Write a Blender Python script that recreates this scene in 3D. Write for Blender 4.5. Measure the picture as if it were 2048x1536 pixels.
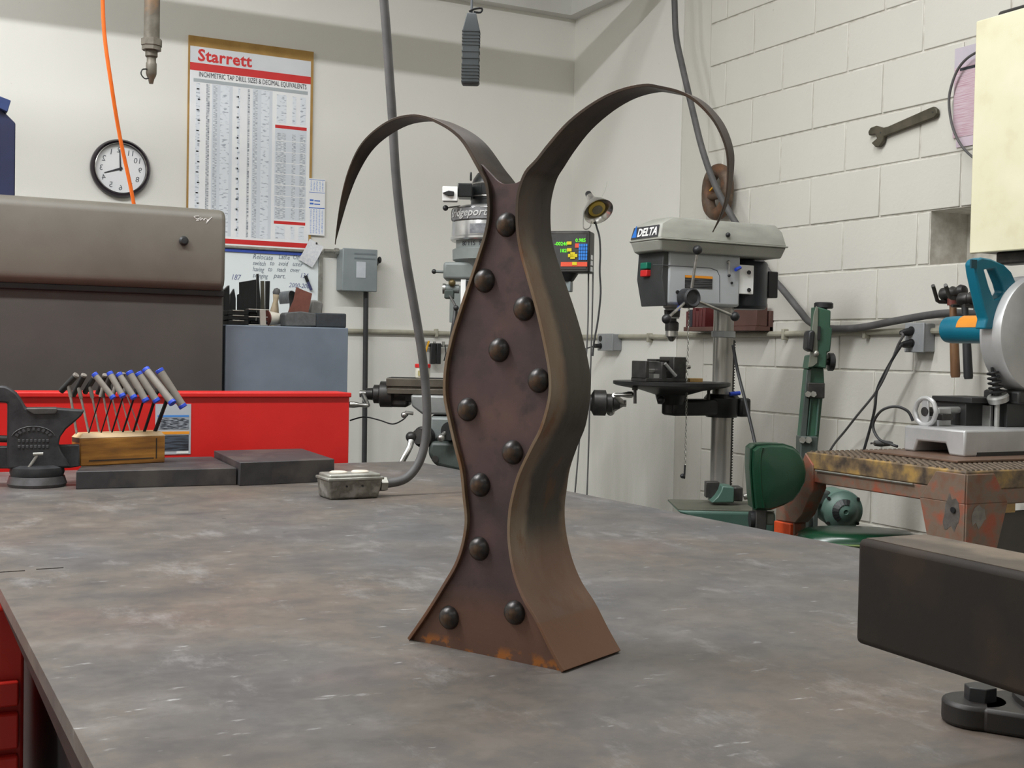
import bpy, bmesh, math, random
from mathutils import Vector, Matrix
random.seed(7)
for o in list(bpy.data.objects): bpy.data.objects.remove(o)
scene = bpy.context.scene
COL = scene.collection
rad = math.radians

# ------------------------------------------------------------------ camera
CX, CY, FPX = 1024.0, 768.0, 2422.0                 # focal length in pixels of the 2048 x 1536 frame
BH, CAMH = 0.85, 0.37                               # bench height, camera above bench
EYE = Vector((0, 0, BH + CAMH))
RIGHT = Vector((0.888, -0.460, 0.020)); FWD = Vector((0.460, 0.888, -0.028))
RIGHT.normalize(); FWD = (FWD - RIGHT * FWD.dot(RIGHT)).normalized(); UP = RIGHT.cross(FWD)
cam_d = bpy.data.cameras.new('camera'); cam = bpy.data.objects.new('camera', cam_d); COL.objects.link(cam)
cam.matrix_world = Matrix(((RIGHT.x, UP.x, -FWD.x, EYE.x), (RIGHT.y, UP.y, -FWD.y, EYE.y), (RIGHT.z, UP.z, -FWD.z, EYE.z), (0, 0, 0, 1)))
cam_d.sensor_width = 36; cam_d.lens = 36 * FPX / 2048; cam_d.clip_start = 0.02; cam_d.clip_end = 60
scene.camera = cam

# ------------------------------------------------------------------ world, lamps, exposure
w = bpy.data.worlds.new('world'); scene.world = w; w.use_nodes = True
w.node_tree.nodes['Background'].inputs[0].default_value = (0.8, 0.85, 0.9, 1)
w.node_tree.nodes['Background'].inputs[1].default_value = 0.05
vs = scene.view_settings
vs.view_transform = 'Standard'; vs.look = 'None'; vs.exposure = 0.0; vs.gamma = 1.0; vs.use_curve_mapping = False
LAMPS = [  # centre x, y, length along x, watts : the shop's fluorescent strips
    (-1.5, 2.6, 2.4, 195), (1.35, 2.6, 2.4, 78), (-1.6, -1.5, 2.4, 28), (1.6, -1.5, 2.4, 20), (-1.6, 4.4, 2.4, 85)]
LZ = 4.02
for i, (x, y, L, e) in enumerate(LAMPS):
    ld = bpy.data.lights.new('fluorescent_tube_light', 'AREA'); ld.shape = 'RECTANGLE'; ld.size = L; ld.size_y = 0.22
    ld.energy = e; ld.color = (0.97, 0.99, 1.0)
    lo = bpy.data.objects.new('fluorescent_tube_light', ld); COL.objects.link(lo); lo.location = (x, y, LZ - 0.035)

# ------------------------------------------------------------------ pixel -> place (only to read off real positions)
def ray(px, py):
    return RIGHT * ((px - CX) / FPX) - UP * ((py - CY) / FPX) + FWD
def on_axis(px, py, ax, val):
    d = ray(px, py); return EYE + d * ((val - EYE[ax]) / d[ax])
def PX(px, py, v): return on_axis(px, py, 0, v)
def PY(px, py, v): return on_axis(px, py, 1, v)
def PZ(px, py, v=BH): return on_axis(px, py, 2, v)
def PD(px, py, d): return EYE + ray(px, py) * d
FR = {}
def LP(o, ax, px, py, val):
    """point of thing o's own frame seen at a pixel, on its local plane ax = val"""
    loc, rz = FR[o.name]; R = Matrix.Rotation(-rz, 3, 'Z')
    e = R @ (EYE - loc); d = R @ ray(px, py)
    i = 'xyz'.index(ax); return e + d * ((val - e[i]) / d[i])

# ------------------------------------------------------------------ materials
def c(r, g, b):
    f = lambda v: (v / 12.92 if v <= 0.04045 else ((v + 0.055) / 1.055) ** 2.4)
    return (f(r / 255), f(g / 255), f(b / 255), 1)
MATS = {}
def new_mat(name):
    m = bpy.data.materials.new(name); m.use_nodes = True; nt = m.node_tree
    b = nt.nodes['Principled BSDF']; return m, nt, b
def N(nt, t, **k):
    n = nt.nodes.new(t)
    for a, v in k.items(): setattr(n, a, v)
    return n
def noise(nt, scale, detail=4, stretch=(1, 1, 1), rough=0.55, rot=(0, 0, 0), world=False):
    tc = N(nt, 'ShaderNodeNewGeometry') if world else N(nt, 'ShaderNodeTexCoord'); mp = N(nt, 'ShaderNodeMapping'); mp.inputs['Scale'].default_value = stretch
    mp.inputs['Rotation'].default_value = rot
    nz = N(nt, 'ShaderNodeTexNoise'); nz.inputs['Scale'].default_value = scale; nz.inputs['Detail'].default_value = detail
    nz.inputs['Roughness'].default_value = rough
    nt.links.new(tc.outputs['Position' if world else 'Object'], mp.inputs[0]); nt.links.new(mp.outputs[0], nz.inputs['Vector']); return nz.outputs['Fac']
def ramp(nt, fac, stops):
    r = N(nt, 'ShaderNodeValToRGB'); e = r.color_ramp.elements
    while len(e) < len(stops): e.new(0.5)
    for el, (p, col) in zip(e, stops): el.position = p; el.color = col
    nt.links.new(fac, r.inputs[0]); return r.outputs[0]
def mix(nt, fac, a, b):
    m = N(nt, 'ShaderNodeMix', data_type='RGBA')
    for sock, v in ((m.inputs[0], fac), (m.inputs[6], a), (m.inputs[7], b)):
        if isinstance(v, (tuple, float, int)): sock.default_value = v
        else: nt.links.new(v, sock)
    return m.outputs[2]
def bump(nt, b, h, strength, dist=0.002):
    bp = N(nt, 'ShaderNodeBump'); bp.inputs['Strength'].default_value = strength; bp.inputs['Distance'].default_value = dist
    nt.links.new(h, bp.inputs['Height']); nt.links.new(bp.outputs[0], b.inputs['Normal'])
def mat(name, c1, c2=None, scale=10, rough=0.5, metal=0.0, bmp=0.0, bscale=120, c3=None, stretch=(1, 1, 1), spec=0.5, detail=5, lo=0.35, hi=0.65, bdist=0.001):
    if name in MATS: return MATS[name]
    m, nt, b = new_mat(name)
    b.inputs['Roughness'].default_value = rough; b.inputs['Metallic'].default_value = metal; b.inputs['Specular IOR Level'].default_value = spec
    c2 = c2 or tuple(min(1, v * 0.86) for v in c1[:3]) + (1,)
    st = [(lo, c1), (hi, c2)]
    if c3: st = [(lo, c1), ((lo + hi) / 2, c2), (hi, c3)]
    nt.links.new(ramp(nt, noise(nt, scale, detail, stretch), st), b.inputs['Base Color'])
    if bmp: bump(nt, b, noise(nt, bscale, 4, stretch), bmp, bdist)
    MATS[name] = m; return m
def glow(name, col, strength):
    m, nt, b = new_mat(name); b.inputs['Base Color'].default_value = col
    b.inputs['Emission Color'].default_value = col; b.inputs['Emission Strength'].default_value = strength; MATS[name] = m; return m

# ------------------------------------------------------------------ mesh builder
class MB:
    def __init__(s): s.bm = bmesh.new()
    def face(s, vs):
        try: return s.bm.faces.new(vs)
        except ValueError: return None
    def box(s, x0, x1, y0, y1, z0, z1, R=None, at=None):
        v = []
        for z in (z0, z1):
            for x, y in ((x0, y0), (x1, y0), (x1, y1), (x0, y1)):
                p = Vector((x, y, z))
                if R is not None: p = R @ p
                if at is not None: p = p + Vector(at)
                v.append(s.bm.verts.new(p))
        for f in ((3, 2, 1, 0), (4, 5, 6, 7), (0, 1, 5, 4), (1, 2, 6, 5), (2, 3, 7, 6), (3, 0, 4, 7)): s.face([v[i] for i in f])
        return s
    def hexa(s, pts):                       # 8 points: bottom ring then top ring
        v = [s.bm.verts.new(Vector(p)) for p in pts]
        for f in ((3, 2, 1, 0), (4, 5, 6, 7), (0, 1, 5, 4), (1, 2, 6, 5), (2, 3, 7, 6), (3, 0, 4, 7)): s.face([v[i] for i in f])
        return s
    def rings(s, rings, caps=True, closed=False):
        R = [[s.bm.verts.new(Vector(p)) for p in r] for r in rings]
        n = len(R[0]); rr = list(zip(R, R[1:])) + ([(R[-1], R[0])] if closed else [])
        for a, b in rr:
            for i in range(n): s.face([a[i], a[(i + 1) % n], b[(i + 1) % n], b[i]])
        if caps and not closed: s.face(R[0][::-1]); s.face(R[-1])
        return s
    def lathe(s, prof, p=(0, 0, 0), ax=(0, 0, 1), n=28, caps=True):
        ax = Vector(ax).normalized(); u = ax.orthogonal().normalized(); v = ax.cross(u); p = Vector(p)
        s.rings([[p + ax * z + (u * math.cos(2 * math.pi * i / n) + v * math.sin(2 * math.pi * i / n)) * max(r, 1e-5) for i in range(n)] for r, z in prof], caps)
        return s
    def cyl(s, p0, p1, r0, r1=None, n=20):
        p0 = Vector(p0); p1 = Vector(p1); d = p1 - p0
        return s.lathe([(r0, 0), (r0 if r1 is None else r1, d.length)], p0, d, n)
    def tube(s, pts, r, n=10, closed=False, smooth=0):
        pts = [Vector(p) for p in pts]
        if smooth: pts = spline(pts, smooth)
        m = len(pts); rr = r if isinstance(r, (list, tuple)) else [r] * m
        if len(rr) != m: rr = [rr[min(len(rr) - 1, int(i * len(rr) / m))] for i in range(m)]
        t0 = (pts[1] - pts[0]).normalized(); u = t0.orthogonal().normalized(); rings = []
        for i, p in enumerate(pts):
            if closed: t = (pts[(i + 1) % m] - pts[i - 1]).normalized()
            else: t = (pts[min(i + 1, m - 1)] - pts[max(i - 1, 0)]).normalized()
            u = (u - t * u.dot(t)).normalized(); v = t.cross(u)
            rings.append([p + (u * math.cos(2 * math.pi * k / n) + v * math.sin(2 * math.pi * k / n)) * rr[i] for k in range(n)])
        return s.rings(rings, True, closed)
    def sphere(s, p, r, sc=(1, 1, 1), n=16):
        bmesh.ops.create_uvsphere(s.bm, u_segments=n, v_segments=max(6, n // 2 + 2), radius=1, matrix=Matrix.Translation(Vector(p)) @ Matrix.Diagonal((r * sc[0], r * sc[1], r * sc[2], 1)))
        return s
    def prism(s, poly, a, b, plane='xz'):   # poly in plane, extruded along the third axis from a to b
        def P(q, t):
            return {'xz': (q[0], t, q[1]), 'xy': (q[0], q[1], t), 'yz': (t, q[0], q[1])}[plane]
        A = [s.bm.verts.new(P(q, a)) for q in poly]; B = [s.bm.verts.new(P(q, b)) for q in poly]; n = len(poly)
        s.face(A); s.face(B[::-1])
        for i in range(n): s.face([A[i], B[i], B[(i + 1) % n], A[(i + 1) % n]])
        return s
    def plate(s, outer, holes, a, b, plane='xz'):
        def P(q, t):
            return {'xz': (q[0], t, q[1]), 'xy': (q[0], q[1], t), 'yz': (t, q[0], q[1])}[plane]
        loops = [outer] + holes
        for t in (a, b):
            es = []
            for L in loops:
                v = [s.bm.verts.new(P(q, t)) for q in L]
                es += [s.bm.edges.new((v[i], v[(i + 1) % len(v)])) for i in range(len(v))]
            bmesh.ops.triangle_fill(s.bm, use_beauty=True, use_dissolve=False, edges=es)
        for L in loops:
            n = len(L); A = [s.bm.verts.new(P(q, a)) for q in L]; B = [s.bm.verts.new(P(q, b)) for q in L]
            for i in range(n): s.face([A[i], B[i], B[(i + 1) % n], A[(i + 1) % n]])
        bmesh.ops.remove_doubles(s.bm, verts=s.bm.verts, dist=1e-6)
        return s
    def build(s, name, m, parent=None, bevel=0, seg=2, smooth=True, angle=35, loc=None):
        bmesh.ops.recalc_face_normals(s.bm, faces=s.bm.faces)
        me = bpy.data.meshes.new(name); s.bm.to_mesh(me); s.bm.free()
        me.materials.append(m)
        if smooth:
            me.polygons.foreach_set('use_smooth', [True] * len(me.polygons)); me.set_sharp_from_angle(angle=rad(angle))
        o = bpy.data.objects.new(name, me); COL.objects.link(o)
        if parent is not None: o.parent = parent
        if loc is not None: o.location = loc
        if bevel:
            bv = o.modifiers.new('bevel', 'BEVEL'); bv.width = bevel; bv.segments = seg; bv.limit_method = 'ANGLE'; bv.angle_limit = rad(40)
        return o
def spline(pts, k=6):
    pts = [Vector(p) for p in pts]; out = []; n = len(pts)
    for i in range(n - 1):
        p0, p1, p2, p3 = pts[max(i - 1, 0)], pts[i], pts[i + 1], pts[min(i + 2, n - 1)]
        for j in range(k):
            t = j / k
            out.append(0.5 * ((2 * p1) + (p2 - p0) * t + (2 * p0 - 5 * p1 + 4 * p2 - p3) * t * t + (3 * p1 - p0 - 3 * p2 + p3) * t ** 3))
    out.append(pts[-1]); return out
def tag(o, label, cat, group=None):
    o['label'] = label; o['category'] = cat
    if group: o['group'] = group
    return o
def thing(name, label, cat, loc=(0, 0, 0), rz=0.0, group=None):
    o = bpy.data.objects.new(name, None); COL.objects.link(o); o.empty_display_size = 0.05
    o.location = loc; o.rotation_euler = (0, 0, rz); FR[o.name] = (Vector(loc), rz)
    return tag(o, label, cat, group)
def struct(o): o['kind'] = 'structure'; return o
def text(s, size, origin, xd, ud, m, parent, name='lettering', ext=0.0004, bold=0.0, shear=0.0, align='LEFT', mirror=False, spacing=1.0, fit=None):
    cu = bpy.data.curves.new(name, 'FONT'); cu.body = s; cu.size = size; cu.extrude = ext; cu.offset = bold; cu.shear = shear
    cu.align_x = align; cu.resolution_u = 2; cu.space_character = spacing
    to = bpy.data.objects.new('tmp', cu); me = bpy.data.meshes.new_from_object(to)
    bpy.data.objects.remove(to); bpy.data.curves.remove(cu)
    if fit:
        x_ = [v.co.x for v in me.vertices]; k_ = fit / max(1e-6, max(x_) - min(x_))
        for v in me.vertices: v.co.x *= k_
    xd = Vector(xd).normalized(); ud = Vector(ud); ud = (ud - xd * ud.dot(xd)).normalized(); nd = xd.cross(ud); o3 = Vector(origin)
    for v in me.vertices:
        x = -v.co.x if mirror else v.co.x
        v.co = o3 + xd * x + ud * v.co.y + nd * v.co.z
    if mirror: me.flip_normals()
    me.materials.clear(); me.materials.append(m); me.name = name
    o = bpy.data.objects.new(name, me); COL.objects.link(o); o.parent = parent; return o
def ngon(n, r, cx=0, cz=0, a0=0.0, rx=None):
    rx = r if rx is None else rx
    return [(cx + rx * math.cos(a0 + 2 * math.pi * i / n), cz + r * math.sin(a0 + 2 * math.pi * i / n)) for i in range(n)]
def arc(cx, cz, r, a0, a1, n):
    return [(cx + r * math.cos(rad(a0 + (a1 - a0) * i / n)), cz + r * math.sin(rad(a0 + (a1 - a0) * i / n))) for i in range(n + 1)]

# ------------------------------------------------------------------ shared materials
def wall_mat(name, base, stain, k=0.5, bs=0.25):
    m, nt, b = new_mat(name); b.inputs['Roughness'].default_value = 0.55
    f1 = noise(nt, 1.1, 5, (1, 1, 0.5), world=True); f2 = noise(nt, 38, 3, world=True); f3 = noise(nt, 3.2, 6, (1.6, 1.6, 0.3), world=True)
    col = ramp(nt, f1, [(0.3, base), (0.75, tuple(v * 0.9 for v in base[:3]) + (1,))])
    lowz = N(nt, 'ShaderNodeNewGeometry'); sx = N(nt, 'ShaderNodeSeparateXYZ'); nt.links.new(lowz.outputs['Position'], sx.inputs[0])
    mr = N(nt, 'ShaderNodeMapRange'); mr.inputs[1].default_value = 1.25; mr.inputs[2].default_value = 0.3; nt.links.new(sx.outputs[2], mr.inputs[0])
    mu = N(nt, 'ShaderNodeMath', operation='MULTIPLY'); nt.links.new(ramp(nt, f3, [(0.42, (0, 0, 0, 1)), (0.7, (1, 1, 1, 1))]), mu.inputs[0]); nt.links.new(mr.outputs[0], mu.inputs[1])
    mu2 = N(nt, 'ShaderNodeMath', operation='MULTIPLY'); nt.links.new(mu.outputs[0], mu2.inputs[0]); mu2.inputs[1].default_value = k
    col = mix(nt, mu2.outputs[0], col, stain)
    sp = ramp(nt, f2, [(0.2, c(150, 145, 135)), (0.27, (1, 1, 1, 1))])
    mm = N(nt, 'ShaderNodeMix', data_type='RGBA', blend_type='MULTIPLY'); mm.inputs[0].default_value = 0.35
    nt.links.new(col, mm.inputs[6]); nt.links.new(sp, mm.inputs[7]); nt.links.new(mm.outputs[2], b.inputs['Base Color'])
    bump(nt, b, noise(nt, 55, 4, world=True), bs, 0.002); return m
M_plaster = wall_mat('painted_plaster', c(229, 227, 220), c(160, 156, 144), 0.45, 0.18)
M_block = wall_mat('painted_block', c(211, 208, 199), c(154, 146, 130), 0.7, 0.4)
M_mortar = mat('painted_mortar', c(218, 215, 207), c(188, 183, 172), 22, 0.7, bmp=0.3)
M_concrete = mat('grey_concrete', c(140, 138, 132), c(118, 116, 110), 6, 0.7, bmp=0.3)
M_ceiling = mat('white_ceiling', c(216, 216, 212), c(204, 203, 198), 2, 0.7)
M_black = mat('black_plastic', c(26, 26, 28), c(34, 34, 36), 20, 0.45)
M_rubber = mat('grey_rubber', c(92, 90, 90), c(76, 75, 75), 16, 0.6)
M_darkrub = mat('dark_rubber', c(48, 48, 50), c(38, 38, 40), 16, 0.55)
M_steel = mat('bright_steel', c(196, 194, 190), c(150, 148, 144), 30, 0.28, 0.9)
M_castal = mat('cast_aluminium', c(178, 177, 174), c(150, 149, 146), 14, 0.42, 0.55, bmp=0.1)
M_dsteel = mat('dark_steel', c(74, 72, 70), c(50, 49, 48), 18, 0.42, 0.5, bmp=0.1)
M_iron = mat('cast_iron', c(58, 58, 60), c(40, 40, 42), 30, 0.55, 0.3, bmp=0.3, bscale=200)
M_greym = mat('grey_machine_paint', c(126, 132, 130), c(106, 112, 110), 8, 0.42)
M_box = mat('grey_enamel', c(138, 146, 148), c(124, 132, 134), 5, 0.4)
M_galv = mat('galvanised', c(164, 163, 156), c(136, 134, 126), 30, 0.4, 0.55)
M_white = mat('white_paint', c(238, 238, 236), c(228, 228, 226), 6, 0.5)
M_paper = mat('white_paper', c(240, 240, 240), c(230, 231, 234), 5, 0.6)
M_red = mat('red_print', c(208, 40, 38), c(198, 34, 34), 9, 0.5)
M_blue = mat('blue_plastic', c(40, 74, 190), c(34, 62, 170), 12, 0.4)
M_ink = mat('black_ink', c(54, 54, 62), c(40, 40, 48), 12, 0.6)

# ================================================================== THE ROOM
XW, YB, ZC = 3.5, 6.05, 4.2
XL, YF = -4.6, -4.0
struct(MB().box(XL, XW + 0.4, YF, YB + 0.2, -0.1, 0).build('floor', M_concrete, smooth=False))
struct(MB().box(XL, XW + 0.4, YF, YB + 0.2, ZC, ZC + 0.1).build('ceiling', M_ceiling, smooth=False))
struct(MB().box(XL, XW, YB, YB + 0.2, 0, ZC).build('wall_back', M_plaster, smooth=False))
struct(MB().box(XL - 0.1, XL, YF, YB + 0.2, 0, ZC).build('wall_left', M_plaster, smooth=False))
struct(MB().box(XL, XW + 0.4, YF - 0.1, YF, 0, ZC).build('wall_front', M_plaster, smooth=False))
# right wall : block wall with a knocked-out block, smooth rendered strip next to the corner
ZL = EYE.z + 0.1497                       # one bed joint, the others every 0.2032
CH, BL = 0.2032, 0.4064
ys_strip = PX(1410, 500, XW).y; ys_smooth = PX(1357, 500, XW).y
hz0, hz1 = ZL + CH, ZL + 2 * CH           # the knocked-out block
hy1 = PX(1859, 470, XW).y; hy0 = hy1 - 0.42
XM = XW + 0.0056
wr = MB()
wr.box(XM, XW + 0.4, YF, hy0, 0, ZC).box(XM, XW + 0.4, hy1, YB + 0.2, 0, ZC).box(XM, XW + 0.4, hy0, hy1, 0, hz0).box(XM, XW + 0.4, hy0, hy1, hz1, ZC).box(XW + 0.2, XW + 0.4, hy0, hy1, hz0, hz1)
wall_r = struct(wr.build('wall_right', M_mortar, smooth=False))
MB().box(XW, XM + 0.002, ys_smooth, YB, 0, ZC).build('rendered_panel', M_plaster, wall_r, smooth=False)
MB().box(XW + 0.004, XM + 0.002, ys_strip, ys_smooth - 0.002, 0, ZC).build('rendered_strip', M_block, wall_r, smooth=False)
g = 0.004
def block_mesh(L):
    b = MB().box(0, 0.012, g, L - g, g, CH - g)
    o = b.build('block', M_block, None, smooth=True); me = o.data; bpy.data.objects.remove(o); return me
full = block_mesh(BL); half_cache = {}
yj = PX(1626, 190, XW).y                   # a head joint in the course under the joint ZL + 5 CH
k0 = math.floor((0 - ZL) / CH)
for k in range(k0, 14):
    z = ZL + k * CH
    if z < -0.01: z0c = 0
    off = 0 if (k % 2 == 0) else BL / 2
    y = yj + off - 20 * BL
    while y < ys_strip:
        a, b_ = max(y, 1.2), min(y + BL, ys_strip - 0.002); y += BL
        if b_ - a < 0.04 or z < -0.001 or z > 3.2: continue
        segs = [(a, b_)]
        if abs(z - hz0) < 0.01:
            segs = [(p, q) for p, q in ((a, min(b_, hy0)), (max(a, hy1), b_)) if q - p > 0.03]
        for p, q in segs:
            L = round(q - p, 3)
            if abs(L - BL) < 0.003: me = full
            else: me = half_cache.setdefault(L, block_mesh(L))
            o = bpy.data.objects.new('block', me); COL.objects.link(o); o.parent = wall_r
            o.location = (XW + random.uniform(-0.0012, 0.0015), p, z)
            bv = o.modifiers.new('bevel', 'BEVEL'); bv.width = 0.003; bv.segments = 2
# soffit along both walls and a pipe run under the ceiling
zs = PX(1148, 41, XW).z
struct(MB().prism([(XL, YB), (XW, YB), (XW, YF), (XW - 0.07, YF), (XW - 0.07, YB - 0.07), (XL, YB - 0.07)], zs, zs + 0.3, 'xy').build('trim_1', M_ceiling, smooth=False))
t = thing('overhead_pipe', 'thick grey service pipe hung across the shop below the ceiling', 'pipe', (0, 5.15, 3.1))
MB().cyl((XL, 0, 0), (XW - 0.07, 0, 0), 0.07, n=24).build('pipe_run', M_galv, t)
for x in (-3, -1, 1, 3): MB().cyl((x, 0, 0.08), (x, 0, ZC - 3.1), 0.006, n=8).build('hanger_rod', M_dsteel, t)
M_tube = glow('lit_tube', (1, 0.985, 0.94, 1), 6.0)
for i, (x, y, L, e) in enumerate(LAMPS):
    t = thing('fluorescent_fixture', 'fluorescent strip fixture under the ceiling ' + ['over the tool chest side of the bench', 'over the middle of the workbench', 'over the empty floor by the left wall', 'over the floor by the block wall', 'beside the back wall above the machine enclosure'][i], 'light', (x, y, LZ), 0, 'fluorescent fixtures')
    MB().prism([(-0.13, 0.0), (-0.07, 0.05), (0.07, 0.05), (0.13, 0.0), (0.12, 0.0), (0.06, 0.04), (-0.06, 0.04), (-0.12, 0.0)], -L / 2, L / 2, 'yz').build('housing', M_white, t, smooth=False)
    for s in (-0.06, 0.06): MB().cyl((-L / 2 + 0.02, s, 0.0), (L / 2 - 0.02, s, 0.0), 0.013, n=10).build('tube', M_tube, t)
    for s in (-0.8, 0.8): MB().cyl((s, 0, 0.045), (s, 0, ZC - LZ), 0.005, n=6).build('hanger_rod', M_dsteel, t)

# ================================================================== THE BENCH
def bench_mat():
    m, nt, b = new_mat('worn_steel_plate')
    big = noise(nt, 1.7, 5, (1.2, 0.8, 1)); mid = noise(nt, 6, 10, (1.0, 1.15, 1), 0.7); fine = noise(nt, 60, 4, (1, 2, 1))
    col = ramp(nt, big, [(0.32, c(92, 91, 92)), (0.5, c(101, 94, 87)), (0.68, c(108, 95, 84))])
    col = mix(nt, ramp(nt, mid, [(0.34, (0.6, 0.6, 0.6, 1)), (0.52, (0, 0, 0, 1))]), col, c(74, 72, 74))
    col = mix(nt, ramp(nt, mid, [(0.56, (0, 0, 0, 1)), (0.76, (0.55, 0.55, 0.55, 1))]), col, c(136, 132, 128))
    scr = noise(nt, 19, 4, (1.0, 3.0, 1), 0.6, (0, 0, 0.6))
    col = mix(nt, ramp(nt, scr, [(0.66, (0, 0, 0, 1)), (0.78, (0.7, 0.7, 0.7, 1))]), col, c(196, 196, 196))
    sp = noise(nt, 34, 2, (1, 1, 1), 0.4)
    col = mix(nt, ramp(nt, sp, [(0.2, (0.7, 0.7, 0.7, 1)), (0.25, (0, 0, 0, 1))]), col, c(48, 46, 46))
    sm = noise(nt, 3.6, 8, (2.2, 1.0, 1), 0.75)
    col = mix(nt, ramp(nt, sm, [(0.56, (0, 0, 0, 1)), (0.74, (0.55, 0.55, 0.55, 1))]), col, c(160, 158, 157))
    mo = noise(nt, 30, 6, (1, 1, 1), 0.7)
    col = mix(nt, ramp(nt, mo, [(0.38, (0.35, 0.35, 0.35, 1)), (0.55, (0, 0, 0, 1))]), col, c(70, 68, 68))
    red = noise(nt, 3.1, 3)
    col = mix(nt, ramp(nt, red, [(0.6, (0, 0, 0, 1)), (0.75, (0.22, 0.22, 0.22, 1))]), col, c(108, 76, 70))
    nt.links.new(col, b.inputs['Base Color'])
    nt.links.new(ramp(nt, mid, [(0.3, (0.42, 0.42, 0.42, 1)), (0.7, (0.6, 0.6, 0.6, 1))]), b.inputs['Roughness'])
    b.inputs['Metallic'].default_value = 0.25; bump(nt, b, fine, 0.12, 0.001); return m
M_bench = bench_mat()
bench = thing('workbench', 'large flat workbench with a scuffed grey steel plate top', 'workbench', (0.9, 1.9, 0))
def bl(p): return (p.x - 0.9, p.y - 1.9)
cA, cB = PZ(0, 1177), PZ(188, 1536); fA, fB = PZ(700, 927), PZ(805, 923); rA, rB = PZ(925, 941), PZ(1710, 1095)
def lin(p, q, y): t_ = (y - p.y) / (q.y - p.y); return Vector((p.x + (q.x - p.x) * t_, y))
yfar = fB.y
pl = [lin(cA, cB, 0.1), lin(rA, rB, 0.1), lin(rA, rB, yfar), Vector((lin(cA, cB, yfar).x, yfar))]
pl = [bl(p) for p in pl]
def slot(px, py):
    p = PZ(px, py); x, y = bl(p); return [(x - 0.021, y - 0.004), (x + 0.021, y - 0.004), (x + 0.021, y + 0.004), (x - 0.021, y + 0.004)]
MB().plate(pl, [slot(22, 1143), slot(100, 1137)], BH - 0.02, BH, 'xy').build('top_plate', M_bench, bench, smooth=False)
x0, x1 = pl[0][0], pl[1][0]; x1f = pl[2][0]; y0, y1 = pl[0][1], pl[2][1]
M_bframe = mat('dark_bench_frame', c(52, 46, 44), c(40, 36, 34), 12, 0.5, 0.3)
MB().box(x0 + 0.012, x0 + 0.02, y0 + 0.02, y1 - 0.02, BH - 0.1, BH - 0.0195).build('apron', M_bframe, bench)
MB().box(x0 + 0.02, x1f - 0.05, y1 - 0.03, y1 - 0.02, BH - 0.1, BH - 0.0195).build('apron', M_bframe, bench)
MB().hexa([(x1 - 0.03, y0 + 0.02, BH - 0.1), (x1 - 0.02, y0 + 0.02, BH - 0.1), (x1f - 0.02, y1 - 0.02, BH - 0.1), (x1f - 0.03, y1 - 0.02, BH - 0.1), (x1 - 0.03, y0 + 0.02, BH - 0.0195), (x1 - 0.02, y0 + 0.02, BH - 0.0195), (x1f - 0.02, y1 - 0.02, BH - 0.0195), (x1f - 0.03, y1 - 0.02, BH - 0.0195)]).build('apron', M_bframe, bench)
M_dark = mat('void_shade_black', c(22, 20, 20), c(17, 16, 16), 6, 0.6)  # for black sheets added to paint in the dark void beneath the bench
MB().box(x0 + 0.105, x0 + 0.112, y0 + 0.12, y1 - 0.12, 0, BH - 0.0195).build('void_shade_side', M_dark, bench)
MB().box(x0 + 0.112, x1f - 0.14, y1 - 0.16, y1 - 0.15, 0, BH - 0.0195).build('void_shade_back', M_dark, bench)
for lx, ly in ((x0 + 0.06, y0 + 0.08), (x0 + 0.06, y1 - 0.08), (x1f - 0.1, y0 + 0.08), (x1f - 0.1, y1 - 0.08)):
    MB().box(lx - 0.035, lx + 0.035, ly - 0.035, ly + 0.035, 0, BH - 0.0195).build('leg', M_bframe, bench, bevel=0.004)

# ================================================================== THE SCULPTURE
s1, s2, s3 = PZ(820, 1281), PZ(1124, 1345), PZ(1240, 1305)
es = (s2 - s1); W = es.length; rz = math.atan2(es.y, es.x)
DEP = (s3 - s2).length
sc = thing('steel_sculpture', 'tall riveted rusty steel vase-like sculpture with two curved horns', 'sculpture', s1, rz)
left = [(820, 1281), (858, 1226), (892, 1171), (915, 1131), (929, 1090), (936, 1043), (932, 995), (926, 938), (915, 895), (903, 843), (893, 790), (895, 735), (905, 685), (918, 641), (935, 590), (949, 549), (962, 509), (974, 471), (981, 431), (980, 390), (975, 362), (966, 344), (957, 327)]
right = [(1124, 1345), (1098, 1297), (1071, 1242), (1044, 1195), (1025, 1141), (1016, 1080), (1017, 1029), (1024, 989), (1037, 945), (1061, 894), (1081, 854), (1096, 800), (1098, 757), (1093, 718), (1083, 668), (1071, 617), (1054, 556), (1040, 505), (1033, 461), (1032, 414), (1036, 380), (1050, 343), (1073, 317)]
dip = [(1062, 330), (1046, 352), (1031, 364), (1016, 367), (1000, 366), (987, 358), (973, 343)]
hornL = [(957, 327), (930, 283), (905, 258), (876, 241), (850, 231), (821, 228), (783, 237), (745, 262), (716, 295), (695, 342), (682, 392), (674, 442), (669, 489)]
hornR = [(1073, 317), (1098, 283), (1136, 241), (1186, 203), (1236, 178), (1287, 167), (1320, 171), (1362, 182), (1396, 203), (1430, 241), (1451, 287), (1457, 329), (1453, 392), (1440, 434), (1426, 465)]
def sz(p, t): q = LP(sc, 'y', p[0], p[1], t); return Vector((q.x, q.z))
L2 = [sz(p, 0.0) for p in left]; R2 = [sz(p, 0.0) for p in right]
def sp2(pts, k): return [Vector((q.x, q.z)) for q in spline([Vector((p.x, 0, p.y)) for p in pts], k)]
L2[0].y = R2[0].y = 0.0
Ls, Rs = sp2(L2, 3), sp2(R2, 3); D2 = sp2([R2[-1]] + [sz(p, 0.0) for p in dip] + [L2[-1]], 3)[1:-1]
TH = 0.0045
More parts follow.
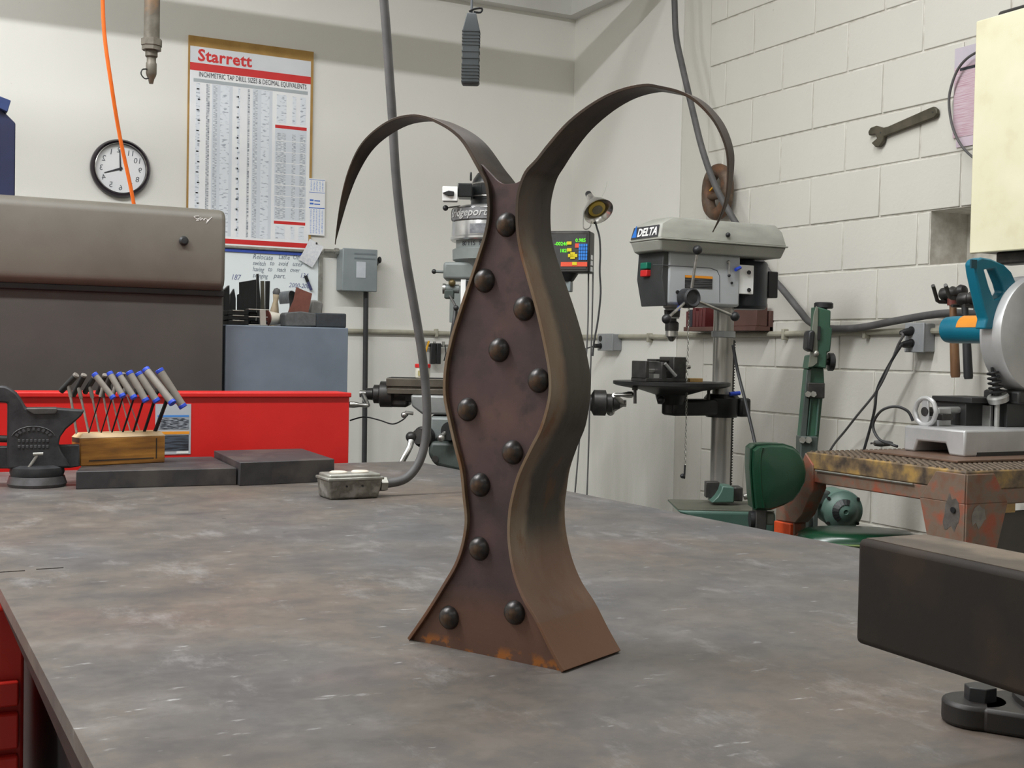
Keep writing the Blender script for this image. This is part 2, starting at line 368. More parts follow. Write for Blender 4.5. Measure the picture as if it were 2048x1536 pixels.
def plate_mat():
    m, nt, b = new_mat('rusty_plate')
    a = noise(nt, 9, 6); a2 = noise(nt, 26, 6); f = noise(nt, 190, 4)
    col = ramp(nt, a, [(0.3, c(56, 45, 45)), (0.5, c(75, 56, 56)), (0.7, c(94, 69, 64))])
    col = mix(nt, ramp(nt, a2, [(0.3, (0.7, 0.7, 0.7, 1)), (0.46, (0, 0, 0, 1))]), col, c(44, 38, 39))
    tc = N(nt, 'ShaderNodeTexCoord'); sx = N(nt, 'ShaderNodeSeparateXYZ'); nt.links.new(tc.outputs['Object'], sx.inputs[0])
    mr = N(nt, 'ShaderNodeMapRange'); mr.inputs[1].default_value = 0.085; mr.inputs[2].default_value = 0.05; nt.links.new(sx.outputs[2], mr.inputs[0])
    mu = N(nt, 'ShaderNodeMath', operation='MULTIPLY'); nt.links.new(mr.outputs[0], mu.inputs[0]); mu.inputs[1].default_value = 0.6
    col = mix(nt, mu.outputs[0], col, c(98, 66, 46))
    e = noise(nt, 60, 3); mr2 = N(nt, 'ShaderNodeMapRange'); mr2.inputs[1].default_value = 0.016; mr2.inputs[2].default_value = 0.006; nt.links.new(sx.outputs[2], mr2.inputs[0])
    mu2 = N(nt, 'ShaderNodeMath', operation='MULTIPLY'); nt.links.new(mr2.outputs[0], mu2.inputs[0]); nt.links.new(ramp(nt, e, [(0.5, (0, 0, 0, 1)), (0.6, (1, 1, 1, 1))]), mu2.inputs[1])
    col = mix(nt, mu2.outputs[0], col, c(146, 88, 36))
    nt.links.new(col, b.inputs['Base Color']); b.inputs['Roughness'].default_value = 0.5; b.inputs['Metallic'].default_value = 0.3
    bump(nt, b, f, 0.25, 0.0006); return m
M_plate = plate_mat()
def band_mat():
    m, nt, b = new_mat('rusty_band')
    tc = N(nt, 'ShaderNodeTexCoord'); sx = N(nt, 'ShaderNodeSeparateXYZ'); nt.links.new(tc.outputs['Object'], sx.inputs[0])
    a = noise(nt, 12, 6, (1, 1, 0.4)); a2 = noise(nt, 34, 5, (1, 1, 0.35)); f = noise(nt, 180, 4)
    col = ramp(nt, a, [(0.32, c(122, 110, 94)), (0.5, c(114, 92, 72)), (0.68, c(132, 120, 104))])
    col = mix(nt, ramp(nt, a2, [(0.56, (0, 0, 0, 1)), (0.66, (0.8, 0.8, 0.8, 1))]), col, c(112, 74, 46))
    # bluish mill scale left along the middle of the strip
    def mrange(src, *v):
        n = N(nt, 'ShaderNodeMapRange'); n.interpolation_type = 'SMOOTHSTEP'
        for i, x in enumerate(v): n.inputs[1 + i].default_value = x
        nt.links.new(src, n.inputs[0]); return n.outputs[0]
    def mul(p, q):
        n = N(nt, 'ShaderNodeMath', operation='MULTIPLY')
        for i, x in enumerate((p, q)):
            if isinstance(x, float): n.inputs[i].default_value = x
            else: nt.links.new(x, n.inputs[i])
        return n.outputs[0]
    wob = N(nt, 'ShaderNodeMath', operation='MULTIPLY_ADD'); nt.links.new(noise(nt, 11, 4), wob.inputs[0]); wob.inputs[1].default_value = 0.05; nt.links.new(sx.outputs[1], wob.inputs[2])
    lo = mrange(wob.outputs[0], 0.045, 0.062, 0.0, 1.0); hi = mrange(wob.outputs[0], DEP + 0.012, DEP - 0.004, 0.0, 1.0)
    zlo = mrange(sx.outputs[2], 0.10, 0.17, 0.0, 1.0)
    k = mul(mul(lo, hi), zlo)
    col = mix(nt, mul(k, 0.9), col, ramp(nt, a2, [(0.3, c(40, 38, 34)), (0.62, c(58, 54, 47)), (0.72, c(84, 62, 42))]))
    bot = mrange(sx.outputs[2], 0.055, 0.05, 0.0, 0.6)
    col = mix(nt, mrange(sx.outputs[2], 0.16, 0.1, 0.0, 0.7), col, ramp(nt, a, [(0.35, c(106, 77, 66)), (0.65, c(120, 88, 74))]))
    col = mix(nt, bot, col, c(116, 80, 56))
    col = mix(nt, mrange(sx.outputs[2], 0.46, 0.53, 0.0, 0.85), col, ramp(nt, a2, [(0.35, c(38, 31, 28)), (0.65, c(62, 48, 40))]))
    nt.links.new(col, b.inputs['Base Color']); b.inputs['Roughness'].default_value = 0.4; b.inputs['Metallic'].default_value = 0.45
    bump(nt, b, f, 0.2, 0.0006); return m
M_band = band_mat()
WZ = [(p.y, f_) for p, f_ in zip([R2[0], R2[2], R2[4], R2[5], R2[7], R2[9], R2[11], R2[13], R2[14], R2[16], R2[18], R2[20], R2[21], R2[22]], (1, 1, .97, .94, .89, .77, .67, .655, .64, .586, .535, .52, .49, .43))]
def wid(z):                                # depth of the body narrows upwards
    if z <= WZ[0][0]: return DEP
    for (a_, fa), (b_, fb) in zip(WZ, WZ[1:]):
        if z <= b_: return DEP * (fa + (fb - fa) * (z - a_) / (b_ - a_))
    return DEP * WZ[-1][1]
MB().prism([(p.x, p.y) for p in Rs] + [(p.x, p.y) for p in D2] + [(p.x, p.y) for p in Ls[::-1]], 0.004, 0.004 + TH).build('face_plate', M_plate, sc, bevel=0.001)
bp = MB(); nb = len(Ls) - 9
bp.rings([[(Ls[i].x, wid(Ls[i].y) - 0.004 - TH, Ls[i].y), (Rs[i].x, wid(Rs[i].y) - 0.004 - TH, Rs[i].y), (Rs[i].x, wid(Rs[i].y) - 0.004, Rs[i].y), (Ls[i].x, wid(Ls[i].y) - 0.004, Ls[i].y)] for i in range(nb)])
bp.build('face_plate', M_plate, sc)
W0 = DEP * WZ[-1][1]
def horn_curve(px_list):
    d = [0]
    for a, b in zip(px_list, px_list[1:]): d.append(d[-1] + math.hypot(a[0] - b[0], a[1] - b[1]))
    out = []
    for p, l in zip(px_list, d):
        hw = W0 / 2 * (1 - l / d[-1]) ** 0.85
        out.append((sz(p, W0 / 2 - hw), W0 / 2 - hw, W0 / 2 + hw))
    return out
def band(name, outline, horn, sign):
    pts = [(p, -0.0015, wid(p.y)) for p in outline] + horn[1:]
    c3 = spline([Vector((p.x, a_, p.y)) for p, a_, b_ in pts], 4); b3 = spline([Vector((b_, 0, 0)) for p, a_, b_ in pts], 4)
    rings = []
    for i, q in enumerate(c3):
        a, b = c3[max(i - 1, 0)], c3[min(i + 1, len(c3) - 1)]
        t_ = Vector((b.x - a.x, b.z - a.z)).normalized(); nrm = Vector((t_.y, -t_.x)) * sign
        ya, yb = q.y, max(b3[i].x, q.y + 0.001)
        o2 = nrm * TH * (0.3 + 0.7 * min(1, (yb - ya) / 0.05))
        rings.append([(q.x, ya, q.z), (q.x + o2.x, ya, q.z + o2.y), (q.x + o2.x, yb, q.z + o2.y), (q.x, yb, q.z)])
    MB().rings(rings).build(name, M_band, sc, bevel=0.0008)
band('horned_side_band', R2, horn_curve(hornR), 1)
band('horned_side_band', L2, horn_curve(hornL), -1)
M_rivet = mat('blackened_rivet', c(66, 60, 56), c(46, 44, 44), 40, 0.36, 0.55, c3=c(96, 70, 48), bmp=0.12, lo=0.3, hi=0.72)
rv = MB().lathe([(0.0147, 0), (0.0147, 0.0012), (0.0138, 0.0042), (0.0112, 0.0078), (0.0075, 0.0102), (0.0035, 0.0114), (0.0, 0.0117)], (0, 0.0045, 0), (0, -1, 0), 28)
r0 = rv.build('rivet', M_rivet, sc)
for i, p in enumerate([(1010, 449), (966, 561), (1045, 617), (995, 700), (1074, 761), (932, 819), (1022, 905), (957, 970), (955, 1098), (895, 1236), (1026, 1226)]):
    o = r0 if i == 0 else r0.copy()
    if i: COL.objects.link(o); o.parent = sc
    q = LP(sc, 'y', p[0], p[1], 0.0); o.location = (q.x, 0, q.z)

# ================================================================== ON THE BENCH
M_slab = mat('slab_steel', c(66, 64, 65), c(54, 52, 54), 9, 0.5, 0.2, c3=c(76, 71, 68), bmp=0.1)
def slab(name, label, tlf, tlb, trb, trf, zt):     # pixels of the top corners on the height zt
    P = [PZ(*p, zt) for p in (tlf, trf, trb, tlb)]
    b = P[0].copy(); b.z = BH
    pts = [(p.x - b.x, p.y - b.y, 0) for p in P] + [(p.x - b.x, p.y - b.y, zt - BH) for p in P]
    return tag(MB().hexa(pts).build(name, M_slab, bevel=0.002, loc=b), label, 'steel slab')
ZS1, ZS2 = BH + 0.045, BH + 0.062
slab('steel_slab', 'low wide dark steel slab lying under the wooden hex key block', (152, 943), (176, 918), (424, 913), (474, 936), ZS1)
slab('steel_slab', 'thicker dark steel slab lying beside the one under the key block', (480, 925), (428, 901), (604, 897), (669, 918), ZS2)
# T-handle hex keys in a wooden block
o_b = PZ(160, 933, ZS1); e_b = PZ(330, 925, ZS1)
rzb = math.atan2(e_b.y - o_b.y, e_b.x - o_b.x)
M_oak = mat('varnished_oak', c(176, 122, 52), c(150, 100, 40), 7, 0.4, c3=c(118, 78, 34), stretch=(1, 4, 9), bmp=0.05)
M_cut = mat('oak_end_grain', c(66, 48, 30), c(50, 38, 26), 20, 0.6)
kb = thing('hex_key_block', 'varnished oak block full of T handled hex keys', 'tool holder', o_b, rzb)
BW = (e_b - o_b).length; BD = 0.062
zt = LP(kb, 'y', 245, 874, 0.0).z; ztop = zt + 0.012
MB().hexa([(0, 0, 0), (BW, 0, 0), (BW, BD, 0), (0, BD, 0), (0, 0, zt), (BW, 0, zt), (BW, BD, zt), (0, BD, zt)]).build('body', M_oak, kb, bevel=0.003)
MB().hexa([(0, 0, zt), (BW, 0, zt), (BW, BD, zt), (0, BD, zt), (0.01, 0.008, ztop), (BW - 0.01, 0.008, ztop), (BW - 0.01, BD - 0.008, ztop), (0.01, BD - 0.008, ztop)]).build('bevelled_top', mat('oak_top', c(196, 168, 128), c(176, 146, 104), 12, 0.45, stretch=(1, 5, 5)), kb)
MB().box(BW * 0.1, BW * 0.86, -0.0006, 0.001, 0.012, 0.0155).box(BW * 0.885, BW * 0.9, -0.0006, 0.001, 0.012, zt - 0.006).build('routed_line', M_cut, kb)
MB().box(-0.0006, 0.001, 0.006, BD - 0.006, zt - 0.012, zt - 0.001).build('end_notch', M_cut, kb)
M_grip = mat('grey_grip', c(128, 122, 114), c(112, 106, 100), 30, 0.5); M_gripd = mat('dark_grip', c(40, 40, 40), c(32, 32, 32), 30, 0.5)
M_keyst = mat('black_oxide', c(28, 28, 28), c(20, 20, 22), 30, 0.35, 0.6)
K = 1870 / 280.0
def kp(x, y): return (120 + x / K, 720 + y / K)
front = [((352, 1035), (465, 195), (705, 500), 0.0016), ((518, 1035), (668, 180), (835, 480), 0.0018), ((662, 1030), (790, 195), (985, 500), 0.0022), ((806, 1020), (930, 170), (1145, 540), 0.0026),
         ((950, 1015), (1050, 185), (1290, 545), 0.0031), ((1095, 1010), (1150, 130), (1500, 570), 0.004), ((1235, 1010), (1330, 140), (1640, 620), 0.0052)]
for i, (b, a0, a1, r) in enumerate(front):
    y = 0.014; fwd = 0.015 if i == 5 else 0.0
    p0 = LP(kb, 'y', *kp(*b), y); p0.z = ztop - 0.02
    h0 = LP(kb, 'y', *kp(*a0), y + 0.004 + fwd); h1 = LP(kb, 'y', *kp(*a1), y - 0.03 - fwd * 1.6); hm = (h0 + h1) / 2
    R = Matrix.Rotation(rzb, 3, 'Z'); base = o_b + R @ Vector((p0.x, p0.y, ztop))
    k = thing('hex_key', ['thinnest', 'second thinnest', 'third thinnest', 'middle sized', 'third thickest', 'second thickest', 'thickest'][i] + ' grey handled T hex key in the front row of the oak block', 'hex key', base, rzb, 'grey hex keys in the oak block')
    q = Vector((p0.x, p0.y, ztop))
    rr = 0.0078 + 0.0032 * i / 6
    MB().cyl(p0 - q, hm - q, r, n=6).build('shaft', M_keyst, k)
    d = (h1 - h0).normalized()
    MB().cyl(h0 - q, h1 - q, rr, n=16).build('handle', M_grip, k, bevel=0.002)
    MB().cyl(h0 - q - d * 0.004, h0 - q + d * 0.006, rr * 1.04, n=16).build('end_cap', M_blue, k, bevel=0.0015)
    MB().cyl(h1 - q - d * 0.006, h1 - q + d * 0.004, rr * 1.04, n=16).build('end_cap', M_blue, k, bevel=0.0015)
    s_d = (p0 - hm).normalized(); MB().cyl(hm - q, hm - q + s_d * (0.019 if i == 5 else 0.03 + 0.001 * i), rr * 0.75, rr * 0.6, n=12).build('ferrule', M_gripd if i > 2 else M_grip, k)
back = [((240, 985), (215, 205), (10, 420)), ((405, 970), (320, 205), (170, 480)), ((545, 920), (465, 225), (330, 440)), ((690, 915), (600, 205), (500, 450)), ((830, 910), (690, 215), (610, 430)), ((968, 890), (790, 190), (730, 400)), ((1105, 870), (850, 185), (800, 400))]
for i, (b, a0, a1) in enumerate(back):
    y = BD - 0.016
    p0 = LP(kb, 'y', *kp(*b), y); p0.z = ztop - 0.02
    h0 = LP(kb, 'y', *kp(*a0), y - 0.002 + 0.017 * (i % 2)); h1 = LP(kb, 'y', *kp(*a1), y + (0.01 if i == 6 else 0.036) + 0.017 * (i % 2)); hm = (h0 + h1) / 2
    R = Matrix.Rotation(rzb, 3, 'Z'); base = o_b + R @ Vector((p0.x, p0.y, ztop)); q = Vector((p0.x, p0.y, ztop))
    k = thing('hex_key', 'dark handled hex key in the back row, %s from the anvil vise' % ['first', 'second', 'third', 'fourth', 'fifth', 'sixth', 'seventh'][i], 'hex key', base, rzb, 'dark hex keys in the oak block')
    MB().cyl(p0 - q, hm - q, 0.0034 - 0.0003 * i, n=6).build('shaft', M_steel, k)
    MB().cyl(h0 - q, h1 - q, 0.0082 - 0.0005 * i, n=16).build('handle', M_gripd, k, bevel=0.002)
    d = (h1 - h0).normalized(); MB().cyl(h0 - q - d * 0.003, h0 - q + d * 0.004, 0.0085 - 0.0005 * i, n=16).build('end_cap', M_grip, k, bevel=0.0015)
    s_d = (p0 - hm).normalized(); MB().cyl(hm - q, hm - q + s_d * 0.036, 0.006 if i < 4 else 0.004, 0.0048 if i < 4 else 0.0034, n=12).build('ferrule', M_grip if i < 3 else M_gripd, k)
# small bench vise with an anvil horn, left back of the bench
vb = PZ(85, 968); av = thing('anvil_vise', 'small black cast iron bench vise with an anvil horn', 'vise', (vb.x, PZ(85, 977).y + 0.06, BH), -0.12)
VS = 1182 / 200.0
def vp(x, y, yl): return LP(av, 'y', x / VS, 740 + y / VS, yl)
def vpoly(pts, yl=-0.03): return [(vp(x, y, yl).x, vp(x, y, yl).z) for x, y in pts]
MB().prism(vpoly([(80, 1170), (85, 390), (-60, 380), (-60, 215), (0, 190), (60, 195), (120, 225), (190, 275), (245, 350), (305, 455), (680, 455), (1000, 480), (960, 545), (870, 625), (780, 700), (715, 790), (695, 880), (720, 960), (840, 1150)]), -0.03, 0.03).build('casting', M_iron, av, bevel=0.004)
MB().prism(vpoly([(310, 470), (310, 452), (672, 450), (678, 480), (660, 520), (400, 525)]), -0.034, 0.034).build('anvil_plate', mat('worn_iron', c(92, 90, 88), c(66, 65, 64), 30, 0.4, 0.5), av, bevel=0.002)
MB().prism(vpoly([(-400, 1170), (-400, 910), (80, 905), (940, 885), (945, 1140), (820, 1160)], -0.016), -0.016, 0.016).build('slide_bar', M_iron, av, bevel=0.003)
MB().prism(vpoly([(-420, 1180), (-420, 380), (-80, 380), (-75, 215), (-300, 200), (-330, 300), (-520, 420), (-520, 1180)]), -0.03, 0.03).build('moving_jaw', M_iron, av, bevel=0.003)
MB().cyl(vp(-100, 810, 0), vp(90, 815, 0), 0.009, n=16).build('screw', M_dsteel, av)
zc0 = vp(450, 1270, -0.03).z; xc = vp(440, 1170, 0).x
MB().lathe([(0.062, zc0), (0.066, zc0 + 0.012), (0.064, zc0 + 0.024), (0.05, zc0 + 0.03)], (xc, 0.0, 0), (0, 0, 1), 40).build('swivel', M_iron, av)
MB().lathe([(0.068, 0), (0.072, 0.008), (0.066, zc0 + 0.002), (0.05, zc0 + 0.002)], (xc, 0.0, 0), (0, 0, 1), 40).build('base', mat('bare_base', c(96, 94, 96), c(70, 68, 68), 24, 0.45, 0.4), av)
MB().cyl(vp(325, 1180, -0.045), vp(440, 1010, -0.045), 0.0045, n=12).build('clamp_bar', M_steel, av)
a_, b_ = vp(390, 995, -0.05), vp(510, 990, -0.05); MB().cyl(a_, b_, 0.004, n=10).build('clamp_head', M_galv, av)
M_iron2 = mat('cast_lettering', c(78, 78, 80), c(60, 60, 62), 30, 0.5, 0.3)
ap = vp(395, 800, -0.0305); Rr = abs(vp(680, 760, -0.03).x - ap.x) * 0.92      # raised arc and worn letter rows
MB().tube([(ap.x + Rr * math.cos(rad(a)), -0.0305, ap.z - 0.004 + Rr * 0.62 * math.sin(rad(a))) for a in range(15, 166, 10)], 0.0012, 6).build('raised_arc', M_iron2, av)
for r_ in range(2):
    for i in range(8): 
        x = ap.x + (i - 3.5) * 0.0095; z = ap.z - 0.008 - r_ * 0.015; MB().box(x - 0.003, x + 0.003, -0.0315, -0.029, z - 0.004, z + 0.004).build('raised_mark', M_iron2, av, bevel=0.001)
for i in range(9):
    a = rad(25 + i * 16.2); x = ap.x + Rr * 0.82 * math.cos(a); z = ap.z - 0.004 + Rr * 0.5 * math.sin(a); MB().box(-0.003, 0.003, -0.0012, 0.0012, -0.004, 0.004, Matrix.Rotation(-(a - math.pi / 2), 3, 'Y'), (x, -0.0305, z)).build('raised_mark', M_iron2, av)
# metal outlet box with a heavy cord
xb0, xb1 = PZ(657, 1001), PZ(762, 996)
ob = thing('outlet_box', 'scuffed cast metal outlet box with a thick grey cord', 'outlet box', xb0, math.atan2(xb1.y - xb0.y, xb1.x - xb0.x) - 0.02)
bw = (xb1 - xb0).length * 1.03; hb = LP(ob, 'y', 700, 958, 0).z; dp = 0.088
M_gbox = mat('scuffed_box', c(128, 124, 116), c(104, 100, 92), 26, 0.45, 0.4, c3=c(150, 146, 140), bmp=0.2)
MB().hexa([(0.006, 0.004, 0), (bw - 0.01, 0.004, 0), (bw - 0.01, dp, 0), (0.006, dp, 0), (0, 0, hb), (bw, 0, hb), (bw, dp, hb), (0, dp, hb)]).build('body', M_gbox, ob, bevel=0.006, seg=3)
MB().box(-0.002, bw + 0.002, -0.003, dp + 0.002, hb - 0.004, hb + 0.003).build('flange', M_galv, ob, bevel=0.002)
MB().box(0.004, bw - 0.004, 0.004, dp - 0.004, hb, hb + 0.011).build('cover_plate', M_galv, ob, bevel=0.004)
for x in (0.3, 0.7): MB().lathe([(0.022, 0), (0.022, 0.003), (0.018, 0.005)], (bw * x, dp * 0.55, hb + 0.01), (0, 0, 1), 24).build('receptacle', mat('pale_socket', c(206, 196, 182), c(190, 180, 166), 30, 0.5), ob)
for x in (0.33, 0.62): MB().cyl((bw * x, -0.0005, hb - 0.018), (bw * x, 0.004, hb - 0.018), 0.0025, n=10).build('screw_hole', M_black, ob)
pc = LP(ob, 'y', 770, 968, dp * 0.4)
MB().cyl((bw - 0.004, dp * 0.4, pc.z), (bw + 0.006, dp * 0.4, pc.z), 0.013, n=16).build('hub', M_gbox, ob)
MB().cyl((bw + 0.004, dp * 0.4, pc.z), (bw + 0.022, dp * 0.4, pc.z), 0.019, n=6).build('gland_nut', M_galv, ob, bevel=0.001)
cord = [(778, 966), (800, 962), (822, 948), (840, 920), (851, 880), (854, 830), (851, 770), (843, 700), (828, 610), (812, 520), (800, 430), (791, 340), (785, 240), (778, 140), (771, 40), (762, -60), (745, -220), (735, -330)]
MB().tube([Vector((bw + 0.012, dp * 0.4, pc.z))] + [LP(ob, 'y', px, py, dp * 0.4) for px, py in cord[1:]] + [LP(ob, 'y', 733, -500, dp * 0.4), Vector((LP(ob, 'y', 733, -500, dp * 0.4).x, dp * 0.4, ZC - BH))], 0.0113, 12, smooth=5).build('cord', M_rubber, ob)
# big vise in the near corner: dark slide bar over the bench, lug with a bolt
M_vbar = mat('dark_brown_bar', c(36, 29, 23), c(29, 24, 20), 6, 0.7, 0.0, c3=c(46, 35, 27), bmp=0.15, spec=0.25)
M_vtop = mat('pale_bar_top', c(88, 76, 64), c(66, 56, 48), 9, 0.5, 0.3, c3=c(112, 98, 84))  # paler brown for the top face of the slide bar
bv = thing('bench_vise', 'massive brown-black bench vise with a long square slide bar', 'vise', (PZ(1960, 1480).x, PZ(1960, 1480).y, BH))
lb = PD(1708, 1292, 1.13); lt = PD(1712, 1083, 1.13); rb = PD(2048, 1390, 0.955); rt = PD(2048, 1138, 0.955)
lt.x, lt.y = lb.x, lb.y; rt.x, rt.y = rb.x, rb.y; rb.z = lb.z = (rb.z + lb.z) / 2; rt.z = lt.z = (lt.z + rt.z) / 2
dirn = (rb - lb); dirn.z = 0; LN = 0.62; dirn.normalize(); nrm = Vector((-dirn.y, dirn.x, 0))
if nrm.x < 0: nrm = -nrm
Bv = Vector(bv.location); tw = 0.085
e0 = lb; e1 = lb + dirn * LN
pts = [e0, e1, e1 + nrm * tw, e0 + nrm * tw]
MB().hexa([(p.x - Bv.x, p.y - Bv.y, lb.z - BH) for p in pts] + [(p.x - Bv.x, p.y - Bv.y, lt.z - BH) for p in pts]).build('slide_bar', M_vbar, bv, bevel=0.006, seg=3)
MB().hexa([(p.x - Bv.x, p.y - Bv.y, lt.z - BH - 0.0005) for p in [e0 + dirn * 0.006 + nrm * 0.006, e1 + nrm * 0.006, e1 + nrm * (tw - 0.006), e0 + dirn * 0.006 + nrm * (tw - 0.006)]] + [(p.x - Bv.x, p.y - Bv.y, lt.z - BH + 0.0006) for p in [e0 + dirn * 0.006 + nrm * 0.006, e1 + nrm * 0.006, e1 + nrm * (tw - 0.006), e0 + dirn * 0.006 + nrm * (tw - 0.006)]]).build('pale_top', M_vtop, bv, smooth=False)
M_vb = mat('dark_vise_base', c(46, 42, 40), c(34, 32, 31), 12, 0.5, 0.3, bmp=0.15)
lug = PZ(1950, 1445); lx, ly = lug.x - Bv.x, lug.y - Bv.y
ce = Vector((lx, ly)) + Vector((0.088, -0.062))
MB().prism(ngon(20, 0.033, lx, ly), 0, 0.024, 'xy').prism([(lx - 0.02, ly - 0.027), (lx + 0.03, ly + 0.02), (ce.x + 0.05, ce.y + 0.06), (ce.x - 0.06, ce.y - 0.04)], 0, 0.024, 'xy').build('base_lug', M_vb, bv, bevel=0.004)
MB().lathe([(0.105, 0), (0.105, 0.03), (0.085, 0.045), (0.065, 0.06), (0.06, 0.075), (0.062, lb.z - BH)], (ce.x + 0.03, ce.y - 0.02, 0), (0, 0, 1), 36).build('base', M_vb, bv)
MB().prism(ngon(6, 0.016, lx + 0.004, ly - 0.002), 0.023, 0.038, 'xy').build('bolt', M_black, bv, bevel=0.001)
bc = e0 + dirn * 0.42 + nrm * (tw / 2); cx, cy = bc.x - Bv.x, bc.y - Bv.y
Rv = Matrix.Rotation(math.atan2(dirn.y, dirn.x), 3, 'Z')
MB().box(-0.1, 0.1, -0.06, 0.06, lb.z - BH - 0.005, lt.z - BH + 0.02, Rv, (cx, cy, 0)).build('body', M_vb, bv, bevel=0.012)

# ================================================================== LEFT SIDE: CABINETS BEHIND THE BENCH
M_redp = mat('red_enamel', c(206, 34, 30), c(194, 28, 26), 4, 0.38)
M_brown = mat('brown_grey_enamel', c(72, 68, 64), c(66, 62, 59), 5, 0.5, bmp=0.08, bscale=400)
M_hood = mat('warm_grey_hood', c(106, 101, 92), c(97, 92, 84), 5, 0.5, bmp=0.08, bscale=400)
M_bluegrey = mat('blue_grey_enamel', c(112, 122, 134), c(100, 110, 122), 5, 0.45)
M_navy = mat('navy_enamel', c(36, 42, 74), c(30, 34, 60), 5, 0.4)
YR = 3.74
a = PY(700, 786, YR); redb = thing('red_cabinet', 'bright red metal cabinet with a printed label behind the bench', 'cabinet', (a.x - 0.75, YR, 0))
XR = 0.75; zr = a.z
MB().box(-0.75, XR, 0, 0.14, 0.0, zr).build('body', M_redp, redb, bevel=0.006)
MB().box(-0.75, XR + 0.003, -0.008, 0.14, zr - 0.014, zr + 0.001).build('top_lip', M_redp, redb, bevel=0.003)
l0, l1 = LP(redb, 'y', 311, 808, -0.001), LP(redb, 'y', 381, 908, -0.001)
M_lab = mat('label_grey', c(178, 182, 188), c(168, 172, 178), 20, 0.5)
lab = MB().box(l0.x, l1.x, -0.0015, 0.001, l1.z, l0.z).build('label', M_lab, redb, smooth=False)
H_ = l0.z - l1.z; W_ = l1.x - l0.x
def print_mat(name, base, ink, sx, sz, thr=0.52, wth=0.06):
    m, nt, b = new_mat(name); f = noise(nt, 1.0, 1, (sx, 1, sz), 0.4)
    nt.links.new(ramp(nt, f, [(thr - wth, base), (thr + wth, ink)]), b.inputs['Base Color']); b.inputs['Roughness'].default_value = 0.55; return m
M_lprint = print_mat('label_print', c(150, 156, 164), c(50, 54, 62), 60, 380, 0.47)
def lbl(n, u0, u1, v0, v1, m): MB().box(l0.x + W_ * u0, l0.x + W_ * u1, -0.0022, -0.001, l0.z - H_ * v1, l0.z - H_ * v0).build(n, m, lab, smooth=False)
lbl('blue_rule', 0.06, 0.94, 0.22, 0.26, mat('label_blue', c(70, 130, 200), c(66, 124, 192), 9)); lbl('print', 0.06, 0.94, 0.28, 0.5, M_lprint); lbl('orange_rule', 0.04, 0.96, 0.545, 0.6, mat('label_orange', c(230, 150, 40), c(224, 144, 36), 9))
lbl('dark_print', 0.06, 0.94, 0.62, 0.93, print_mat('label_print_dark', c(70, 78, 90), c(34, 36, 42), 20, 300, 0.5)); lbl('white_tab', 0.6, 0.94, 0.94, 0.985, M_white)
# brown-grey machine with a rounded hood
YH = 4.25
a = PY(446, 700, YH); mc = thing('machine_enclosure', 'brown-grey sheet metal machine enclosure with a rounded overhanging hood', 'machine', (a.x - 0.9, YH, 0))
z_h0 = LP(mc, 'y', 300, 577, -0.05).z; z_h1 = LP(mc, 'y', 300, 407, -0.05).z
MB().box(-0.5, 0.9, 0, 0.5, 0, z_h0 + 0.02).build('body', M_brown, mc, bevel=0.006)
xr = LP(mc, 'y', 452, 500, -0.05).x
hp = [(-0.05, z_h0 + 0.04), (-0.04, z_h0 + 0.012), (-0.01, z_h0), (0.5, z_h0), (0.5, z_h1), (0.0, z_h1), (-0.032, z_h1 - 0.006), (-0.046, z_h1 - 0.02), (-0.052, z_h1 - 0.04)]
MB().prism(hp, -0.55, xr, 'yz').build('hood', M_hood, mc, bevel=0.016, seg=4)
MB().box(-0.5, 0.898, -0.02, 0.0, z_h0 - 0.018, z_h0 + 0.005).build('hood_shadow_strip', M_black, mc, bevel=0.004)  # black strip that paints in the shadow line under the hood
k = LP(mc, 'y', 367, 482, -0.055); MB().lathe([(0.006, 0), (0.006, 0.006), (0.015, 0.009), (0.016, 0.016), (0.01, 0.022), (0, 0.023)], (k.x, -0.045, k.z), (0, -1, 0), 20).build('knob', M_black, mc)
M_chalk = mat('white_marker', c(210, 208, 204), c(196, 194, 190), 30, 0.7)
def scrib(pts, o, ax, yl, r, m, par, name='scribble'):
    MB().tube([LP(o, ax, x, y, yl) for x, y in pts], r, 5, smooth=3).build(name, m, par)
scrib([(398, 432), (388, 433), (392, 437), (399, 439), (393, 442), (396, 438), (402, 436), (401, 441), (405, 437), (408, 441), (410, 437), (415, 440), (413, 444), (420, 437), (412, 447), (424, 434)], mc, 'y', -0.0525, 0.0012, M_chalk, mc)
# navy panel above it
a = PY(30, 385, YH + 0.1); t = thing('navy_cabinet', 'navy blue metal cabinet standing on the brown-grey machine', 'cabinet', (a.x, YH + 0.1, z_h1))
q = lambda px, py: (LP(t, 'y', px, py, 0).x, LP(t, 'y', px, py, 0).z)
z1 = q(28, 246)[1]
MB().prism([(-0.5, 0), (0, 0), (0, z1), (q(0, 215)[0], q(0, 215)[1]), (-0.5, q(0, 215)[1] + 0.3)], 0, 0.3).build('body', M_navy, t, bevel=0.004)
MB().prism([q(21, 203), q(14, 226), q(-30, 205), q(-60, 170), q(-40, 170), q(-2, 194)], -0.02, 0.02).build('hinged_flap', mat('navy_light', c(44, 62, 110), c(40, 56, 98), 6, 0.4), t, bevel=0.002)
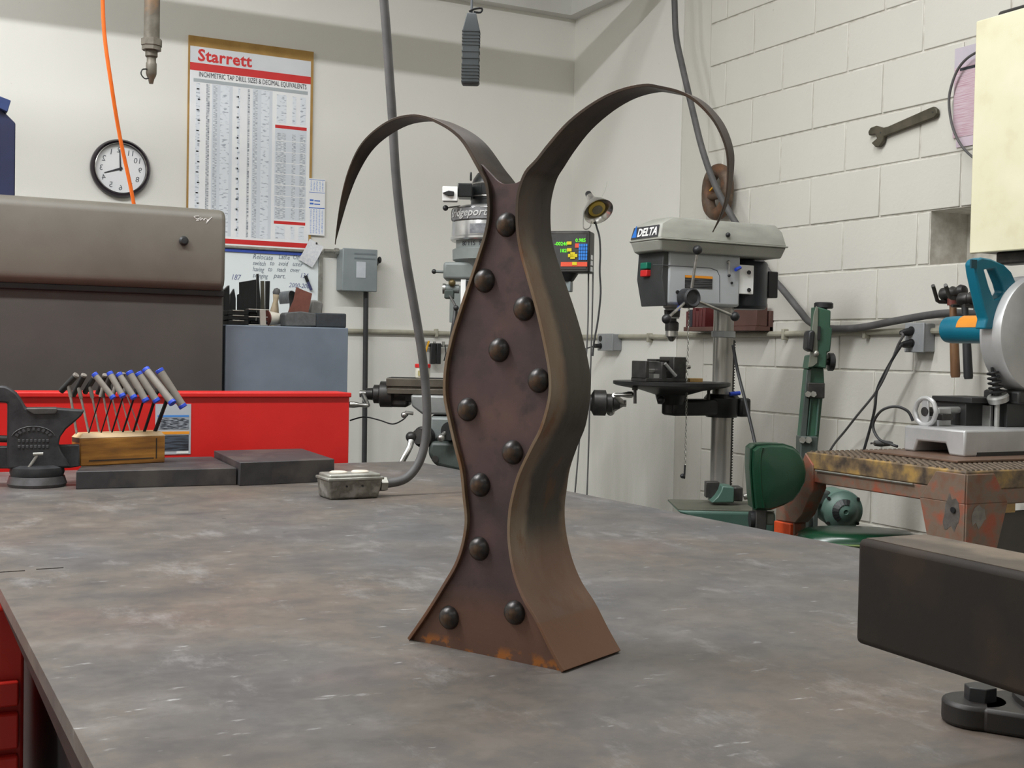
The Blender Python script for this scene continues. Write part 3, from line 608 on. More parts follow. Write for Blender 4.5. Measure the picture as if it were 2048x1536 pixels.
# blue-grey cabinet
YG = 4.3
a = PY(697, 656, YG); g0 = thing('blue_grey_cabinet', 'plain blue-grey metal cabinet with odds and ends on top', 'cabinet', (a.x, YG, 0)); zg = a.z
xg = LP(g0, 'y', 447, 700, 0).x
MB().box(xg + 0.006, 0, 0, 0.45, 0, zg).build('body', M_bluegrey, g0, bevel=0.004)
G = 2048 / 290.0
def gp(x, y, yl=0.1): return LP(g0, 'y', 430 + x / G, 480 + y / G, yl)
gl = Vector((a.x, YG, 0))
def on_cab(name, label, cat, pts, y0, y1, m, bev=0.002, group=None, lift=True):
    P = [gp(x, y, (y0 + y1) / 2) for x, y in pts]; zmin = min(p.z for p in P); cx = sum(p.x for p in P) / len(P)
    dz = zg - zmin if lift else 0
    t = thing(name, label, cat, (gl.x + cx, gl.y + (y0 + y1) / 2, zmin + dz), 0, group)
    o = MB().prism([(p.x - cx, p.z - zmin) for p in P], -(y1 - y0) / 2, (y1 - y0) / 2).build(name, m, None, bevel=bev)
    o.location = t.location; FR[o.name] = FR[t.name]; lab_, ct = t['label'], t['category']; nm = t.name; gr = t.get('group')
    bpy.data.objects.remove(t); o.name = nm; tag(o, lab_, ct, gr); return o
M_ablk = mat('abrasive_grey', c(86, 88, 88), c(74, 76, 76), 60, 0.85, bmp=0.4); M_abrown = mat('abrasive_brown', c(118, 72, 60), c(106, 64, 54), 60, 0.85, bmp=0.3)
sb = on_cab('sharpening_stone', 'long grey sharpening stone with a dark half lying on the blue-grey cabinet', 'stone', [(960, 1230), (950, 1060), (980, 1035), (1180, 1020), (1290, 1035), (1390, 1050), (1390, 1230)], 0.02, 0.09, M_ablk, 0.004)
ct = Vector(sb.location); d0, d1 = gp(1385, 1235, 0.055), gp(1815, 1045, 0.055)
MB().box(gl.x + d0.x - ct.x, gl.x + d1.x - ct.x, -0.035, 0.035, 0, d1.z - d0.z).build('dark_half', mat('abrasive_dark', c(52, 56, 60), c(44, 48, 52), 60, 0.85, bmp=0.3), sb, bevel=0.005)
def curl(name, label, p_list, y0, y1, m):
    P = [gp(x, y, (y0 + y1) / 2) for x, y in p_list]; zmin = min(p.z for p in P); cx = P[0].x
    pts = spline([Vector((p.x - cx, 0, p.z - zmin)) for p in P], 5); b = MB(); yw = (y1 - y0) / 2
    rg = []
    for i, p in enumerate(pts):
        a_, c_ = pts[max(0, i - 1)], pts[min(len(pts) - 1, i + 1)]; tt = (c_ - a_).normalized(); nn = Vector((-tt.z, 0, tt.x)) * 0.002
        rg.append([(p.x, -yw, p.z), (p.x + nn.x, -yw, p.z + nn.z), (p.x + nn.x, yw, p.z + nn.z), (p.x, yw, p.z)])
    o = b.rings(rg).build(name, m); o.location = (gl.x + cx, gl.y + (y0 + y1) / 2, zg); return tag(o, label, 'sandpaper')
curl('sandpaper_sheet', 'grey sheet of sandpaper curled into an open roll on the cabinet', [(880, 1225), (1000, 1150), (1110, 1000), (1120, 860), (1060, 740), (990, 725), (965, 800), (980, 900)], 0.12, 0.24, mat('sandpaper_grey', c(112, 116, 118), c(98, 102, 106), 40, 0.8))
o = on_cab('sandpaper_sheet', 'reddish brown sheet of sandpaper leaning behind the sharpening stone', 'sandpaper', [(1040, 1000), (1110, 850), (1148, 668), (1240, 710), (1370, 760), (1320, 1010), (1310, 1230), (1040, 1230)], 0.102, 0.108, M_abrown, 0.0008)
on_cab('sanding_sponge', 'grey block leaning behind the reddish brown sandpaper', 'sanding sponge', [(1290, 1230), (1350, 860), (1380, 840), (1480, 870), (1500, 900), (1460, 1230)], 0.13, 0.18, mat('sponge_grey', c(122, 120, 116), c(108, 106, 102), 50, 0.85, bmp=0.3), 0.006)
# white cup on its side
cu = gp(870, 990, 0.118); zc = 0.0295
t = thing('paper_cup', 'white paper cup lying on its side on the cabinet', 'cup', (gl.x + cu.x, gl.y + 0.118, zg))
r1 = 0.028; MB().lathe([(0.0, 0), (r1 * 0.7, 0), (r1 * 0.72, 0.001), (r1, 0.055), (r1 * 0.96, 0.055), (r1 * 0.68, 0.003), (0.0, 0.003)], (0.012, 0.0, zc), (-1, -0.3, 0.0), 28, caps=False).build('cup_wall', mat('cup_white', c(226, 220, 206), c(210, 204, 190), 12, 0.5), t)
MB().lathe([(r1, 0), (r1 * 1.05, 0.002), (r1, 0.004)], Vector((0.012, 0, zc)) + Vector((-1, -0.3, 0)).normalized() * 0.053, (-1, -0.3, 0), 28).build('rim', mat('cup_rim', c(120, 66, 56), c(104, 58, 50), 12, 0.5), t)
# wooden knob handled tool
a_, b_, c_ = gp(870, 690, 0.275), gp(830, 800, 0.275), gp(815, 1225, 0.275)
t = thing('wooden_handle', 'pale turned wooden tool handle standing behind the paper cup', 'tool handle', (gl.x + c_.x, gl.y + 0.275, zg))
hh = a_.z - c_.z
MB().lathe([(0.02, 0), (0.021, hh * 0.25), (0.015, hh * 0.5), (0.0095, hh * 0.68), (0.011, hh * 0.76), (0.0145, hh * 0.9), (0.01, hh * 1.0), (0, hh * 1.03)], (0, 0, 0), (0.1, 0, 1), 20).build('turned_wood', mat('pale_wood', c(196, 178, 150), c(172, 152, 124), 12, 0.5, stretch=(4, 4, 1)), t)
MB().lathe([(0.0135, hh * 0.86), (0.0155, hh * 0.92), (0.0108, hh * 1.01), (0, hh * 1.045)], (0, 0, 0), (0.1, 0, 1), 20).build('grey_cap', M_rubber, t)
# black metal stock standing up and the stacked holders
grp = 'black bar stock on the blue-grey cabinet'
M_bst = mat('black_stock', c(30, 33, 34), c(22, 24, 26), 14, 0.4, 0.3)
on_cab('metal_plate', 'wide black metal plate standing upright on the cabinet', 'metal plate', [(345, 1000), (340, 620), (580, 580), (580, 980), (570, 1230), (345, 1230)], 0.1, 0.108, M_bst, 0.001, grp)
on_cab('metal_bar', 'tall thin black metal bar beside the wide black plate', 'metal bar', [(585, 1230), (585, 495), (612, 495), (640, 900), (640, 1230)], 0.11, 0.12, M_bst, 0.001, grp)
on_cab('metal_bar', 'olive grey metal bar between two black bars', 'metal bar', [(645, 1230), (645, 590), (692, 590), (700, 1230)], 0.13, 0.14, mat('olive_steel', c(84, 82, 70), c(70, 68, 58), 10, 0.4, 0.4), 0.001, grp)
on_cab('metal_bar', 'thick black metal bar beside the pale tool handle', 'metal bar', [(706, 1230), (712, 590), (770, 590), (752, 1230)], 0.15, 0.165, M_bst, 0.001, grp)
on_cab('metal_plate', 'short black metal plate in front of the wide black plate', 'metal plate', [(310, 1230), (310, 800), (345, 780), (400, 900), (400, 1230)], 0.0945, 0.0985, M_bst, 0.001, grp)
on_cab('metal_plate', 'pointed black metal plate next to the machine enclosure', 'metal plate', [(110, 1230), (115, 740), (190, 670), (200, 1230)], 0.1, 0.13, M_bst, 0.001, grp)
on_cab('metal_plate', 'slanted black metal plate second from the machine enclosure', 'metal plate', [(208, 1230), (212, 800), (262, 715), (285, 860), (280, 1230)], 0.1, 0.12, M_bst, 0.001, grp)
for i, yy in enumerate((1195, 1115, 1030)):
    o = on_cab('ribbed_tray', ['lowest', 'middle', 'topmost'][i] + ' black ribbed tray in the stack on the blue-grey cabinet', 'tray', [(140, yy), (150, yy - 62), (430, yy - 62), (430, yy)], 0.01, 0.09, M_bst, 0.001, 'black ribbed trays', lift=(i == 0))
    p = gp(290, yy - 62, 0.05); top = p.z - gp(290, yy, 0.05).z
    MB().box(-0.0215, 0.0205, -0.043, 0.043, top - 0.002, top + 0.002).build('pale_rim', M_galv, o, bevel=0.0008)
    if i: o.location.z = zprev
    zprev = o.location.z + top + 0.002
o = on_cab('pale_rack', 'pale grey metal rack with two shelves holding black parts', 'rack', [(635, 1215), (630, 985), (710, 985), (720, 1215)], 0.012, 0.022, mat('pale_metal', c(176, 172, 164), c(156, 152, 144), 12, 0.45, 0.2), 0.001)
ctr = Vector(o.location)
for (yy, xa, xb) in ((985, 475, 770), (1090, 475, 745), (1205, 475, 745)):
    p0, p1 = gp(xa, yy, 0.017), gp(xb, yy, 0.017)
    MB().box(gl.x + p0.x - ctr.x, gl.x + p1.x - ctr.x, 0, 0.045, p0.z - zg + 0.0, p0.z - zg + 0.004).build('shelf', MATS['pale_metal'], o, bevel=0.001)
for i, (xx, yy) in enumerate(((535, 1085), (550, 1190), (680, 1190))):
    p = gp(xx, yy, 0.04); lev = gp(xx, 1090 if i == 0 else 1205, 0.017).z + 0.004
    t_ = MB().cyl((-0.014, 0, 0.0072), (0.014, 0, 0.0072), 0.0072, n=18).build('steel_roller', M_keyst, loc=(gl.x + p.x, gl.y + 0.04, lev)); tag(t_, ['black steel roller on the upper shelf of the pale rack', 'black steel roller on the lower shelf of the pale rack', 'black steel roller at the upright of the pale rack'][i], 'roller', 'rollers in the pale rack')
# ================================================================== BACK WALL
def back(px, py, d=0.0): return PY(px, py, YB - d)
# clock, a mirror-image face
cc = back(240, 338); rc = abs(back(300, 338).x - cc.x) * 1.0
ck = thing('wall_clock', 'round wall clock with a reversed dial and a dark shiny rim', 'clock', (cc.x, YB, cc.z))
MB().lathe([(rc * 0.97, 0), (rc, 0.012), (rc * 0.98, 0.03), (rc * 0.92, 0.042), (rc * 0.86, 0.036), (rc * 0.83, 0.022), (rc * 0.83, 0.01), (0, 0.01)], (0, 0, 0), (0, -1, 0), 64).build('rim', mat('clock_rim', c(58, 50, 58), c(44, 38, 46), 6, 0.15, 0.6), ck)
MB().lathe([(rc * 0.835, 0), (rc * 0.86, 0.003), (rc * 0.835, 0.005)], (0, -0.034, 0), (0, -1, 0), 64, caps=False).build('chrome_ring', M_steel, ck)
MB().cyl((0, -0.009, 0), (0, -0.013, 0), rc * 0.83, n=64).build('dial', M_paper, ck)
M_num = mat('numeral_grey', c(96, 98, 104), c(86, 88, 94), 9, 0.6)
for h in range(1, 13):
    ang = rad(90 + 30 * h); x, z = rc * 0.64 * math.cos(ang), rc * 0.64 * math.sin(ang)
    text(str(h), rc * 0.27, (x, -0.0135, z - rc * 0.095), (1, 0, 0), (0, 0, 1), M_num, ck, 'numeral', align='CENTER', mirror=True, shear=-0.12)
def hand(ang, L, wd, nm):
    d = Vector((math.cos(rad(ang)), 0, math.sin(rad(ang)))); s_ = Vector((-d.z, 0, d.x)) * wd
    a, b = -d * L * 0.12, d * L
    MB().prism([((a + s_).x, (a + s_).z), ((a - s_).x, (a - s_).z), ((b - s_ * 0.4).x, (b - s_ * 0.4).z), ((b + s_ * 0.4).x, (b + s_ * 0.4).z)], -0.0165, -0.0155).build(nm, M_ink, ck)
hand(93, rc * 0.66, 0.0045, 'minute_hand'); hand(199, rc * 0.56, 0.0055, 'hour_hand')
MB().cyl((0, -0.012, 0), (0, -0.018, 0), 0.006, n=12).build('hub', M_ink, ck)
# tap drill chart
xl, xrr = back(374, 280).x, back(623, 300).x; ztp, zbt = back(503, 88).z, back(530, 496).z
ch = thing('wall_chart', 'tall printed tap drill chart mounted on a tan board', 'chart', ((xl + xrr) / 2, YB, zbt))
CWd, CHt = xrr - xl, ztp - zbt
MB().box(-CWd / 2, CWd / 2, -0.012, 0, 0, CHt).build('backing_board', mat('tan_board', c(176, 138, 74), c(158, 122, 62), 12, 0.6), ch, smooth=False)
def cbox(n, u0, u1, v0, v1, m, dd=0.0135, par=None): return MB().box(-CWd / 2 + CWd * u0, -CWd / 2 + CWd * u1, -dd, -0.011, CHt * (1 - v1), CHt * (1 - v0)).build(n, m, par or ch, smooth=False)
sheet = cbox('printed_sheet', 0.012, 0.978, 0.05, 0.998, M_paper, 0.0130)
cbox('header_band', 0.012, 0.978, 0.05, 0.128, mat('chart_grey', c(214, 216, 220), c(206, 208, 212), 4, 0.5), 0.0133, sheet)
cbox('red_band', 0.012, 0.978, 0.128, 0.165, M_red, 0.0135, sheet)
M_cg = mat('column_grey', c(214, 219, 226), c(208, 213, 221), 8, 0.6)
M_hd = mat('heading_grey', c(176, 182, 186), c(166, 172, 176), 8, 0.6)
cbox('heading_bar', 0.04, 0.955, 0.203, 0.22, M_hd, 0.0135, sheet)
for u0, u1 in ((0.185, 0.345), (0.505, 0.665)): cbox('grey_column', u0, u1, 0.222, 0.955, M_cg, 0.0133, sheet)
cbox('grey_column', 0.69, 0.95, 0.4, 0.855, M_cg, 0.0133, sheet)
M_rows = print_mat('row_print', c(226, 229, 233), c(158, 164, 174), 60, 330, 0.5, 0.12); M_rows2 = print_mat('row_print_dark', c(230, 232, 235), c(112, 116, 126), 45, 420, 0.5, 0.1)
M_rows3 = print_mat('row_print_sparse', c(224, 228, 234), c(166, 172, 182), 40, 110, 0.62, 0.06)
for u0, u1, m in ((0.14, 0.165, M_rows2), (0.195, 0.225, M_rows), (0.25, 0.32, M_rows3), (0.06, 0.09, M_rows3), (0.385, 0.405, M_rows3), (0.465, 0.482, M_rows2), (0.512, 0.545, M_rows), (0.575, 0.64, M_rows3)): cbox('figure_column', u0, u1, 0.225, 0.955, m, 0.0136, sheet)
for u0, u1 in ((0.7, 0.78), (0.83, 0.86), (0.895, 0.94)):
    cbox('figure_column', u0, u1, 0.425, 0.85, M_rows, 0.0136, sheet); cbox('figure_column', u0, u1, 0.885, 0.95, M_rows3, 0.0136, sheet); cbox('figure_column', u0, u1, 0.235, 0.375, M_rows3, 0.0136, sheet)
cbox('red_rule', 0.69, 0.95, 0.385, 0.401, M_red, 0.0136, sheet); cbox('red_rule', 0.69, 0.95, 0.862, 0.877, M_red, 0.0136, sheet); cbox('red_band', 0.012, 0.978, 0.966, 0.99, M_red, 0.0136, sheet)
for v in (0.46, 0.515, 0.57, 0.625, 0.68, 0.735, 0.79): cbox('white_rule', 0.69, 0.95, v, v + 0.004, M_paper, 0.0138, sheet)
for i, v in enumerate([0.25 + 0.05 * j for j in range(14)]):
    cbox('size_mark', 0.065 + 0.01 * (i % 2), 0.085 + 0.01 * (i % 2), v, v + 0.006, M_hd, 0.0136, sheet); cbox('size_mark', 0.375, 0.395, v + 0.015, v + 0.024, M_hd, 0.0136, sheet)
text('Starrett', CHt * 0.079, (-CWd * 0.43, -0.0137, CHt * 0.884), (1, 0, 0), (0, 0, 1), M_red, sheet, 'brand_lettering', bold=0.0022, spacing=1.05)
text('INCH/METRIC TAP DRILL SIZES & DECIMAL EQUIVALENTS', CHt * 0.0345, (-CWd * 0.42, -0.0137, CHt * 0.807), (1, 0, 0), (0, 0, 1), M_ink, sheet, 'title_lettering', fit=CWd * 0.86)
# blue and white slip, folded note, whiteboard
a, b = back(616, 357), back(647, 472)
t = thing('paper_slip', 'narrow white slip with blue printing taped beside the chart', 'paper', ((a.x + b.x) / 2, YB - 0.0122, b.z)); w2 = (b.x - a.x) / 2; h2 = a.z - b.z
MB().box(-w2, w2, -0.003, 0, 0, h2).build('sheet', M_paper, t, smooth=False)
M_bl = mat('slip_blue', c(66, 112, 200), c(60, 104, 190), 9, 0.6)
for v, th in ((0.985, 0.008), (0.76, 0.008), (0.49, 0.016)): MB().box(-w2 * 0.95, w2 * 0.95, -0.0036, -0.002, h2 * v - h2 * th, h2 * v).build('blue_rule', M_bl, t, smooth=False)
for v in (0.6, 0.54): MB().box(-w2 * 0.85, -w2 * 0.4, -0.0036, -0.002, h2 * v, h2 * (v + 0.03)).build('blue_mark', M_bl, t, smooth=False); MB().box(-w2 * 0.3, w2 * 0.4, -0.0036, -0.002, h2 * v, h2 * (v + 0.02)).build('blue_mark', M_bl, t, smooth=False)
for u in (-0.7, -0.35, 0.0, 0.35, 0.7):
    MB().box(w2 * (u - 0.09), w2 * (u + 0.09), -0.0034, -0.002, h2 * 0.03, h2 * 0.46).build('figure_column', print_mat('slip_print', c(226, 230, 240), c(150, 170, 214), 60, 300), t, smooth=False); MB().box(w2 * (u - 0.09), w2 * (u + 0.09), -0.0034, -0.002, h2 * 0.78, h2 * 0.96).build('figure_column', print_mat('slip_print2', c(226, 230, 240), c(150, 170, 214), 60, 300), t, smooth=False)
YWb = 0.02
wb0, wb1 = back(400, 503), back(640, 640)
wbd = thing('whiteboard', 'whiteboard with handwritten notes under the chart', 'whiteboard', (wb1.x, YB, wb1.z)); wz = back(530, 502).z - wb1.z; wx = wb0.x - wb1.x
MB().box(wx, 0, -0.012, 0, 0, wz).build('panel', mat('board_white', c(232, 238, 238), c(226, 233, 234), 3, 0.25), wbd, smooth=False)
MB().box(wx, 0, -0.02, 0, wz - 0.014, wz).build('frame', mat('board_blue', c(58, 84, 176), c(52, 78, 166), 5, 0.4), wbd, smooth=False)
MB().box(-0.018, 0.004, -0.022, 0, 0, wz).build('frame', M_galv, wbd, bevel=0.002)
MB().box(wx, 0, -0.03, 0, wz + 0.002, wz + 0.0145).build('top_rail', M_galv, wbd, bevel=0.004)
M_pen = mat('pen_grey', c(120, 128, 140), c(110, 118, 130), 9, 0.6); M_penb = mat('pen_blue', c(120, 124, 160), c(110, 114, 150), 9, 0.6)
def wb(x, y): return LP(wbd, 'y', 430 + x / G, 480 + y / G, -0.0125)
for s_, x, xe, y, sz_, m in (('Relocate', 530, 810, 262, 0.036, M_pen), ('Lathe', 895, 1050, 266, 0.036, M_pen), ('On', 1095, 1180, 270, 0.036, M_pen), ('switch', 530, 710, 352, 0.034, M_pen), ('to', 770, 830, 355, 0.034, M_pen), ('avoid', 895, 1030, 358, 0.034, M_pen), ('user', 1090, 1235, 364, 0.034, M_pen),
        ('having', 530, 690, 438, 0.034, M_pen), ('to', 745, 800, 440, 0.034, M_pen), ('reach', 870, 995, 444, 0.034, M_pen), ('over', 1055, 1195, 448, 0.034, M_pen), ('swinging', 530, 745, 526, 0.034, M_pen), ('part.', 825, 995, 530, 0.034, M_pen), ('187', 220, 350, 558, 0.04, M_penb), ('134', 1195, 1300, 530, 0.036, M_penb), ('2000-200', 1040, 1330, 665, 0.034, M_penb)):
    p = wb(x, y); text(s_, sz_, (p.x, -0.0125, p.z), (1, 0, -0.03), (0, 0, 1), m, wbd, 'handwriting', shear=0.25, fit=wb(xe, y).x - p.x)
# marker in the board tray loop, standing against the frame
p0, p1 = back(613, 551, 0.04), back(625, 580, 0.04)
t = thing('marker_pen', 'dark whiteboard marker hung at the whiteboard frame', 'marker', (p1.x, YB - 0.0205, p1.z)); v = Vector((p0.x - p1.x, 0, p0.z - p1.z))
MB().cyl((0, 0, 0), v * 0.6, 0.0075, n=12).build('barrel', mat('marker_blue', c(70, 72, 110), c(60, 62, 98), 9, 0.4), t); MB().cyl(v * 0.58, v, 0.0085, n=12).build('cap', M_black, t)
# tilted note
p = back(622, 506, 0.03); t = thing('paper_note', 'curled white paper note pinned at a tilt over the whiteboard corner', 'paper', (p.x, YB - 0.032, p.z))
ry = Matrix.Rotation(rad(28), 3, 'Y'); rg = []
for i in range(9):
    u = -0.062 + 0.124 * i / 8; y = -0.006 + 0.012 * (2 * i / 8 - 1) ** 2
    rg.append([ry @ Vector((x, y + d, u)) for x, d in ((-0.04, 0), (0.042, -0.004), (0.042, -0.002), (-0.04, 0.002))])
MB().rings(rg).build('sheet', mat('note_paper', c(226, 226, 228), c(206, 208, 214), 90, 0.6), t)
MB().sphere(ry @ Vector((0, -0.004, 0.058)), 0.005).build('pin', M_dsteel, t)
# conduits
M_cond = mat('painted_conduit', c(170, 166, 150), c(150, 146, 130), 14, 0.5)
ycon = 0.014
cz = [(640, 661), (698, 662), (800, 664), (900, 667), (1040, 670), (1146, 674)]
pts = [PY(x, y, YB - 0.02) for x, y in cz]; pts = [Vector((p.x, YB - 0.014, p.z)) for p in pts]
pe = [Vector((XW - 0.03, YB - 0.014, pts[-1].z)), Vector((XW - 0.014, YB - 0.03, pts[-1].z))]
pr = [PX(x, y, XW - 0.014) for x, y in ((1240, 673), (1300, 673), (1330, 674), (1352, 668), (1400, 671), (1600, 667), (1800, 663), (1860, 662), (1950, 660), (2060, 658))]
zc_ = sum(p.z for p in pts) / len(pts)
base = Vector((pts[0].x, YB, zc_ - 0.012)); t = thing('wall_conduit', 'painted metal conduit running level round the wall corner', 'conduit', base)
MB().tube([p - base for p in [Vector((PY(450, 661, YB).x, YB - 0.014, pts[0].z))] + pts + pe + pr], 0.0125, 10).build('pipe', M_cond, t)
for x, y in ((730, 664), (870, 666)):
    p = PY(x, y, YB) - base; MB().box(p.x - 0.008, p.x + 0.008, -0.03, 0, p.z - 0.022, p.z + 0.022).build('strap', M_cond, t, bevel=0.003)
for x, y in ((1304, 675), (1575, 668), (1738, 665)):
    p = PX(x, y, XW) - base; MB().box(p.x - 0.03, p.x, p.y - 0.008, p.y + 0.008, p.z - 0.025, p.z + 0.022).build('strap', M_cond, t, bevel=0.003)
# disconnect switch
a, b = back(686, 497, 0.1), back(752, 583, 0.1)
sw = thing('disconnect_switch', 'grey metal electrical disconnect box with a side lever', 'switch box', ((a.x + b.x) / 2, YB, b.z)); w2 = (b.x - a.x) / 2; h2 = a.z - b.z
MB().box(-w2, w2, -0.1, 0, 0, h2).build('box', M_box, sw, bevel=0.006); MB().box(-w2 - 0.003, w2 + 0.003, -0.108, -0.098, -0.003, h2 + 0.003).build('cover', M_box, sw, bevel=0.004)
p0, p1 = LP(sw, 'y', 713, 523, -0.109), LP(sw, 'y', 731, 556, -0.109); MB().box(p0.x, p1.x, -0.11, -0.107, p1.z, p0.z).build('label', mat('pale_label', c(196, 200, 206), c(186, 190, 196), 20, 0.5), sw, smooth=False)
p0 = LP(sw, 'y', 731, 508, -0.109)
for i in range(2): MB().box(p0.x - 0.06, p0.x + 0.055, -0.1095, -0.107, p0.z - 0.004 - i * 0.024, p0.z + 0.004 - i * 0.024).build('stamped_line', mat('stamp_grey', c(112, 120, 124), c(104, 112, 116), 40, 0.5), sw, smooth=False)
l0_, l1_ = LP(sw, 'y', 754, 535, -0.05), LP(sw, 'y', 759, 520, -0.05)
MB().box(w2, w2 + 0.012, -0.06, -0.04, LP(sw, 'y', 754, 560, -0.05).z, l0_.z).build('lever_plate', M_dsteel, sw, bevel=0.002); MB().tube([(w2 + 0.008, -0.05, l0_.z - 0.01), l1_], 0.006, 8).build('lever', M_black, sw); MB().sphere(l1_, 0.014, (0.8, 0.8, 1.3)).build('lever_knob', M_black, sw)
pp = LP(sw, 'y', 690, 504, -0.03); MB().cyl((wb1.x - sw.location.x + 0.006, -0.03, pp.z), (-w2, -0.03, pp.z), 0.011, n=12).build('feed_conduit', M_galv, sw); MB().cyl((-w2 - 0.02, -0.03, pp.z), (-w2, -0.03, pp.z), 0.018, n=8).build('fitting', M_galv, sw)
p0 = LP(sw, 'y', 732, 584, -0.05); MB().tube([(p0.x, -0.05, 0.004), (p0.x + 0.003, -0.05, -0.4), (p0.x + 0.006, -0.05, -0.9)], 0.0135, 12).build('drop_cord', M_darkrub, sw)
# orange air hose, hanging pipe, hanging pendant
p0, p1 = PD(204, -60, 4.6), PD(268, 410, 4.9)
hb_ = PY(300, 600, YB); base = Vector((p1.x, p1.y, p1.z - 0.3))
t = thing('orange_cord', 'bright orange cord hanging slack in front of the clock', 'cord', base)
M_or = mat('orange_sheath', c(246, 120, 40), c(238, 108, 32), 12, 0.45)
MB().tube([Vector((PD(196, -300, 4.45).x, PD(196, -300, 4.45).y, ZC)) - base, PD(196, -300, 4.45) - base, p0 - base, PD(208, 60, 4.65) - base, PD(222, 165, 4.7) - base, PD(240, 275, 4.8) - base, p1 - base, Vector((0.05, 0.05, 0))], 0.0078, 10, smooth=4).build('cord', M_or, t)
pt = PD(303, 100, 3.6); t = thing('pipe_drop', 'brown-grey air pipe hanging down with a threaded fitting at its end', 'pipe', (pt.x, pt.y, 0))
M_pipe = mat('aged_pipe', c(112, 106, 96), c(92, 86, 76), 16, 0.5, 0.3, c3=c(120, 96, 74))
def pz(py): return PD(303, py, 3.6).z
U = 3.6 / FPX
MB().cyl((0, 0, pz(78)), (0, 0, ZC), 15.5 * U, n=24).build('pipe', M_pipe, t)
MB().lathe([(17 * U, pz(78)), (20.5 * U, pz(79)), (20.5 * U, pz(92)), (19 * U, pz(93)), (19 * U, pz(101)), (12 * U, pz(102))], (0, 0, 0), (0, 0, 1), 8).build('coupling', M_pipe, t)
MB().lathe([(11 * U, pz(100)), (12 * U, pz(104)), (12 * U, pz(113)), (9 * U, pz(116)), (9 * U, pz(124)), (10.5 * U, pz(127)), (10.5 * U, pz(147)), (9 * U, pz(152)), (6 * U, pz(158)), (4 * U, pz(167))], (0, 0, 0), (0, 0, 1), 20).build('quick_fitting', M_pipe, t)
lp_ = [Vector((-10 * U, -5 * U, pz(140))), Vector((-19 * U, -8 * U, pz(143))), Vector((-21 * U, -8 * U, pz(152))), Vector((-14 * U, -8 * U, pz(160))), Vector((-6 * U, -8 * U, pz(158)))]
MB().tube(lp_, 1.5 * U, 6, smooth=3).build('wire_loop', M_dsteel, t)
pt = PD(942, 100, 3.2); t = thing('hanging_pendant', 'dark grey ribbed control pendant hanging on a thin cable', 'pendant', (pt.x, pt.y, PD(942, 172, 3.2).z), -0.48)
U = 3.2 / FPX; zz = lambda py: (172 - py) * U
M_pend = mat('pendant_grey', c(70, 74, 76), c(58, 62, 64), 14, 0.55)
def sqr(w_, d_, z_): return [(-w_, -d_, z_), (w_, -d_, z_), (w_, d_, z_), (-w_, d_, z_)]
MB().rings([sqr(14 * U, 11 * U, zz(170)), sqr(17 * U, 13 * U, zz(168)), sqr(17 * U, 13 * U, zz(62)), sqr(10 * U, 9 * U, zz(32)), sqr(9 * U, 8 * U, zz(28))]).build('grip', M_pend, t, bevel=0.003)
for i in range(16):
    y = 64 + i * 6.6
    if 96 < y < 128 and i % 2: continue
    MB().rings([sqr(17.9 * U, 13.9 * U, zz(y)), sqr(17.9 * U, 13.9 * U, zz(y + 2.6))]).build('rib', M_pend, t)
MB().cyl((0, 0, zz(30)), (-0.004, 0, ZC - t.location.z), 2.6 * U, n=8).build('cable', mat('cable_grey', c(96, 100, 104), c(84, 88, 92), 9, 0.5), t)
MB().tube([(-5 * U, -4 * U, zz(25)), (6 * U, -6 * U, zz(20)), (20 * U, -4 * U, zz(18)), (18 * U, -4 * U, zz(26)), (4 * U, -5 * U, zz(26))], 2.2 * U, 6, smooth=3).build('cable_clip', M_black, t)
# red tool cabinet under the left edge of the bench
p = PY(48, 1400, 2.3); zt_ = 0.62
t = thing('tool_chest', 'red metal drawer chest standing below the bench edge', 'tool chest', (p.x - 0.3, 2.3, 0))
M_redd = mat('red_drawer', c(178, 36, 26), c(164, 30, 22), 5, 0.4)
ztc = PY(20, 1215, 2.3).z
MB().box(-0.5, 0.3, 0, 0.5, 0, ztc).build('body', M_redd, t, bevel=0.006)
zd = [PY(20, v, 2.3).z for v in (1352, 1415, 1500, 1590)] + [0.1]
for za, zb in zip(zd, zd[1:]):
    if za - zb < 0.03: continue
    d = MB().box(-0.48, 0.29, -0.02, 0.0, zb + 0.006, za - 0.006).build('drawer', M_redd, t, bevel=0.004); MB().box(-0.3, -0.05, -0.035, -0.018, za - 0.04, za - 0.025).build('handle', M_black, d, bevel=0.003)

# ================================================================== MILLING MACHINE IN THE CORNER
RZC = math.atan2(RIGHT.y, RIGHT.x)
p = PD(978, 700, 4.75); mill = thing('milling_machine', 'grey vertical knee milling machine with a polished belt housing', 'milling machine', (p.x, p.y, 0), RZC)
def mq(px, py, y=0.0): return LP(mill, 'y', px, py, y)
def mx(px, y=0.0): return mq(px, 600, y).x
def mz(py, y=0.0): return mq(978, py, y).z
U = 4.75 / FPX
M_pol = mat('polished_housing', c(198, 198, 198), c(176, 176, 176), 10, 0.22, 0.85)
M_mot = mat('motor_black', c(46, 48, 48), c(36, 38, 38), 12, 0.3, 0.3)
M_dgreen = mat('dark_grey_green', c(74, 82, 78), c(62, 70, 66), 8, 0.45)
M_tbl = mat('mill_table_steel', c(104, 98, 88), c(84, 78, 70), 16, 0.4, 0.45)
ml = lambda prof, m, n, nn=40, x=0.0, y=0.0: MB().lathe([(r * U, mz(py)) for r, py in prof], (x, y, 0), (0, 0, 1), nn).build(n, m, mill)
ml([(78, 485), (81, 482), (81, 478), (79, 476), (78, 425), (74, 418), (60, 414), (30, 413)], M_pol, 'belt_housing')
ml([(70, 501), (70, 481), (78, 481)], M_greym, 'speed_ring')
ml([(55, 548), (66, 528), (76, 522), (77, 502), (74, 500), (60, 499)], M_greym, 'head_casting')
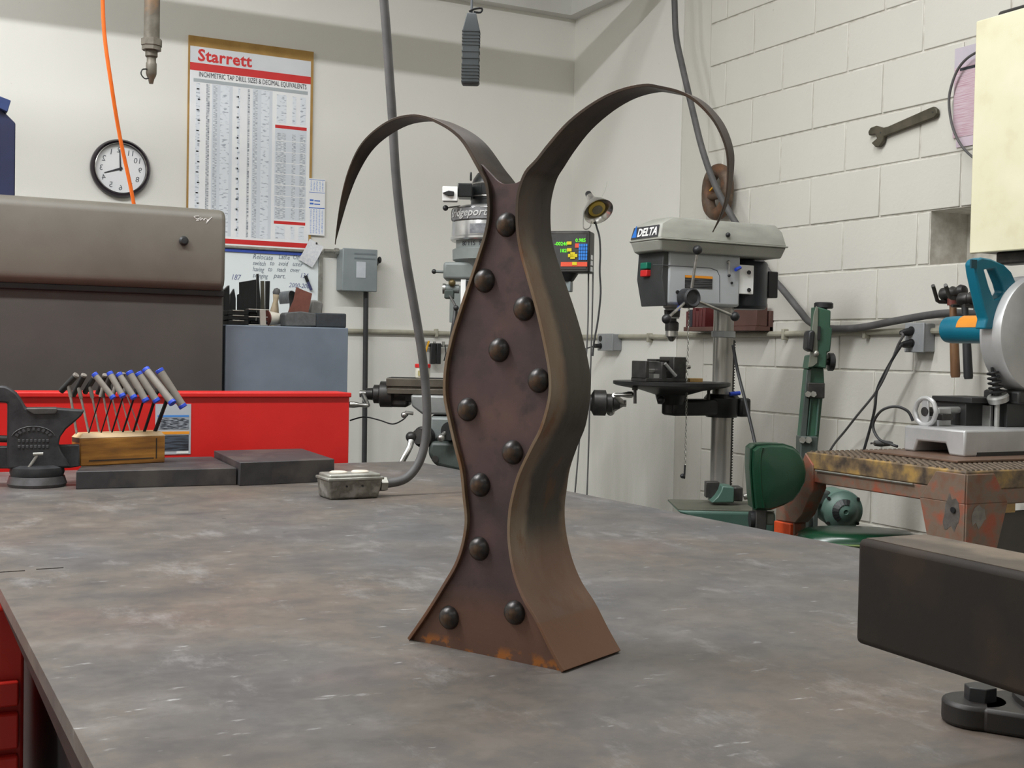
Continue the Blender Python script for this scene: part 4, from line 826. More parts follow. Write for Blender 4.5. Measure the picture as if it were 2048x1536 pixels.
ml([(30, 620), (30, 552), (52, 549), (54, 530)], M_greym, 'quill_housing'); ml([(16, 680), (16, 640), (22, 636), (22, 615)], M_steel, 'quill'); ml([(8, 735), (12, 715), (14, 680)], M_dsteel, 'collet_nose')
ml([(42, 412), (42, 403), (43, 402), (43, 371), (41, 370), (38, 360), (30, 348), (14, 342), (0, 341)], M_mot, 'motor')
for a in range(0, 360, 30): MB().box(41 * U, 43.5 * U, -0.004, 0.004, mz(400), mz(372), Matrix.Rotation(rad(a), 3, 'Z')).build('motor_fin', M_mot, mill)
ml([(44, 397), (44.5, 396), (44, 394.5)], M_steel, 'trim_band'); ml([(44, 372), (44.5, 370), (44, 369)], M_steel, 'trim_band')
MB().box(-6 * U, 4 * U, -30 * U, -22 * U, mz(352), mz(338)).build('lifting_eye', M_mot, mill, bevel=0.004)
MB().box(-44 * U, -40 * U, -25 * U, -15 * U, mz(365), mz(348)).build('motor_tab', M_mot, mill, bevel=0.003)
# forward/reverse switch
a, b = mq(886, 374, -0.12), mq(915, 404, -0.12)
MB().box(a.x, b.x, -0.14, -0.1, b.z, a.z).build('switch_box', M_mot, mill, bevel=0.004)
sp_ = MB().box(a.x - 0.001, b.x + 0.001, -0.146, -0.14, b.z, a.z).build('switch_plate', M_white, mill, bevel=0.005)
cx_, cz_ = (a.x + b.x) / 2, (a.z + b.z) / 2
MB().prism([(cx_ - 0.028, cz_ + 0.001), (cx_ - 0.004, cz_ + 0.01), (cx_ + 0.016, cz_ + 0.007), (cx_ + 0.016, cz_ - 0.009), (cx_ - 0.006, cz_ - 0.01)], -0.16, -0.145).build('switch_lever', M_black, sp_, bevel=0.002)
MB().box(b.x, -38 * U, -0.13, -0.04, mz(403), mz(376)).build('switch_bracket', M_mot, mill, bevel=0.004)
k = mq(891, 416, -0.1); MB().tube([k, mq(920, 412, -0.06)], 0.003, 8).build('belt_lever', M_steel, mill); MB().sphere(k, 0.011).build('lever_knob', M_black, mill)
# name plate with raised lettering wrapped on the housing
Rh = 79 * U
def wrap(o, R_):
    for v in o.data.vertices:
        th = v.co.x / R_; rr_ = R_ - v.co.y - 0.0; v.co.x, v.co.y = rr_ * math.sin(th), -rr_ * math.cos(th)
    return o
def on_drum(px): return Rh * math.asin(max(-0.99, min(0.99, mx(px) / Rh)))
th0, th1 = on_drum(901), on_drum(982)
zc1 = mz(434); hh = 12 * U
fr = [(th0 + 0.01 + 0.004, zc1)]
loop = [Vector((x, -0.002, z)) for x, z in [(th0 + hh, zc1 - hh), ] + [(th1 - 0.01 + (hh) * math.cos(rad(t_)), zc1 + hh * math.sin(rad(t_))) for t_ in range(-90, 91, 30)] + [(th0 + hh + hh * math.cos(rad(t_)), zc1 + hh * math.sin(rad(t_))) for t_ in range(90, 271, 30)]]
dense = []
for i in range(len(loop)):
    a_, b_ = loop[i], loop[(i + 1) % len(loop)]; n_ = max(1, int((b_ - a_).length / 0.012)); dense += [a_ + (b_ - a_) * (j / n_) for j in range(n_)]
wrap(MB().tube(dense, 0.0014, 6, closed=True).build('name_frame', M_dsteel, mill), Rh)
np_ = MB(); np_.rings([[(th0 + 0.01 + (th1 - th0 - 0.02) * i / 10, y_, z_) for y_, z_ in ((-0.0008, zc1 - hh * 0.9), (-0.0008, zc1 + hh * 0.9), (0.001, zc1 + hh * 0.9), (0.001, zc1 - hh * 0.9))] for i in range(11)]); wrap(np_.build('name_plate', mat('name_plate', c(128, 128, 130), c(112, 112, 114), 12, 0.4, 0.5), mill), Rh)
o = text('Bridgeport', 0.042, (th0 + 0.014, -0.0015, zc1 - 0.01), (1, 0, 0), (0, 0, 1), mat('raised_letters', c(214, 214, 214), c(196, 196, 196), 9, 0.3, 0.6), mill, 'brand_lettering', ext=0.002, bold=0.0006, shear=0.3, fit=(th1 - th0) * 0.86); wrap(o, Rh)
a_ = [(on_drum(940), mz(474)), (on_drum(985), mz(474)), (on_drum(985), mz(455)), (on_drum(940), mz(455))]
pl_ = MB(); nx_ = 6
pl_.rings([[(a_[0][0] + (a_[1][0] - a_[0][0]) * i / nx_, y_, z_) for y_, z_ in ((-0.003, a_[0][1]), (-0.003, a_[2][1]), (0.001, a_[2][1]), (0.001, a_[0][1]))] for i in range(nx_ + 1)]); wrap(pl_.build('data_plate', mat('data_plate', c(140, 142, 146), c(110, 112, 118), 60, 0.35, 0.5), mill), Rh)
for i, s_ in enumerate(('80 115', 'F')):
    o = text(s_, 0.024, ((on_drum(919) if i == 0 else on_drum(956)) * 0.92, -0.0006, mz(496)), (1, 0, 0), (0, 0, 1), M_ink, mill, 'dial_lettering'); wrap(o, 70 * U)
# feed housing, levers, quill scale
a, b = mq(888, 525, -0.05), mq(930, 561, -0.05)
MB().box(a.x, b.x + 0.04, -0.1, 0.05, b.z, a.z).build('feed_housing', M_greym, mill, bevel=0.012, seg=3)
k = mq(868, 543, -0.06); MB().cyl(mq(888, 544, -0.06), k, 0.0055, n=10).build('feed_lever', M_greym, mill); MB().sphere(k, 0.0095).build('lever_knob', M_black, mill)
a, b = mq(887, 573, -0.07), mq(918, 598, -0.07); MB().cyl((a.x, -0.07, mz(581)), (b.x, -0.07, mz(581)), 0.017, n=18).build('fine_feed_shaft', M_greym, mill); MB().cyl((a.x - 0.003, -0.07, mz(581)), (a.x + 0.008, -0.07, mz(581)), 0.02, n=20).build('fine_feed_knob', M_steel, mill)
MB().box(a.x + 0.005, b.x - 0.02, -0.1, -0.03, b.z, mz(584)).build('feed_gearbox', M_dgreen, mill, bevel=0.004); MB().sphere(mq(904, 566, -0.09), 0.014).build('feed_clutch_knob', mat('old_brass', c(120, 104, 66), c(92, 80, 52), 20, 0.4, 0.5), mill)
MB().tube([mq(900, 592, -0.1), mq(909, 608, -0.12), mq(912, 615, -0.13)], 0.005, 8).build('feed_handle', M_dsteel, mill); MB().sphere(mq(912, 616, -0.13), 0.011).build('lever_knob', M_black, mill)
a, b = mq(922, 557, -0.09), mq(931, 622, -0.09); MB().box(a.x, b.x, -0.094, -0.086, b.z, a.z).build('quill_scale', M_white, mill, bevel=0.001)
a, b = mq(932, 560, -0.07), mq(945, 575, -0.07); MB().box(a.x, b.x + 0.03, -0.1, -0.02, b.z - 0.06, a.z).build('quill_stop', M_mot, mill, bevel=0.003)
MB().tube([mq(912, 616, -0.1), mq(909, 640, -0.12), mq(904, 670, -0.12), mq(901, 700, -0.1), mq(905, 735, -0.08)], 0.0085, 8, smooth=4).build('coolant_hose', M_black, mill)
# ram, turret, column, knee, saddle
MB().box(-0.11, 0.11, 0.05, 0.95, mz(560), mz(505)).build('ram', M_greym, mill, bevel=0.02); ml([(95, 640), (95, 570), (80, 560)], M_greym, 'turret', x=0.0, y=0.55)
MB().rings([[(-0.2, 0.32, 0), (0.2, 0.32, 0), (0.2, 0.85, 0), (-0.2, 0.85, 0)], [(-0.17, 0.34, 0.6), (0.17, 0.34, 0.6), (0.17, 0.83, 0.6), (-0.17, 0.83, 0.6)], [(-0.15, 0.36, mz(640)), (0.15, 0.36, mz(640)), (0.15, 0.8, mz(640)), (-0.15, 0.8, mz(640))]]).build('column', M_dgreen, mill, bevel=0.02)
MB().box(-0.28, 0.28, -0.35, 0.9, 0, 0.09).build('base', M_dgreen, mill, bevel=0.02)
yt = -0.14
tx0, tx1 = mq(772, 770, yt).x, mq(1176, 770, yt).x; ttop, tbot = mq(800, 757, yt).z, mq(800, 788, yt).z
zslot = mq(800, 775, yt).z
MB().box(tx0, tx1, yt, yt + 0.25, zslot + 0.004, ttop).box(tx0, tx1, yt + 0.008, yt + 0.242, zslot - 0.004, zslot + 0.004).box(tx0 + 0.004, tx1 - 0.004, yt, yt + 0.25, tbot, zslot - 0.004).build('table', M_tbl, mill, bevel=0.002)
for j in range(3): MB().box(tx0, tx1, yt + 0.045 + j * 0.07, yt + 0.061 + j * 0.07, ttop - 0.0005, ttop + 0.0012).build('t_slot', M_black, mill, smooth=False)
MB().box(mq(775, 800, yt).x, mq(1170, 800, yt).x, yt + 0.03, yt + 0.22, mq(800, 804, yt).z, tbot).build('table_shade_strip', M_mot, mill, bevel=0.004)  # black box standing in for the shadow below the mill table
MB().prism([(mq(822, 790, yt).x, tbot - 0.002), (mq(824, 812, yt).x, mq(824, 812, yt).z), (mq(845, 828, yt).x, mq(845, 828, yt).z), (-mq(845, 828, yt).x, mq(845, 828, yt).z), (-mq(824, 812, yt).x, mq(824, 812, yt).z), (-mq(822, 790, yt).x, tbot - 0.002)], yt - 0.02, yt + 0.28).build('saddle', mat('saddle_grey', c(140, 142, 140), c(120, 122, 120), 10, 0.4, 0.2), mill, bevel=0.008)
k0 = mq(860, 832, yt)
MB().box(k0.x, -k0.x, yt - 0.03, 0.34, mq(860, 880, yt).z, k0.z).build('knee', M_greym, mill, bevel=0.012)
kp_ = [mq(862, 880, yt), mq(858, 905, yt), mq(872, 928, yt), mq(925, 941, yt)]
MB().prism([(q_.x, q_.z) for q_ in kp_] + [(0.16, kp_[-1].z), (0.2, kp_[0].z)], yt - 0.07, 0.34).build('knee_casting', M_dgreen, mill, bevel=0.015, seg=3)
MB().cyl(mq(870, 918, yt - 0.075), mq(870, 918, yt - 0.07), 0.013, n=16).build('knee_plug', M_dsteel, mill)
MB().cyl((0, 0.1, 0.1), (0, 0.1, kp_[-1].z + 0.02), 0.045, n=24).build('knee_screw', M_dsteel, mill)
# table cranks
def crank(px, py, sgn, tip, ball):
    c0 = mq(px, py, yt + 0.06)
    MB().lathe([(0.03, 0), (0.032, 0.02), (0.05, 0.03), (0.05, 0.075), (0.036, 0.08), (0.036, 0.1), (0.024, 0.105), (0.022, 0.13)], c0, (sgn, 0, 0), 28).build('dial_hub', M_dsteel, mill)
    h0 = c0 + Vector((sgn * 0.145, 0, 0)); t1 = mq(*tip, yt - 0.02); b1 = mq(*ball, yt + 0.1)
    MB().cyl(c0 + Vector((sgn * 0.12, 0, 0)), h0 + Vector((sgn * 0.01, 0, 0)), 0.014, n=14).build('crank_hub', M_steel, mill)
    MB().tube([b1, h0, t1], [0.009, 0.0115, 0.0085], 12).build('crank_arm', M_steel, mill); MB().sphere(b1, 0.017).build('counterweight', M_steel, mill)
    g0_ = t1; MB().lathe([(0.006, 0), (0.008, 0.01), (0.0075, 0.03), (0.0125, 0.055), (0.012, 0.07), (0.004, 0.076)], g0_, (sgn, -0.25, 0.05), 16).build('crank_handle', M_steel, mill)
crank(800, 789, -1, (736, 811), (755, 783)); crank(1172, 805, 1, (1228, 790), (1221, 823))
MB().box(mq(777, 780, yt).x, mq(800, 780, yt).x + 0.03, yt + 0.03, yt + 0.2, mq(780, 815, yt).z, mq(780, 787, yt).z).build('end_bearing', M_dsteel, mill, bevel=0.012); MB().box(mq(1168, 780, yt).x, mq(1182, 780, yt).x, yt + 0.03, yt + 0.2, mq(1180, 822, yt).z, mq(1180, 772, yt).z).build('end_bearing', M_tbl, mill, bevel=0.012)
# saddle lock lever, knee crank, cross-feed ball handle
MB().tube([mq(826, 827, yt - 0.05), mq(812, 825, yt - 0.06), mq(808, 830, yt - 0.06)], 0.007, 10).build('lock_lever', M_steel, mill); MB().sphere(mq(808, 830, yt - 0.06), 0.012).build('lever_knob', M_steel, mill)
MB().tube([mq(700, 841, yt + 0.02), mq(728, 834, yt), mq(758, 840, yt), mq(785, 848, yt), mq(805, 840, yt), mq(816, 829, yt)], 0.0028, 6, smooth=5).build('lubricant_line', M_black, mill)
c0 = mq(840, 875, yt - 0.1); c1 = mq(822, 874, yt - 0.16)
MB().lathe([(0.04, 0), (0.04, 0.03), (0.03, 0.035), (0.028, 0.06)], mq(852, 874, yt - 0.03), c1 - c0, 24).build('knee_crank_hub', M_dsteel, mill); MB().sphere(c1, 0.02).build('knee_crank_boss', M_dsteel, mill); MB().tube([c1, mq(820, 893, yt - 0.18), mq(803, 925, yt - 0.2), mq(796, 945, yt - 0.2)], [0.012, 0.011, 0.011, 0.013], 10, smooth=3).build('knee_crank', M_steel, mill)
c0 = mq(898, 852, yt - 0.06); c1 = mq(882, 876, yt - 0.12); MB().cyl(mq(905, 862, yt - 0.02), mq(900, 862, yt - 0.1), 0.035, n=20).build('cross_feed_dial', M_mot, mill); MB().tube([c0, c1], 0.008, 10).build('cross_feed_arm', M_steel, mill); MB().sphere(c1, 0.015).build('cross_feed_ball', M_steel, mill); MB().sphere(c0, 0.012).build('cross_feed_ball', M_steel, mill)
# jar on the mill table, tool rack on the wall behind
mR = Matrix.Rotation(RZC, 3, 'Z')
def m2w(v): return Vector(mill.location) + mR @ v
j = mq(845, 757, yt + 0.06); j.z = ttop + 0.0012
t = thing('red_lid_jar', 'white jar with a red lid on the mill table', 'jar', m2w(j), RZC)
U2 = U * 1.01
MB().lathe([(13 * U2, 0), (14.5 * U2, 2 * U2), (14.5 * U2, 20 * U2), (13 * U2, 22 * U2)], (0, 0, 0), (0, 0, 1), 24).build('jar', mat('jar_white', c(226, 222, 206), c(206, 202, 186), 16, 0.4), t); MB().lathe([(15.5 * U2, 21 * U2), (15.5 * U2, 27 * U2), (14 * U2, 28 * U2), (0, 28 * U2)], (0, 0, 0), (0, 0, 1), 24).build('lid', M_red, t)
MB().box(-8 * U2, 4 * U2, -15 * U2, -14 * U2, 5 * U2, 15 * U2).build('label', mat('jar_label', c(180, 170, 120), c(150, 140, 96), 30, 0.5), t, smooth=False)
rk = mq(870, 690, 0.75)
t = thing('tool_rack', 'small wall rail with black tool holders behind the mill table', 'rack', (back(868, 700).x, YB, back(868, 690).z))
def rq(px, py, y=-0.03): return LP(t, 'y', px, py, y)
a, b = rq(846, 688), rq(960, 696); MB().box(a.x, b.x, -0.035, -0.022, b.z, a.z).box(a.x + 0.05, a.x + 0.07, -0.03, 0, b.z, a.z).box(b.x - 0.05, b.x - 0.03, -0.03, 0, b.z, a.z).build('rail', M_galv, t, bevel=0.002)
for x0_ in (860, 871): a, b = rq(x0_, 690, -0.04), rq(x0_ + 8, 728, -0.04); MB().box(a.x, b.x, -0.06, -0.034, b.z, a.z + 0.01).build('tool_holder', M_black, t, bevel=0.003)
for x0_ in (852, 868, 886): a = rq(x0_, 686, -0.04); MB().cyl((a.x, -0.045, a.z - 0.02), (a.x, -0.045, a.z + 0.008), 0.008, n=10).build('holder_pin', M_galv, t)
MB().tube([rq(890, 690, -0.05), rq(892, 706, -0.06), rq(888, 722, -0.05)], 0.003, 6).build('wire_hook', M_black, t)
a, b = back(857, 682, 0.05), back(847, 714, 0.05); t2 = MB().cyl((0, 0, 0), (a.x - b.x, 0, a.z - b.z), 0.0055, n=6).build('pencil', mat('yellow_pencil', c(222, 166, 44), c(212, 156, 38), 9, 0.4), loc=(b.x, YB - 0.0575, b.z)); tag(t2, 'yellow pencil tucked into the wall tool rail', 'pencil')
# digital readout on its arm, with cables
pr0 = PD(1150, 520, 4.55); dro = thing('digital_readout', 'grey digital readout panel with green digits and blue keys', 'digital readout', (pr0.x, pr0.y, PD(1150, 545, 4.55).z), RZC - 0.28)
DK = 658 / 150.0
def dq(x, y, yl=-0.0): return LP(dro, 'y', 1090 + x / DK, 370 + y / DK, yl)
a, b = dq(395, 400), dq(395, 770); hgt = a.z - b.z; xR = a.x; xL = dq(20, 500).x; zb_ = b.z
MB().box(xL, xR, 0, 0.085, zb_, zb_ + hgt).build('case', M_dsteel, dro, bevel=0.006)
MB().box(xL + 0.012, xR - 0.012, -0.002, 0.001, zb_ + 0.014, zb_ + hgt - 0.014).build('keypad', mat('keypad_dark', c(62, 62, 62), c(54, 54, 54), 30, 0.4), dro, smooth=False)
M_dig = glow('green_digits', c(90, 210, 40), 0.45); M_yel = mat('yellow_keys', c(214, 196, 30), c(204, 186, 26), 9, 0.4); M_bk = mat('blue_keys', c(50, 130, 214), c(44, 120, 204), 9, 0.4); M_ork = mat('orange_keys', c(224, 86, 58), c(212, 78, 52), 9, 0.4)
for s_, x, y, sz_ in (('-00246', 85, 530, 0.018), ('0.985', 268, 500, 0.018), ('1827', 130, 590, 0.018)):
    q_ = dq(x, y); text(s_, sz_, (q_.x, -0.0025, q_.z), (1, 0, 0), (0, 0, 1), M_dig, dro, 'digits', bold=0.0005)
kx0, kx1 = dq(295, 600).x, dq(375, 600).x; kz0, kz1 = dq(330, 515).z, dq(330, 660).z; kw = (kx1 - kx0) / 4; kh = (kz0 - kz1) / 5
for r_ in range(5):
    for cc_ in range(4): MB().box(kx0 + kw * cc_ + 0.001, kx0 + kw * (cc_ + 1) - 0.001, -0.005, -0.001, kz1 + kh * (4 - r_) + 0.001, kz1 + kh * (5 - r_) - 0.001).build('key', M_bk, dro)
for (x, y) in ((225, 620), (245, 605), (245, 635), (265, 620), (215, 510), (215, 570), (262, 690)): q_ = dq(x, y); MB().box(q_.x - 0.009, q_.x + 0.009, -0.0055, -0.001, q_.z - 0.006, q_.z + 0.006).build('key', M_yel, dro)
q0, q1 = dq(140, 706), dq(372, 690); MB().box(q0.x, q1.x, -0.004, -0.001, q0.z - 0.004, q1.z + 0.006).build('key_bar', M_ork, dro); q_ = dq(284, 532); MB().box(q_.x - 0.008, q_.x + 0.008, -0.005, -0.001, q_.z - 0.008, q_.z + 0.008).build('key', M_ork, dro)
for i, (y) in enumerate((640, 690, 745)): q_ = LP(dro, 'x', 1090 + 425 / DK, 370 + y / DK, xR + 0.001); MB().box(xR, xR + 0.003, 0.025, 0.05, q_.z - 0.009, q_.z + 0.008).build('white_sticker', M_white, dro, smooth=False)
MB().cyl((xR - 0.1, 0.04, zb_ - 0.03), (xR - 0.1, 0.04, zb_), 0.03, 0.05, n=16).build('swivel', M_black, dro)
MB().box(xL - 0.2, xR - 0.075, 0.02, 0.06, zb_ - 0.07, zb_ - 0.03).build('arm', M_box, dro, bevel=0.003); MB().cyl((xR - 0.1, 0.04, zb_ - 0.085), (xR - 0.1, 0.04, zb_ - 0.07), 0.009, n=8).build('arm_bolt', M_dsteel, dro)
for pts, r in (([(1177, 545), (1176, 640), (1172, 720), (1163, 830), (1150, 985)], 0.0034), ([(1186, 545), (1184, 650), (1181, 740), (1177, 900), (1173, 1010)], 0.0034)):
    MB().tube([LP(dro, 'y', x, y, 0.05) for x, y in pts], r, 6, smooth=4).build('cable', M_rubber, dro)
# clip-on reflector lamp standing on the readout
mm_ = PD(1196, 420, 4.5); lampo = thing('clamp_lamp', 'shiny metal clamp lamp with a round reflector on top of the readout', 'lamp', PD(1178, 459, 4.55), RZC)
def lq(x, y, yl=0.0): return LP(lampo, 'y', 1090 + x / DK, 370 + y / DK, yl)
p0, p1 = lq(390, 95, 0.03), lq(470, 235, -0.035); ax = (p1 - p0)
Lr = ax.length; M_refl = mat('lamp_reflector', c(206, 204, 200), c(186, 184, 180), 10, 0.2, 0.9)
rO = 0.056
MB().lathe([(0.013, 0.0), (0.015, Lr * 0.18), (0.018, Lr * 0.3), (0.032, Lr * 0.5), (0.046, Lr * 0.72), (rO, Lr * 0.98), (rO + 0.002, Lr), (rO - 0.001, Lr * 0.98), (0.044, Lr * 0.73), (0.03, Lr * 0.52), (0.016, Lr * 0.32)], p0, ax, 36, caps=False).build('reflector', M_refl, lampo)
MB().lathe([(0.008, -0.02), (0.012, -0.015), (0.0135, 0.004)], p0, ax, 16).build('socket', M_black, lampo)
an = ax.normalized(); MB().lathe([(0.012, Lr * 0.35), (0.026, Lr * 0.62), (0.0335, Lr * 0.78), (0.033, Lr * 0.84), (0.0, Lr * 0.88)], p0, ax, 28).build('bulb', mat('bulb_yellow', c(206, 178, 84), c(190, 162, 70), 9, 0.3), lampo); MB().lathe([(0.02, Lr * 0.865), (0.02, Lr * 0.9), (0.0, Lr * 0.91)], p0, ax, 24).build('bulb_front', mat('bulb_grey', c(130, 124, 104), c(110, 106, 92), 40, 0.3), lampo)
MB().tube([lq(355, 190), lq(340, 240), lq(335, 350), lq(345, 385), lq(375, 385), lq(400, 360), lq(402, 320)], 0.0022, 6, smooth=4).build('wire_stand', M_steel, lampo)
MB().tube([lq(440, 320), lq(455, 375), lq(478, 460), lq(485, 600), lq(480, 760), lq(488, 950), lq(465, 1180), lq(430, 1380), lq(418, 1500)], 0.0036, 6, smooth=4).build('lamp_cord', M_darkrub, lampo)
MB().tube([lq(500, 100, 0.1), lq(530, 40, 0.1), lq(545, -30, 0.1)], 0.0008, 4, smooth=3).build('loose_wire', M_galv, lampo)
# ================================================================== DRILL PRESS
p = PX(1446, 700, 2.85); dp_ = thing('drill_press', 'floor standing grey drill press with a round column and black motor', 'drill press', (2.85, p.y, 0))
def pq(px, py, y=-0.12): return LP(dp_, 'y', px, py, y)
M_cover = mat('cover_grey', c(162, 162, 154), c(146, 146, 138), 8, 0.5, stretch=(1, 1, 3)); M_headg = mat('head_grey', c(178, 181, 184), c(168, 171, 174), 6, 0.45)
yS = -0.15
xf = pq(1318, 490, yS).x; xb = pq(1573, 490, yS).x
zA, zB, zC_ = pq(1450, 440, yS).z, pq(1450, 484, yS).z, pq(1450, 509, yS).z
def plan(o, x_f, x_b, y_, nose=0.0): return [(x_f + nose, 0.035 + o), (x_f + nose, -y_ + 0.012), (x_f + 0.008 + nose, -y_), (x_b, -y_), (x_b + 0.012, 0), (x_b, y_), (x_f + 0.1, y_)]
P0 = plan(0, xf, xb, 0.15)
def ringz(P, z): return [(x, y, z) for x, y in P]
MB().rings([ringz(plan(-0.01, xf + 0.012, xb - 0.014, 0.138), zC_), ringz(plan(0, xf, xb, 0.15), zB - 0.006)]).build('belt_tray', M_cover, dp_, bevel=0.005)
MB().rings([ringz(plan(0.006, xf - 0.002, xb + 0.004, 0.157), zB - 0.006), ringz(plan(0.006, xf - 0.002, xb + 0.004, 0.157), zB)]).build('cover_rim', M_cover, dp_, bevel=0.002)
cov = MB().rings([ringz(plan(0, xf, xb, 0.15), zB), ringz(plan(-0.012, xf + 0.012, xb - 0.012, 0.138), zA - 0.028), ringz(plan(-0.03, xf + 0.035, xb - 0.03, 0.118, 0.04), zA)]).build('belt_cover', M_cover, dp_, bevel=0.003)
k = pq(1454, 470, yS + 0.008); MB().sphere((k.x, -0.148, k.z), 0.009).build('cover_knob', M_black, dp_)
# front badge: lies on the slanted nose facet (between nose corner and side corner)
f0 = Vector((xf, 0.04, 0)); f1 = Vector((xf, -0.145, 0)); xd = (f1 - f0).normalized(); nd = Vector((-1, 0, 0))
zmid0, zmid1 = zB + 0.004, zA - 0.03; up = Vector((0.1 * 0.12 / (zA - zB) * 0 + 0.012, 0, zA - 0.028 - zB)).normalized()
bd = MB().hexa([f0 + xd * 0.006 + up * 0.004 + nd * 0.0005, f1 - xd * 0.006 + up * 0.004 + nd * 0.0005, f1 - xd * 0.006 + up * 0.004 + nd * 0.003, f0 + xd * 0.006 + up * 0.004 + nd * 0.003] and
          [Vector((v.x, v.y, zB)) + w_ for v, w_ in ((f0 + xd * 0.006, up * 0.004 - nd * 0.001), (f1 - xd * 0.006, up * 0.004 - nd * 0.001), (f1 - xd * 0.006, up * 0.004 + nd * 0.002), (f0 + xd * 0.006, up * 0.004 + nd * 0.002), (f0 + xd * 0.012, up * (zA - zB - 0.032) - nd * 0.001), (f1 - xd * 0.012, up * (zA - zB - 0.032) - nd * 0.001), (f1 - xd * 0.012, up * (zA - zB - 0.032) + nd * 0.002), (f0 + xd * 0.012, up * (zA - zB - 0.032) + nd * 0.002))]).build('badge', mat('badge_dark', c(62, 62, 66), c(54, 54, 58), 9, 0.4), dp_, smooth=False)
bo = Vector((f0.x, f0.y, zB)) + nd * 0.0025
text('DELTA', 0.042, bo + xd * 0.045 + up * 0.012, xd, up, M_white, dp_, 'brand_lettering', bold=0.0012, shear=0.1)
tri = [bo + xd * 0.012 + up * 0.01, bo + xd * 0.042 + up * 0.01, bo + xd * 0.028 + up * 0.055]
MB().hexa([tri[0], tri[1], tri[1] + nd * 0.001, tri[0] + nd * 0.001, tri[2], tri[2] + xd * 0.001, tri[2] + xd * 0.001 + nd * 0.001, tri[2] + nd * 0.001]).build('triangle_logo', mat('logo_blue', c(46, 120, 206), c(40, 110, 196), 9, 0.4), dp_, smooth=False)
# head
yH = -0.115
hx0, hx1 = pq(1336, 560, yH).x, pq(1481, 560, yH).x; hz0_, hz1_ = pq(1400, 611, yH).z, zC_ + 0.004
MB().box(hx0, hx1, yH, 0.052, hz0_, hz1_).build('head', M_headg, dp_, bevel=0.01)
M_line = mat('panel_line', c(98, 100, 104), c(90, 92, 96), 9, 0.5)
MB().tube([pq(1306, 529, yH - 0.0), pq(1420, 536, yH), pq(1434, 541, yH), pq(1439, 552, yH), pq(1439, 605, yH)], 0.0015, 5).build('seam', M_line, dp_)
fx = pq(1290, 560, yH + 0.0).x
fx = hx0 - 0.02
MB().prism([(hx0 + 0.001, hz1_), (fx, hz1_), (fx - 0.006, hz1_ - 0.1), (fx + 0.016, hz0_ - 0.006), (hx0 + 0.001, hz0_ - 0.006)], yH + 0.002, 0.05).build('front_panel', mat('panel_black', c(58, 60, 60), c(48, 50, 50), 9, 0.5), dp_, bevel=0.008)
bx_ = PX(1290, 540, 2.85 + fx)
for py, col, nm in ((532, mat('green_button', c(24, 120, 96), c(20, 110, 88), 9, 0.4), 'start_button'), (547, M_red, 'stop_button')):
    q_ = LP(dp_, 'x', 1291, py, fx - 0.01); MB().box(fx - 0.022, fx + 0.002, q_.y - 0.025, q_.y + 0.018, q_.z - 0.012, q_.z + 0.012).build(nm, col, dp_, bevel=0.003)
a, b = pq(1370, 550, yH), pq(1424, 578, yH); lb_ = MB().box(a.x, b.x, yH - 0.0015, yH, b.z, a.z).build('warning_label', print_mat('warning_print', c(70, 70, 72), c(32, 32, 34), 12, 260, 0.5), dp_, smooth=False); MB().box(a.x, b.x, yH - 0.0022, yH, a.z - 0.009, a.z).build('orange_strip', MATS['label_orange'], lb_, smooth=False)
# pilot handles
hc = pq(1385, 596, yH - 0.05); MB().lathe([(0.03, 0), (0.036, 0.004), (0.036, 0.05), (0.03, 0.056), (0.022, 0.05), (0.0, 0.05)], (hc.x, yH, hc.z), (0, -1, 0), 28).build('pilot_hub', M_iron, dp_)
for tx, ty in ((1395, 500), (1333, 638), (1470, 633)):
    e_ = pq(tx, ty, yH - 0.07); MB().cyl((hc.x, yH - 0.035, hc.z), e_, 0.0055, n=12).build('pilot_arm', M_steel, dp_); MB().sphere(e_, 0.0175).build('pilot_knob', M_black, dp_)
# depth lever, blue lock, side bolts
a, b = pq(1459, 524, yH - 0.01), pq(1459, 551, yH - 0.01); MB().cyl((a.x, yH - 0.008, a.z), (b.x, yH - 0.008, b.z), 0.0035, n=8).build('tension_lever', M_steel, dp_); MB().sphere((b.x, yH - 0.008, b.z), 0.006).build('lever_knob', M_black, dp_); MB().sphere((a.x, yH - 0.004, a.z), 0.007).build('lever_boss', M_steel, dp_)
a = pq(1476, 538, yH - 0.01); MB().tube([(a.x + 0.012, yH - 0.008, a.z + 0.006), (a.x - 0.014, yH - 0.014, a.z - 0.004)], 0.0065, 8).build('lock_handle', M_blue, dp_); a = pq(1354, 584, yH); MB().cyl((a.x, yH + 0.002, a.z), (a.x, yH - 0.006, a.z), 0.0065, n=8).build('set_screw', M_black, dp_)
a = pq(1463, 566, yH); MB().cyl((a.x, yH + 0.002, a.z), (a.x, yH - 0.004, a.z), 0.005, n=6).build('set_screw', M_black, dp_)
# motor and its bracket
mx0, mx1 = pq(1485, 560, -0.09).x, pq(1556, 560, -0.09).x; mr_ = (mx1 - mx0) / 2; mzt, mzb = pq(1520, 522, -0.09).z, pq(1520, 618, -0.09).z
MB().lathe([(mr_ * 0.9, mzb), (mr_, mzb + 0.012), (mr_, mzt - 0.01), (mr_ * 0.94, mzt), (mr_ * 0.4, mzt), (mr_ * 0.35, mzt + 0.03)], ((mx0 + mx1) / 2, 0, 0), (0, 0, 1), 40).build('motor', mat('motor_dark', c(44, 48, 54), c(34, 38, 44), 8, 0.35, 0.2), dp_)
MB().cyl(((mx0 + mx1) / 2, 0, mzt), ((mx0 + mx1) / 2, 0, zC_ + 0.005), 0.012, n=12).build('motor_shaft', M_dsteel, dp_)
MB().box(mx1 - 0.012, mx1 + 0.035, -0.05, 0.05, pq(1560, 598, 0).z, pq(1560, 546, 0).z).build('terminal_box', M_black, dp_, bevel=0.004)
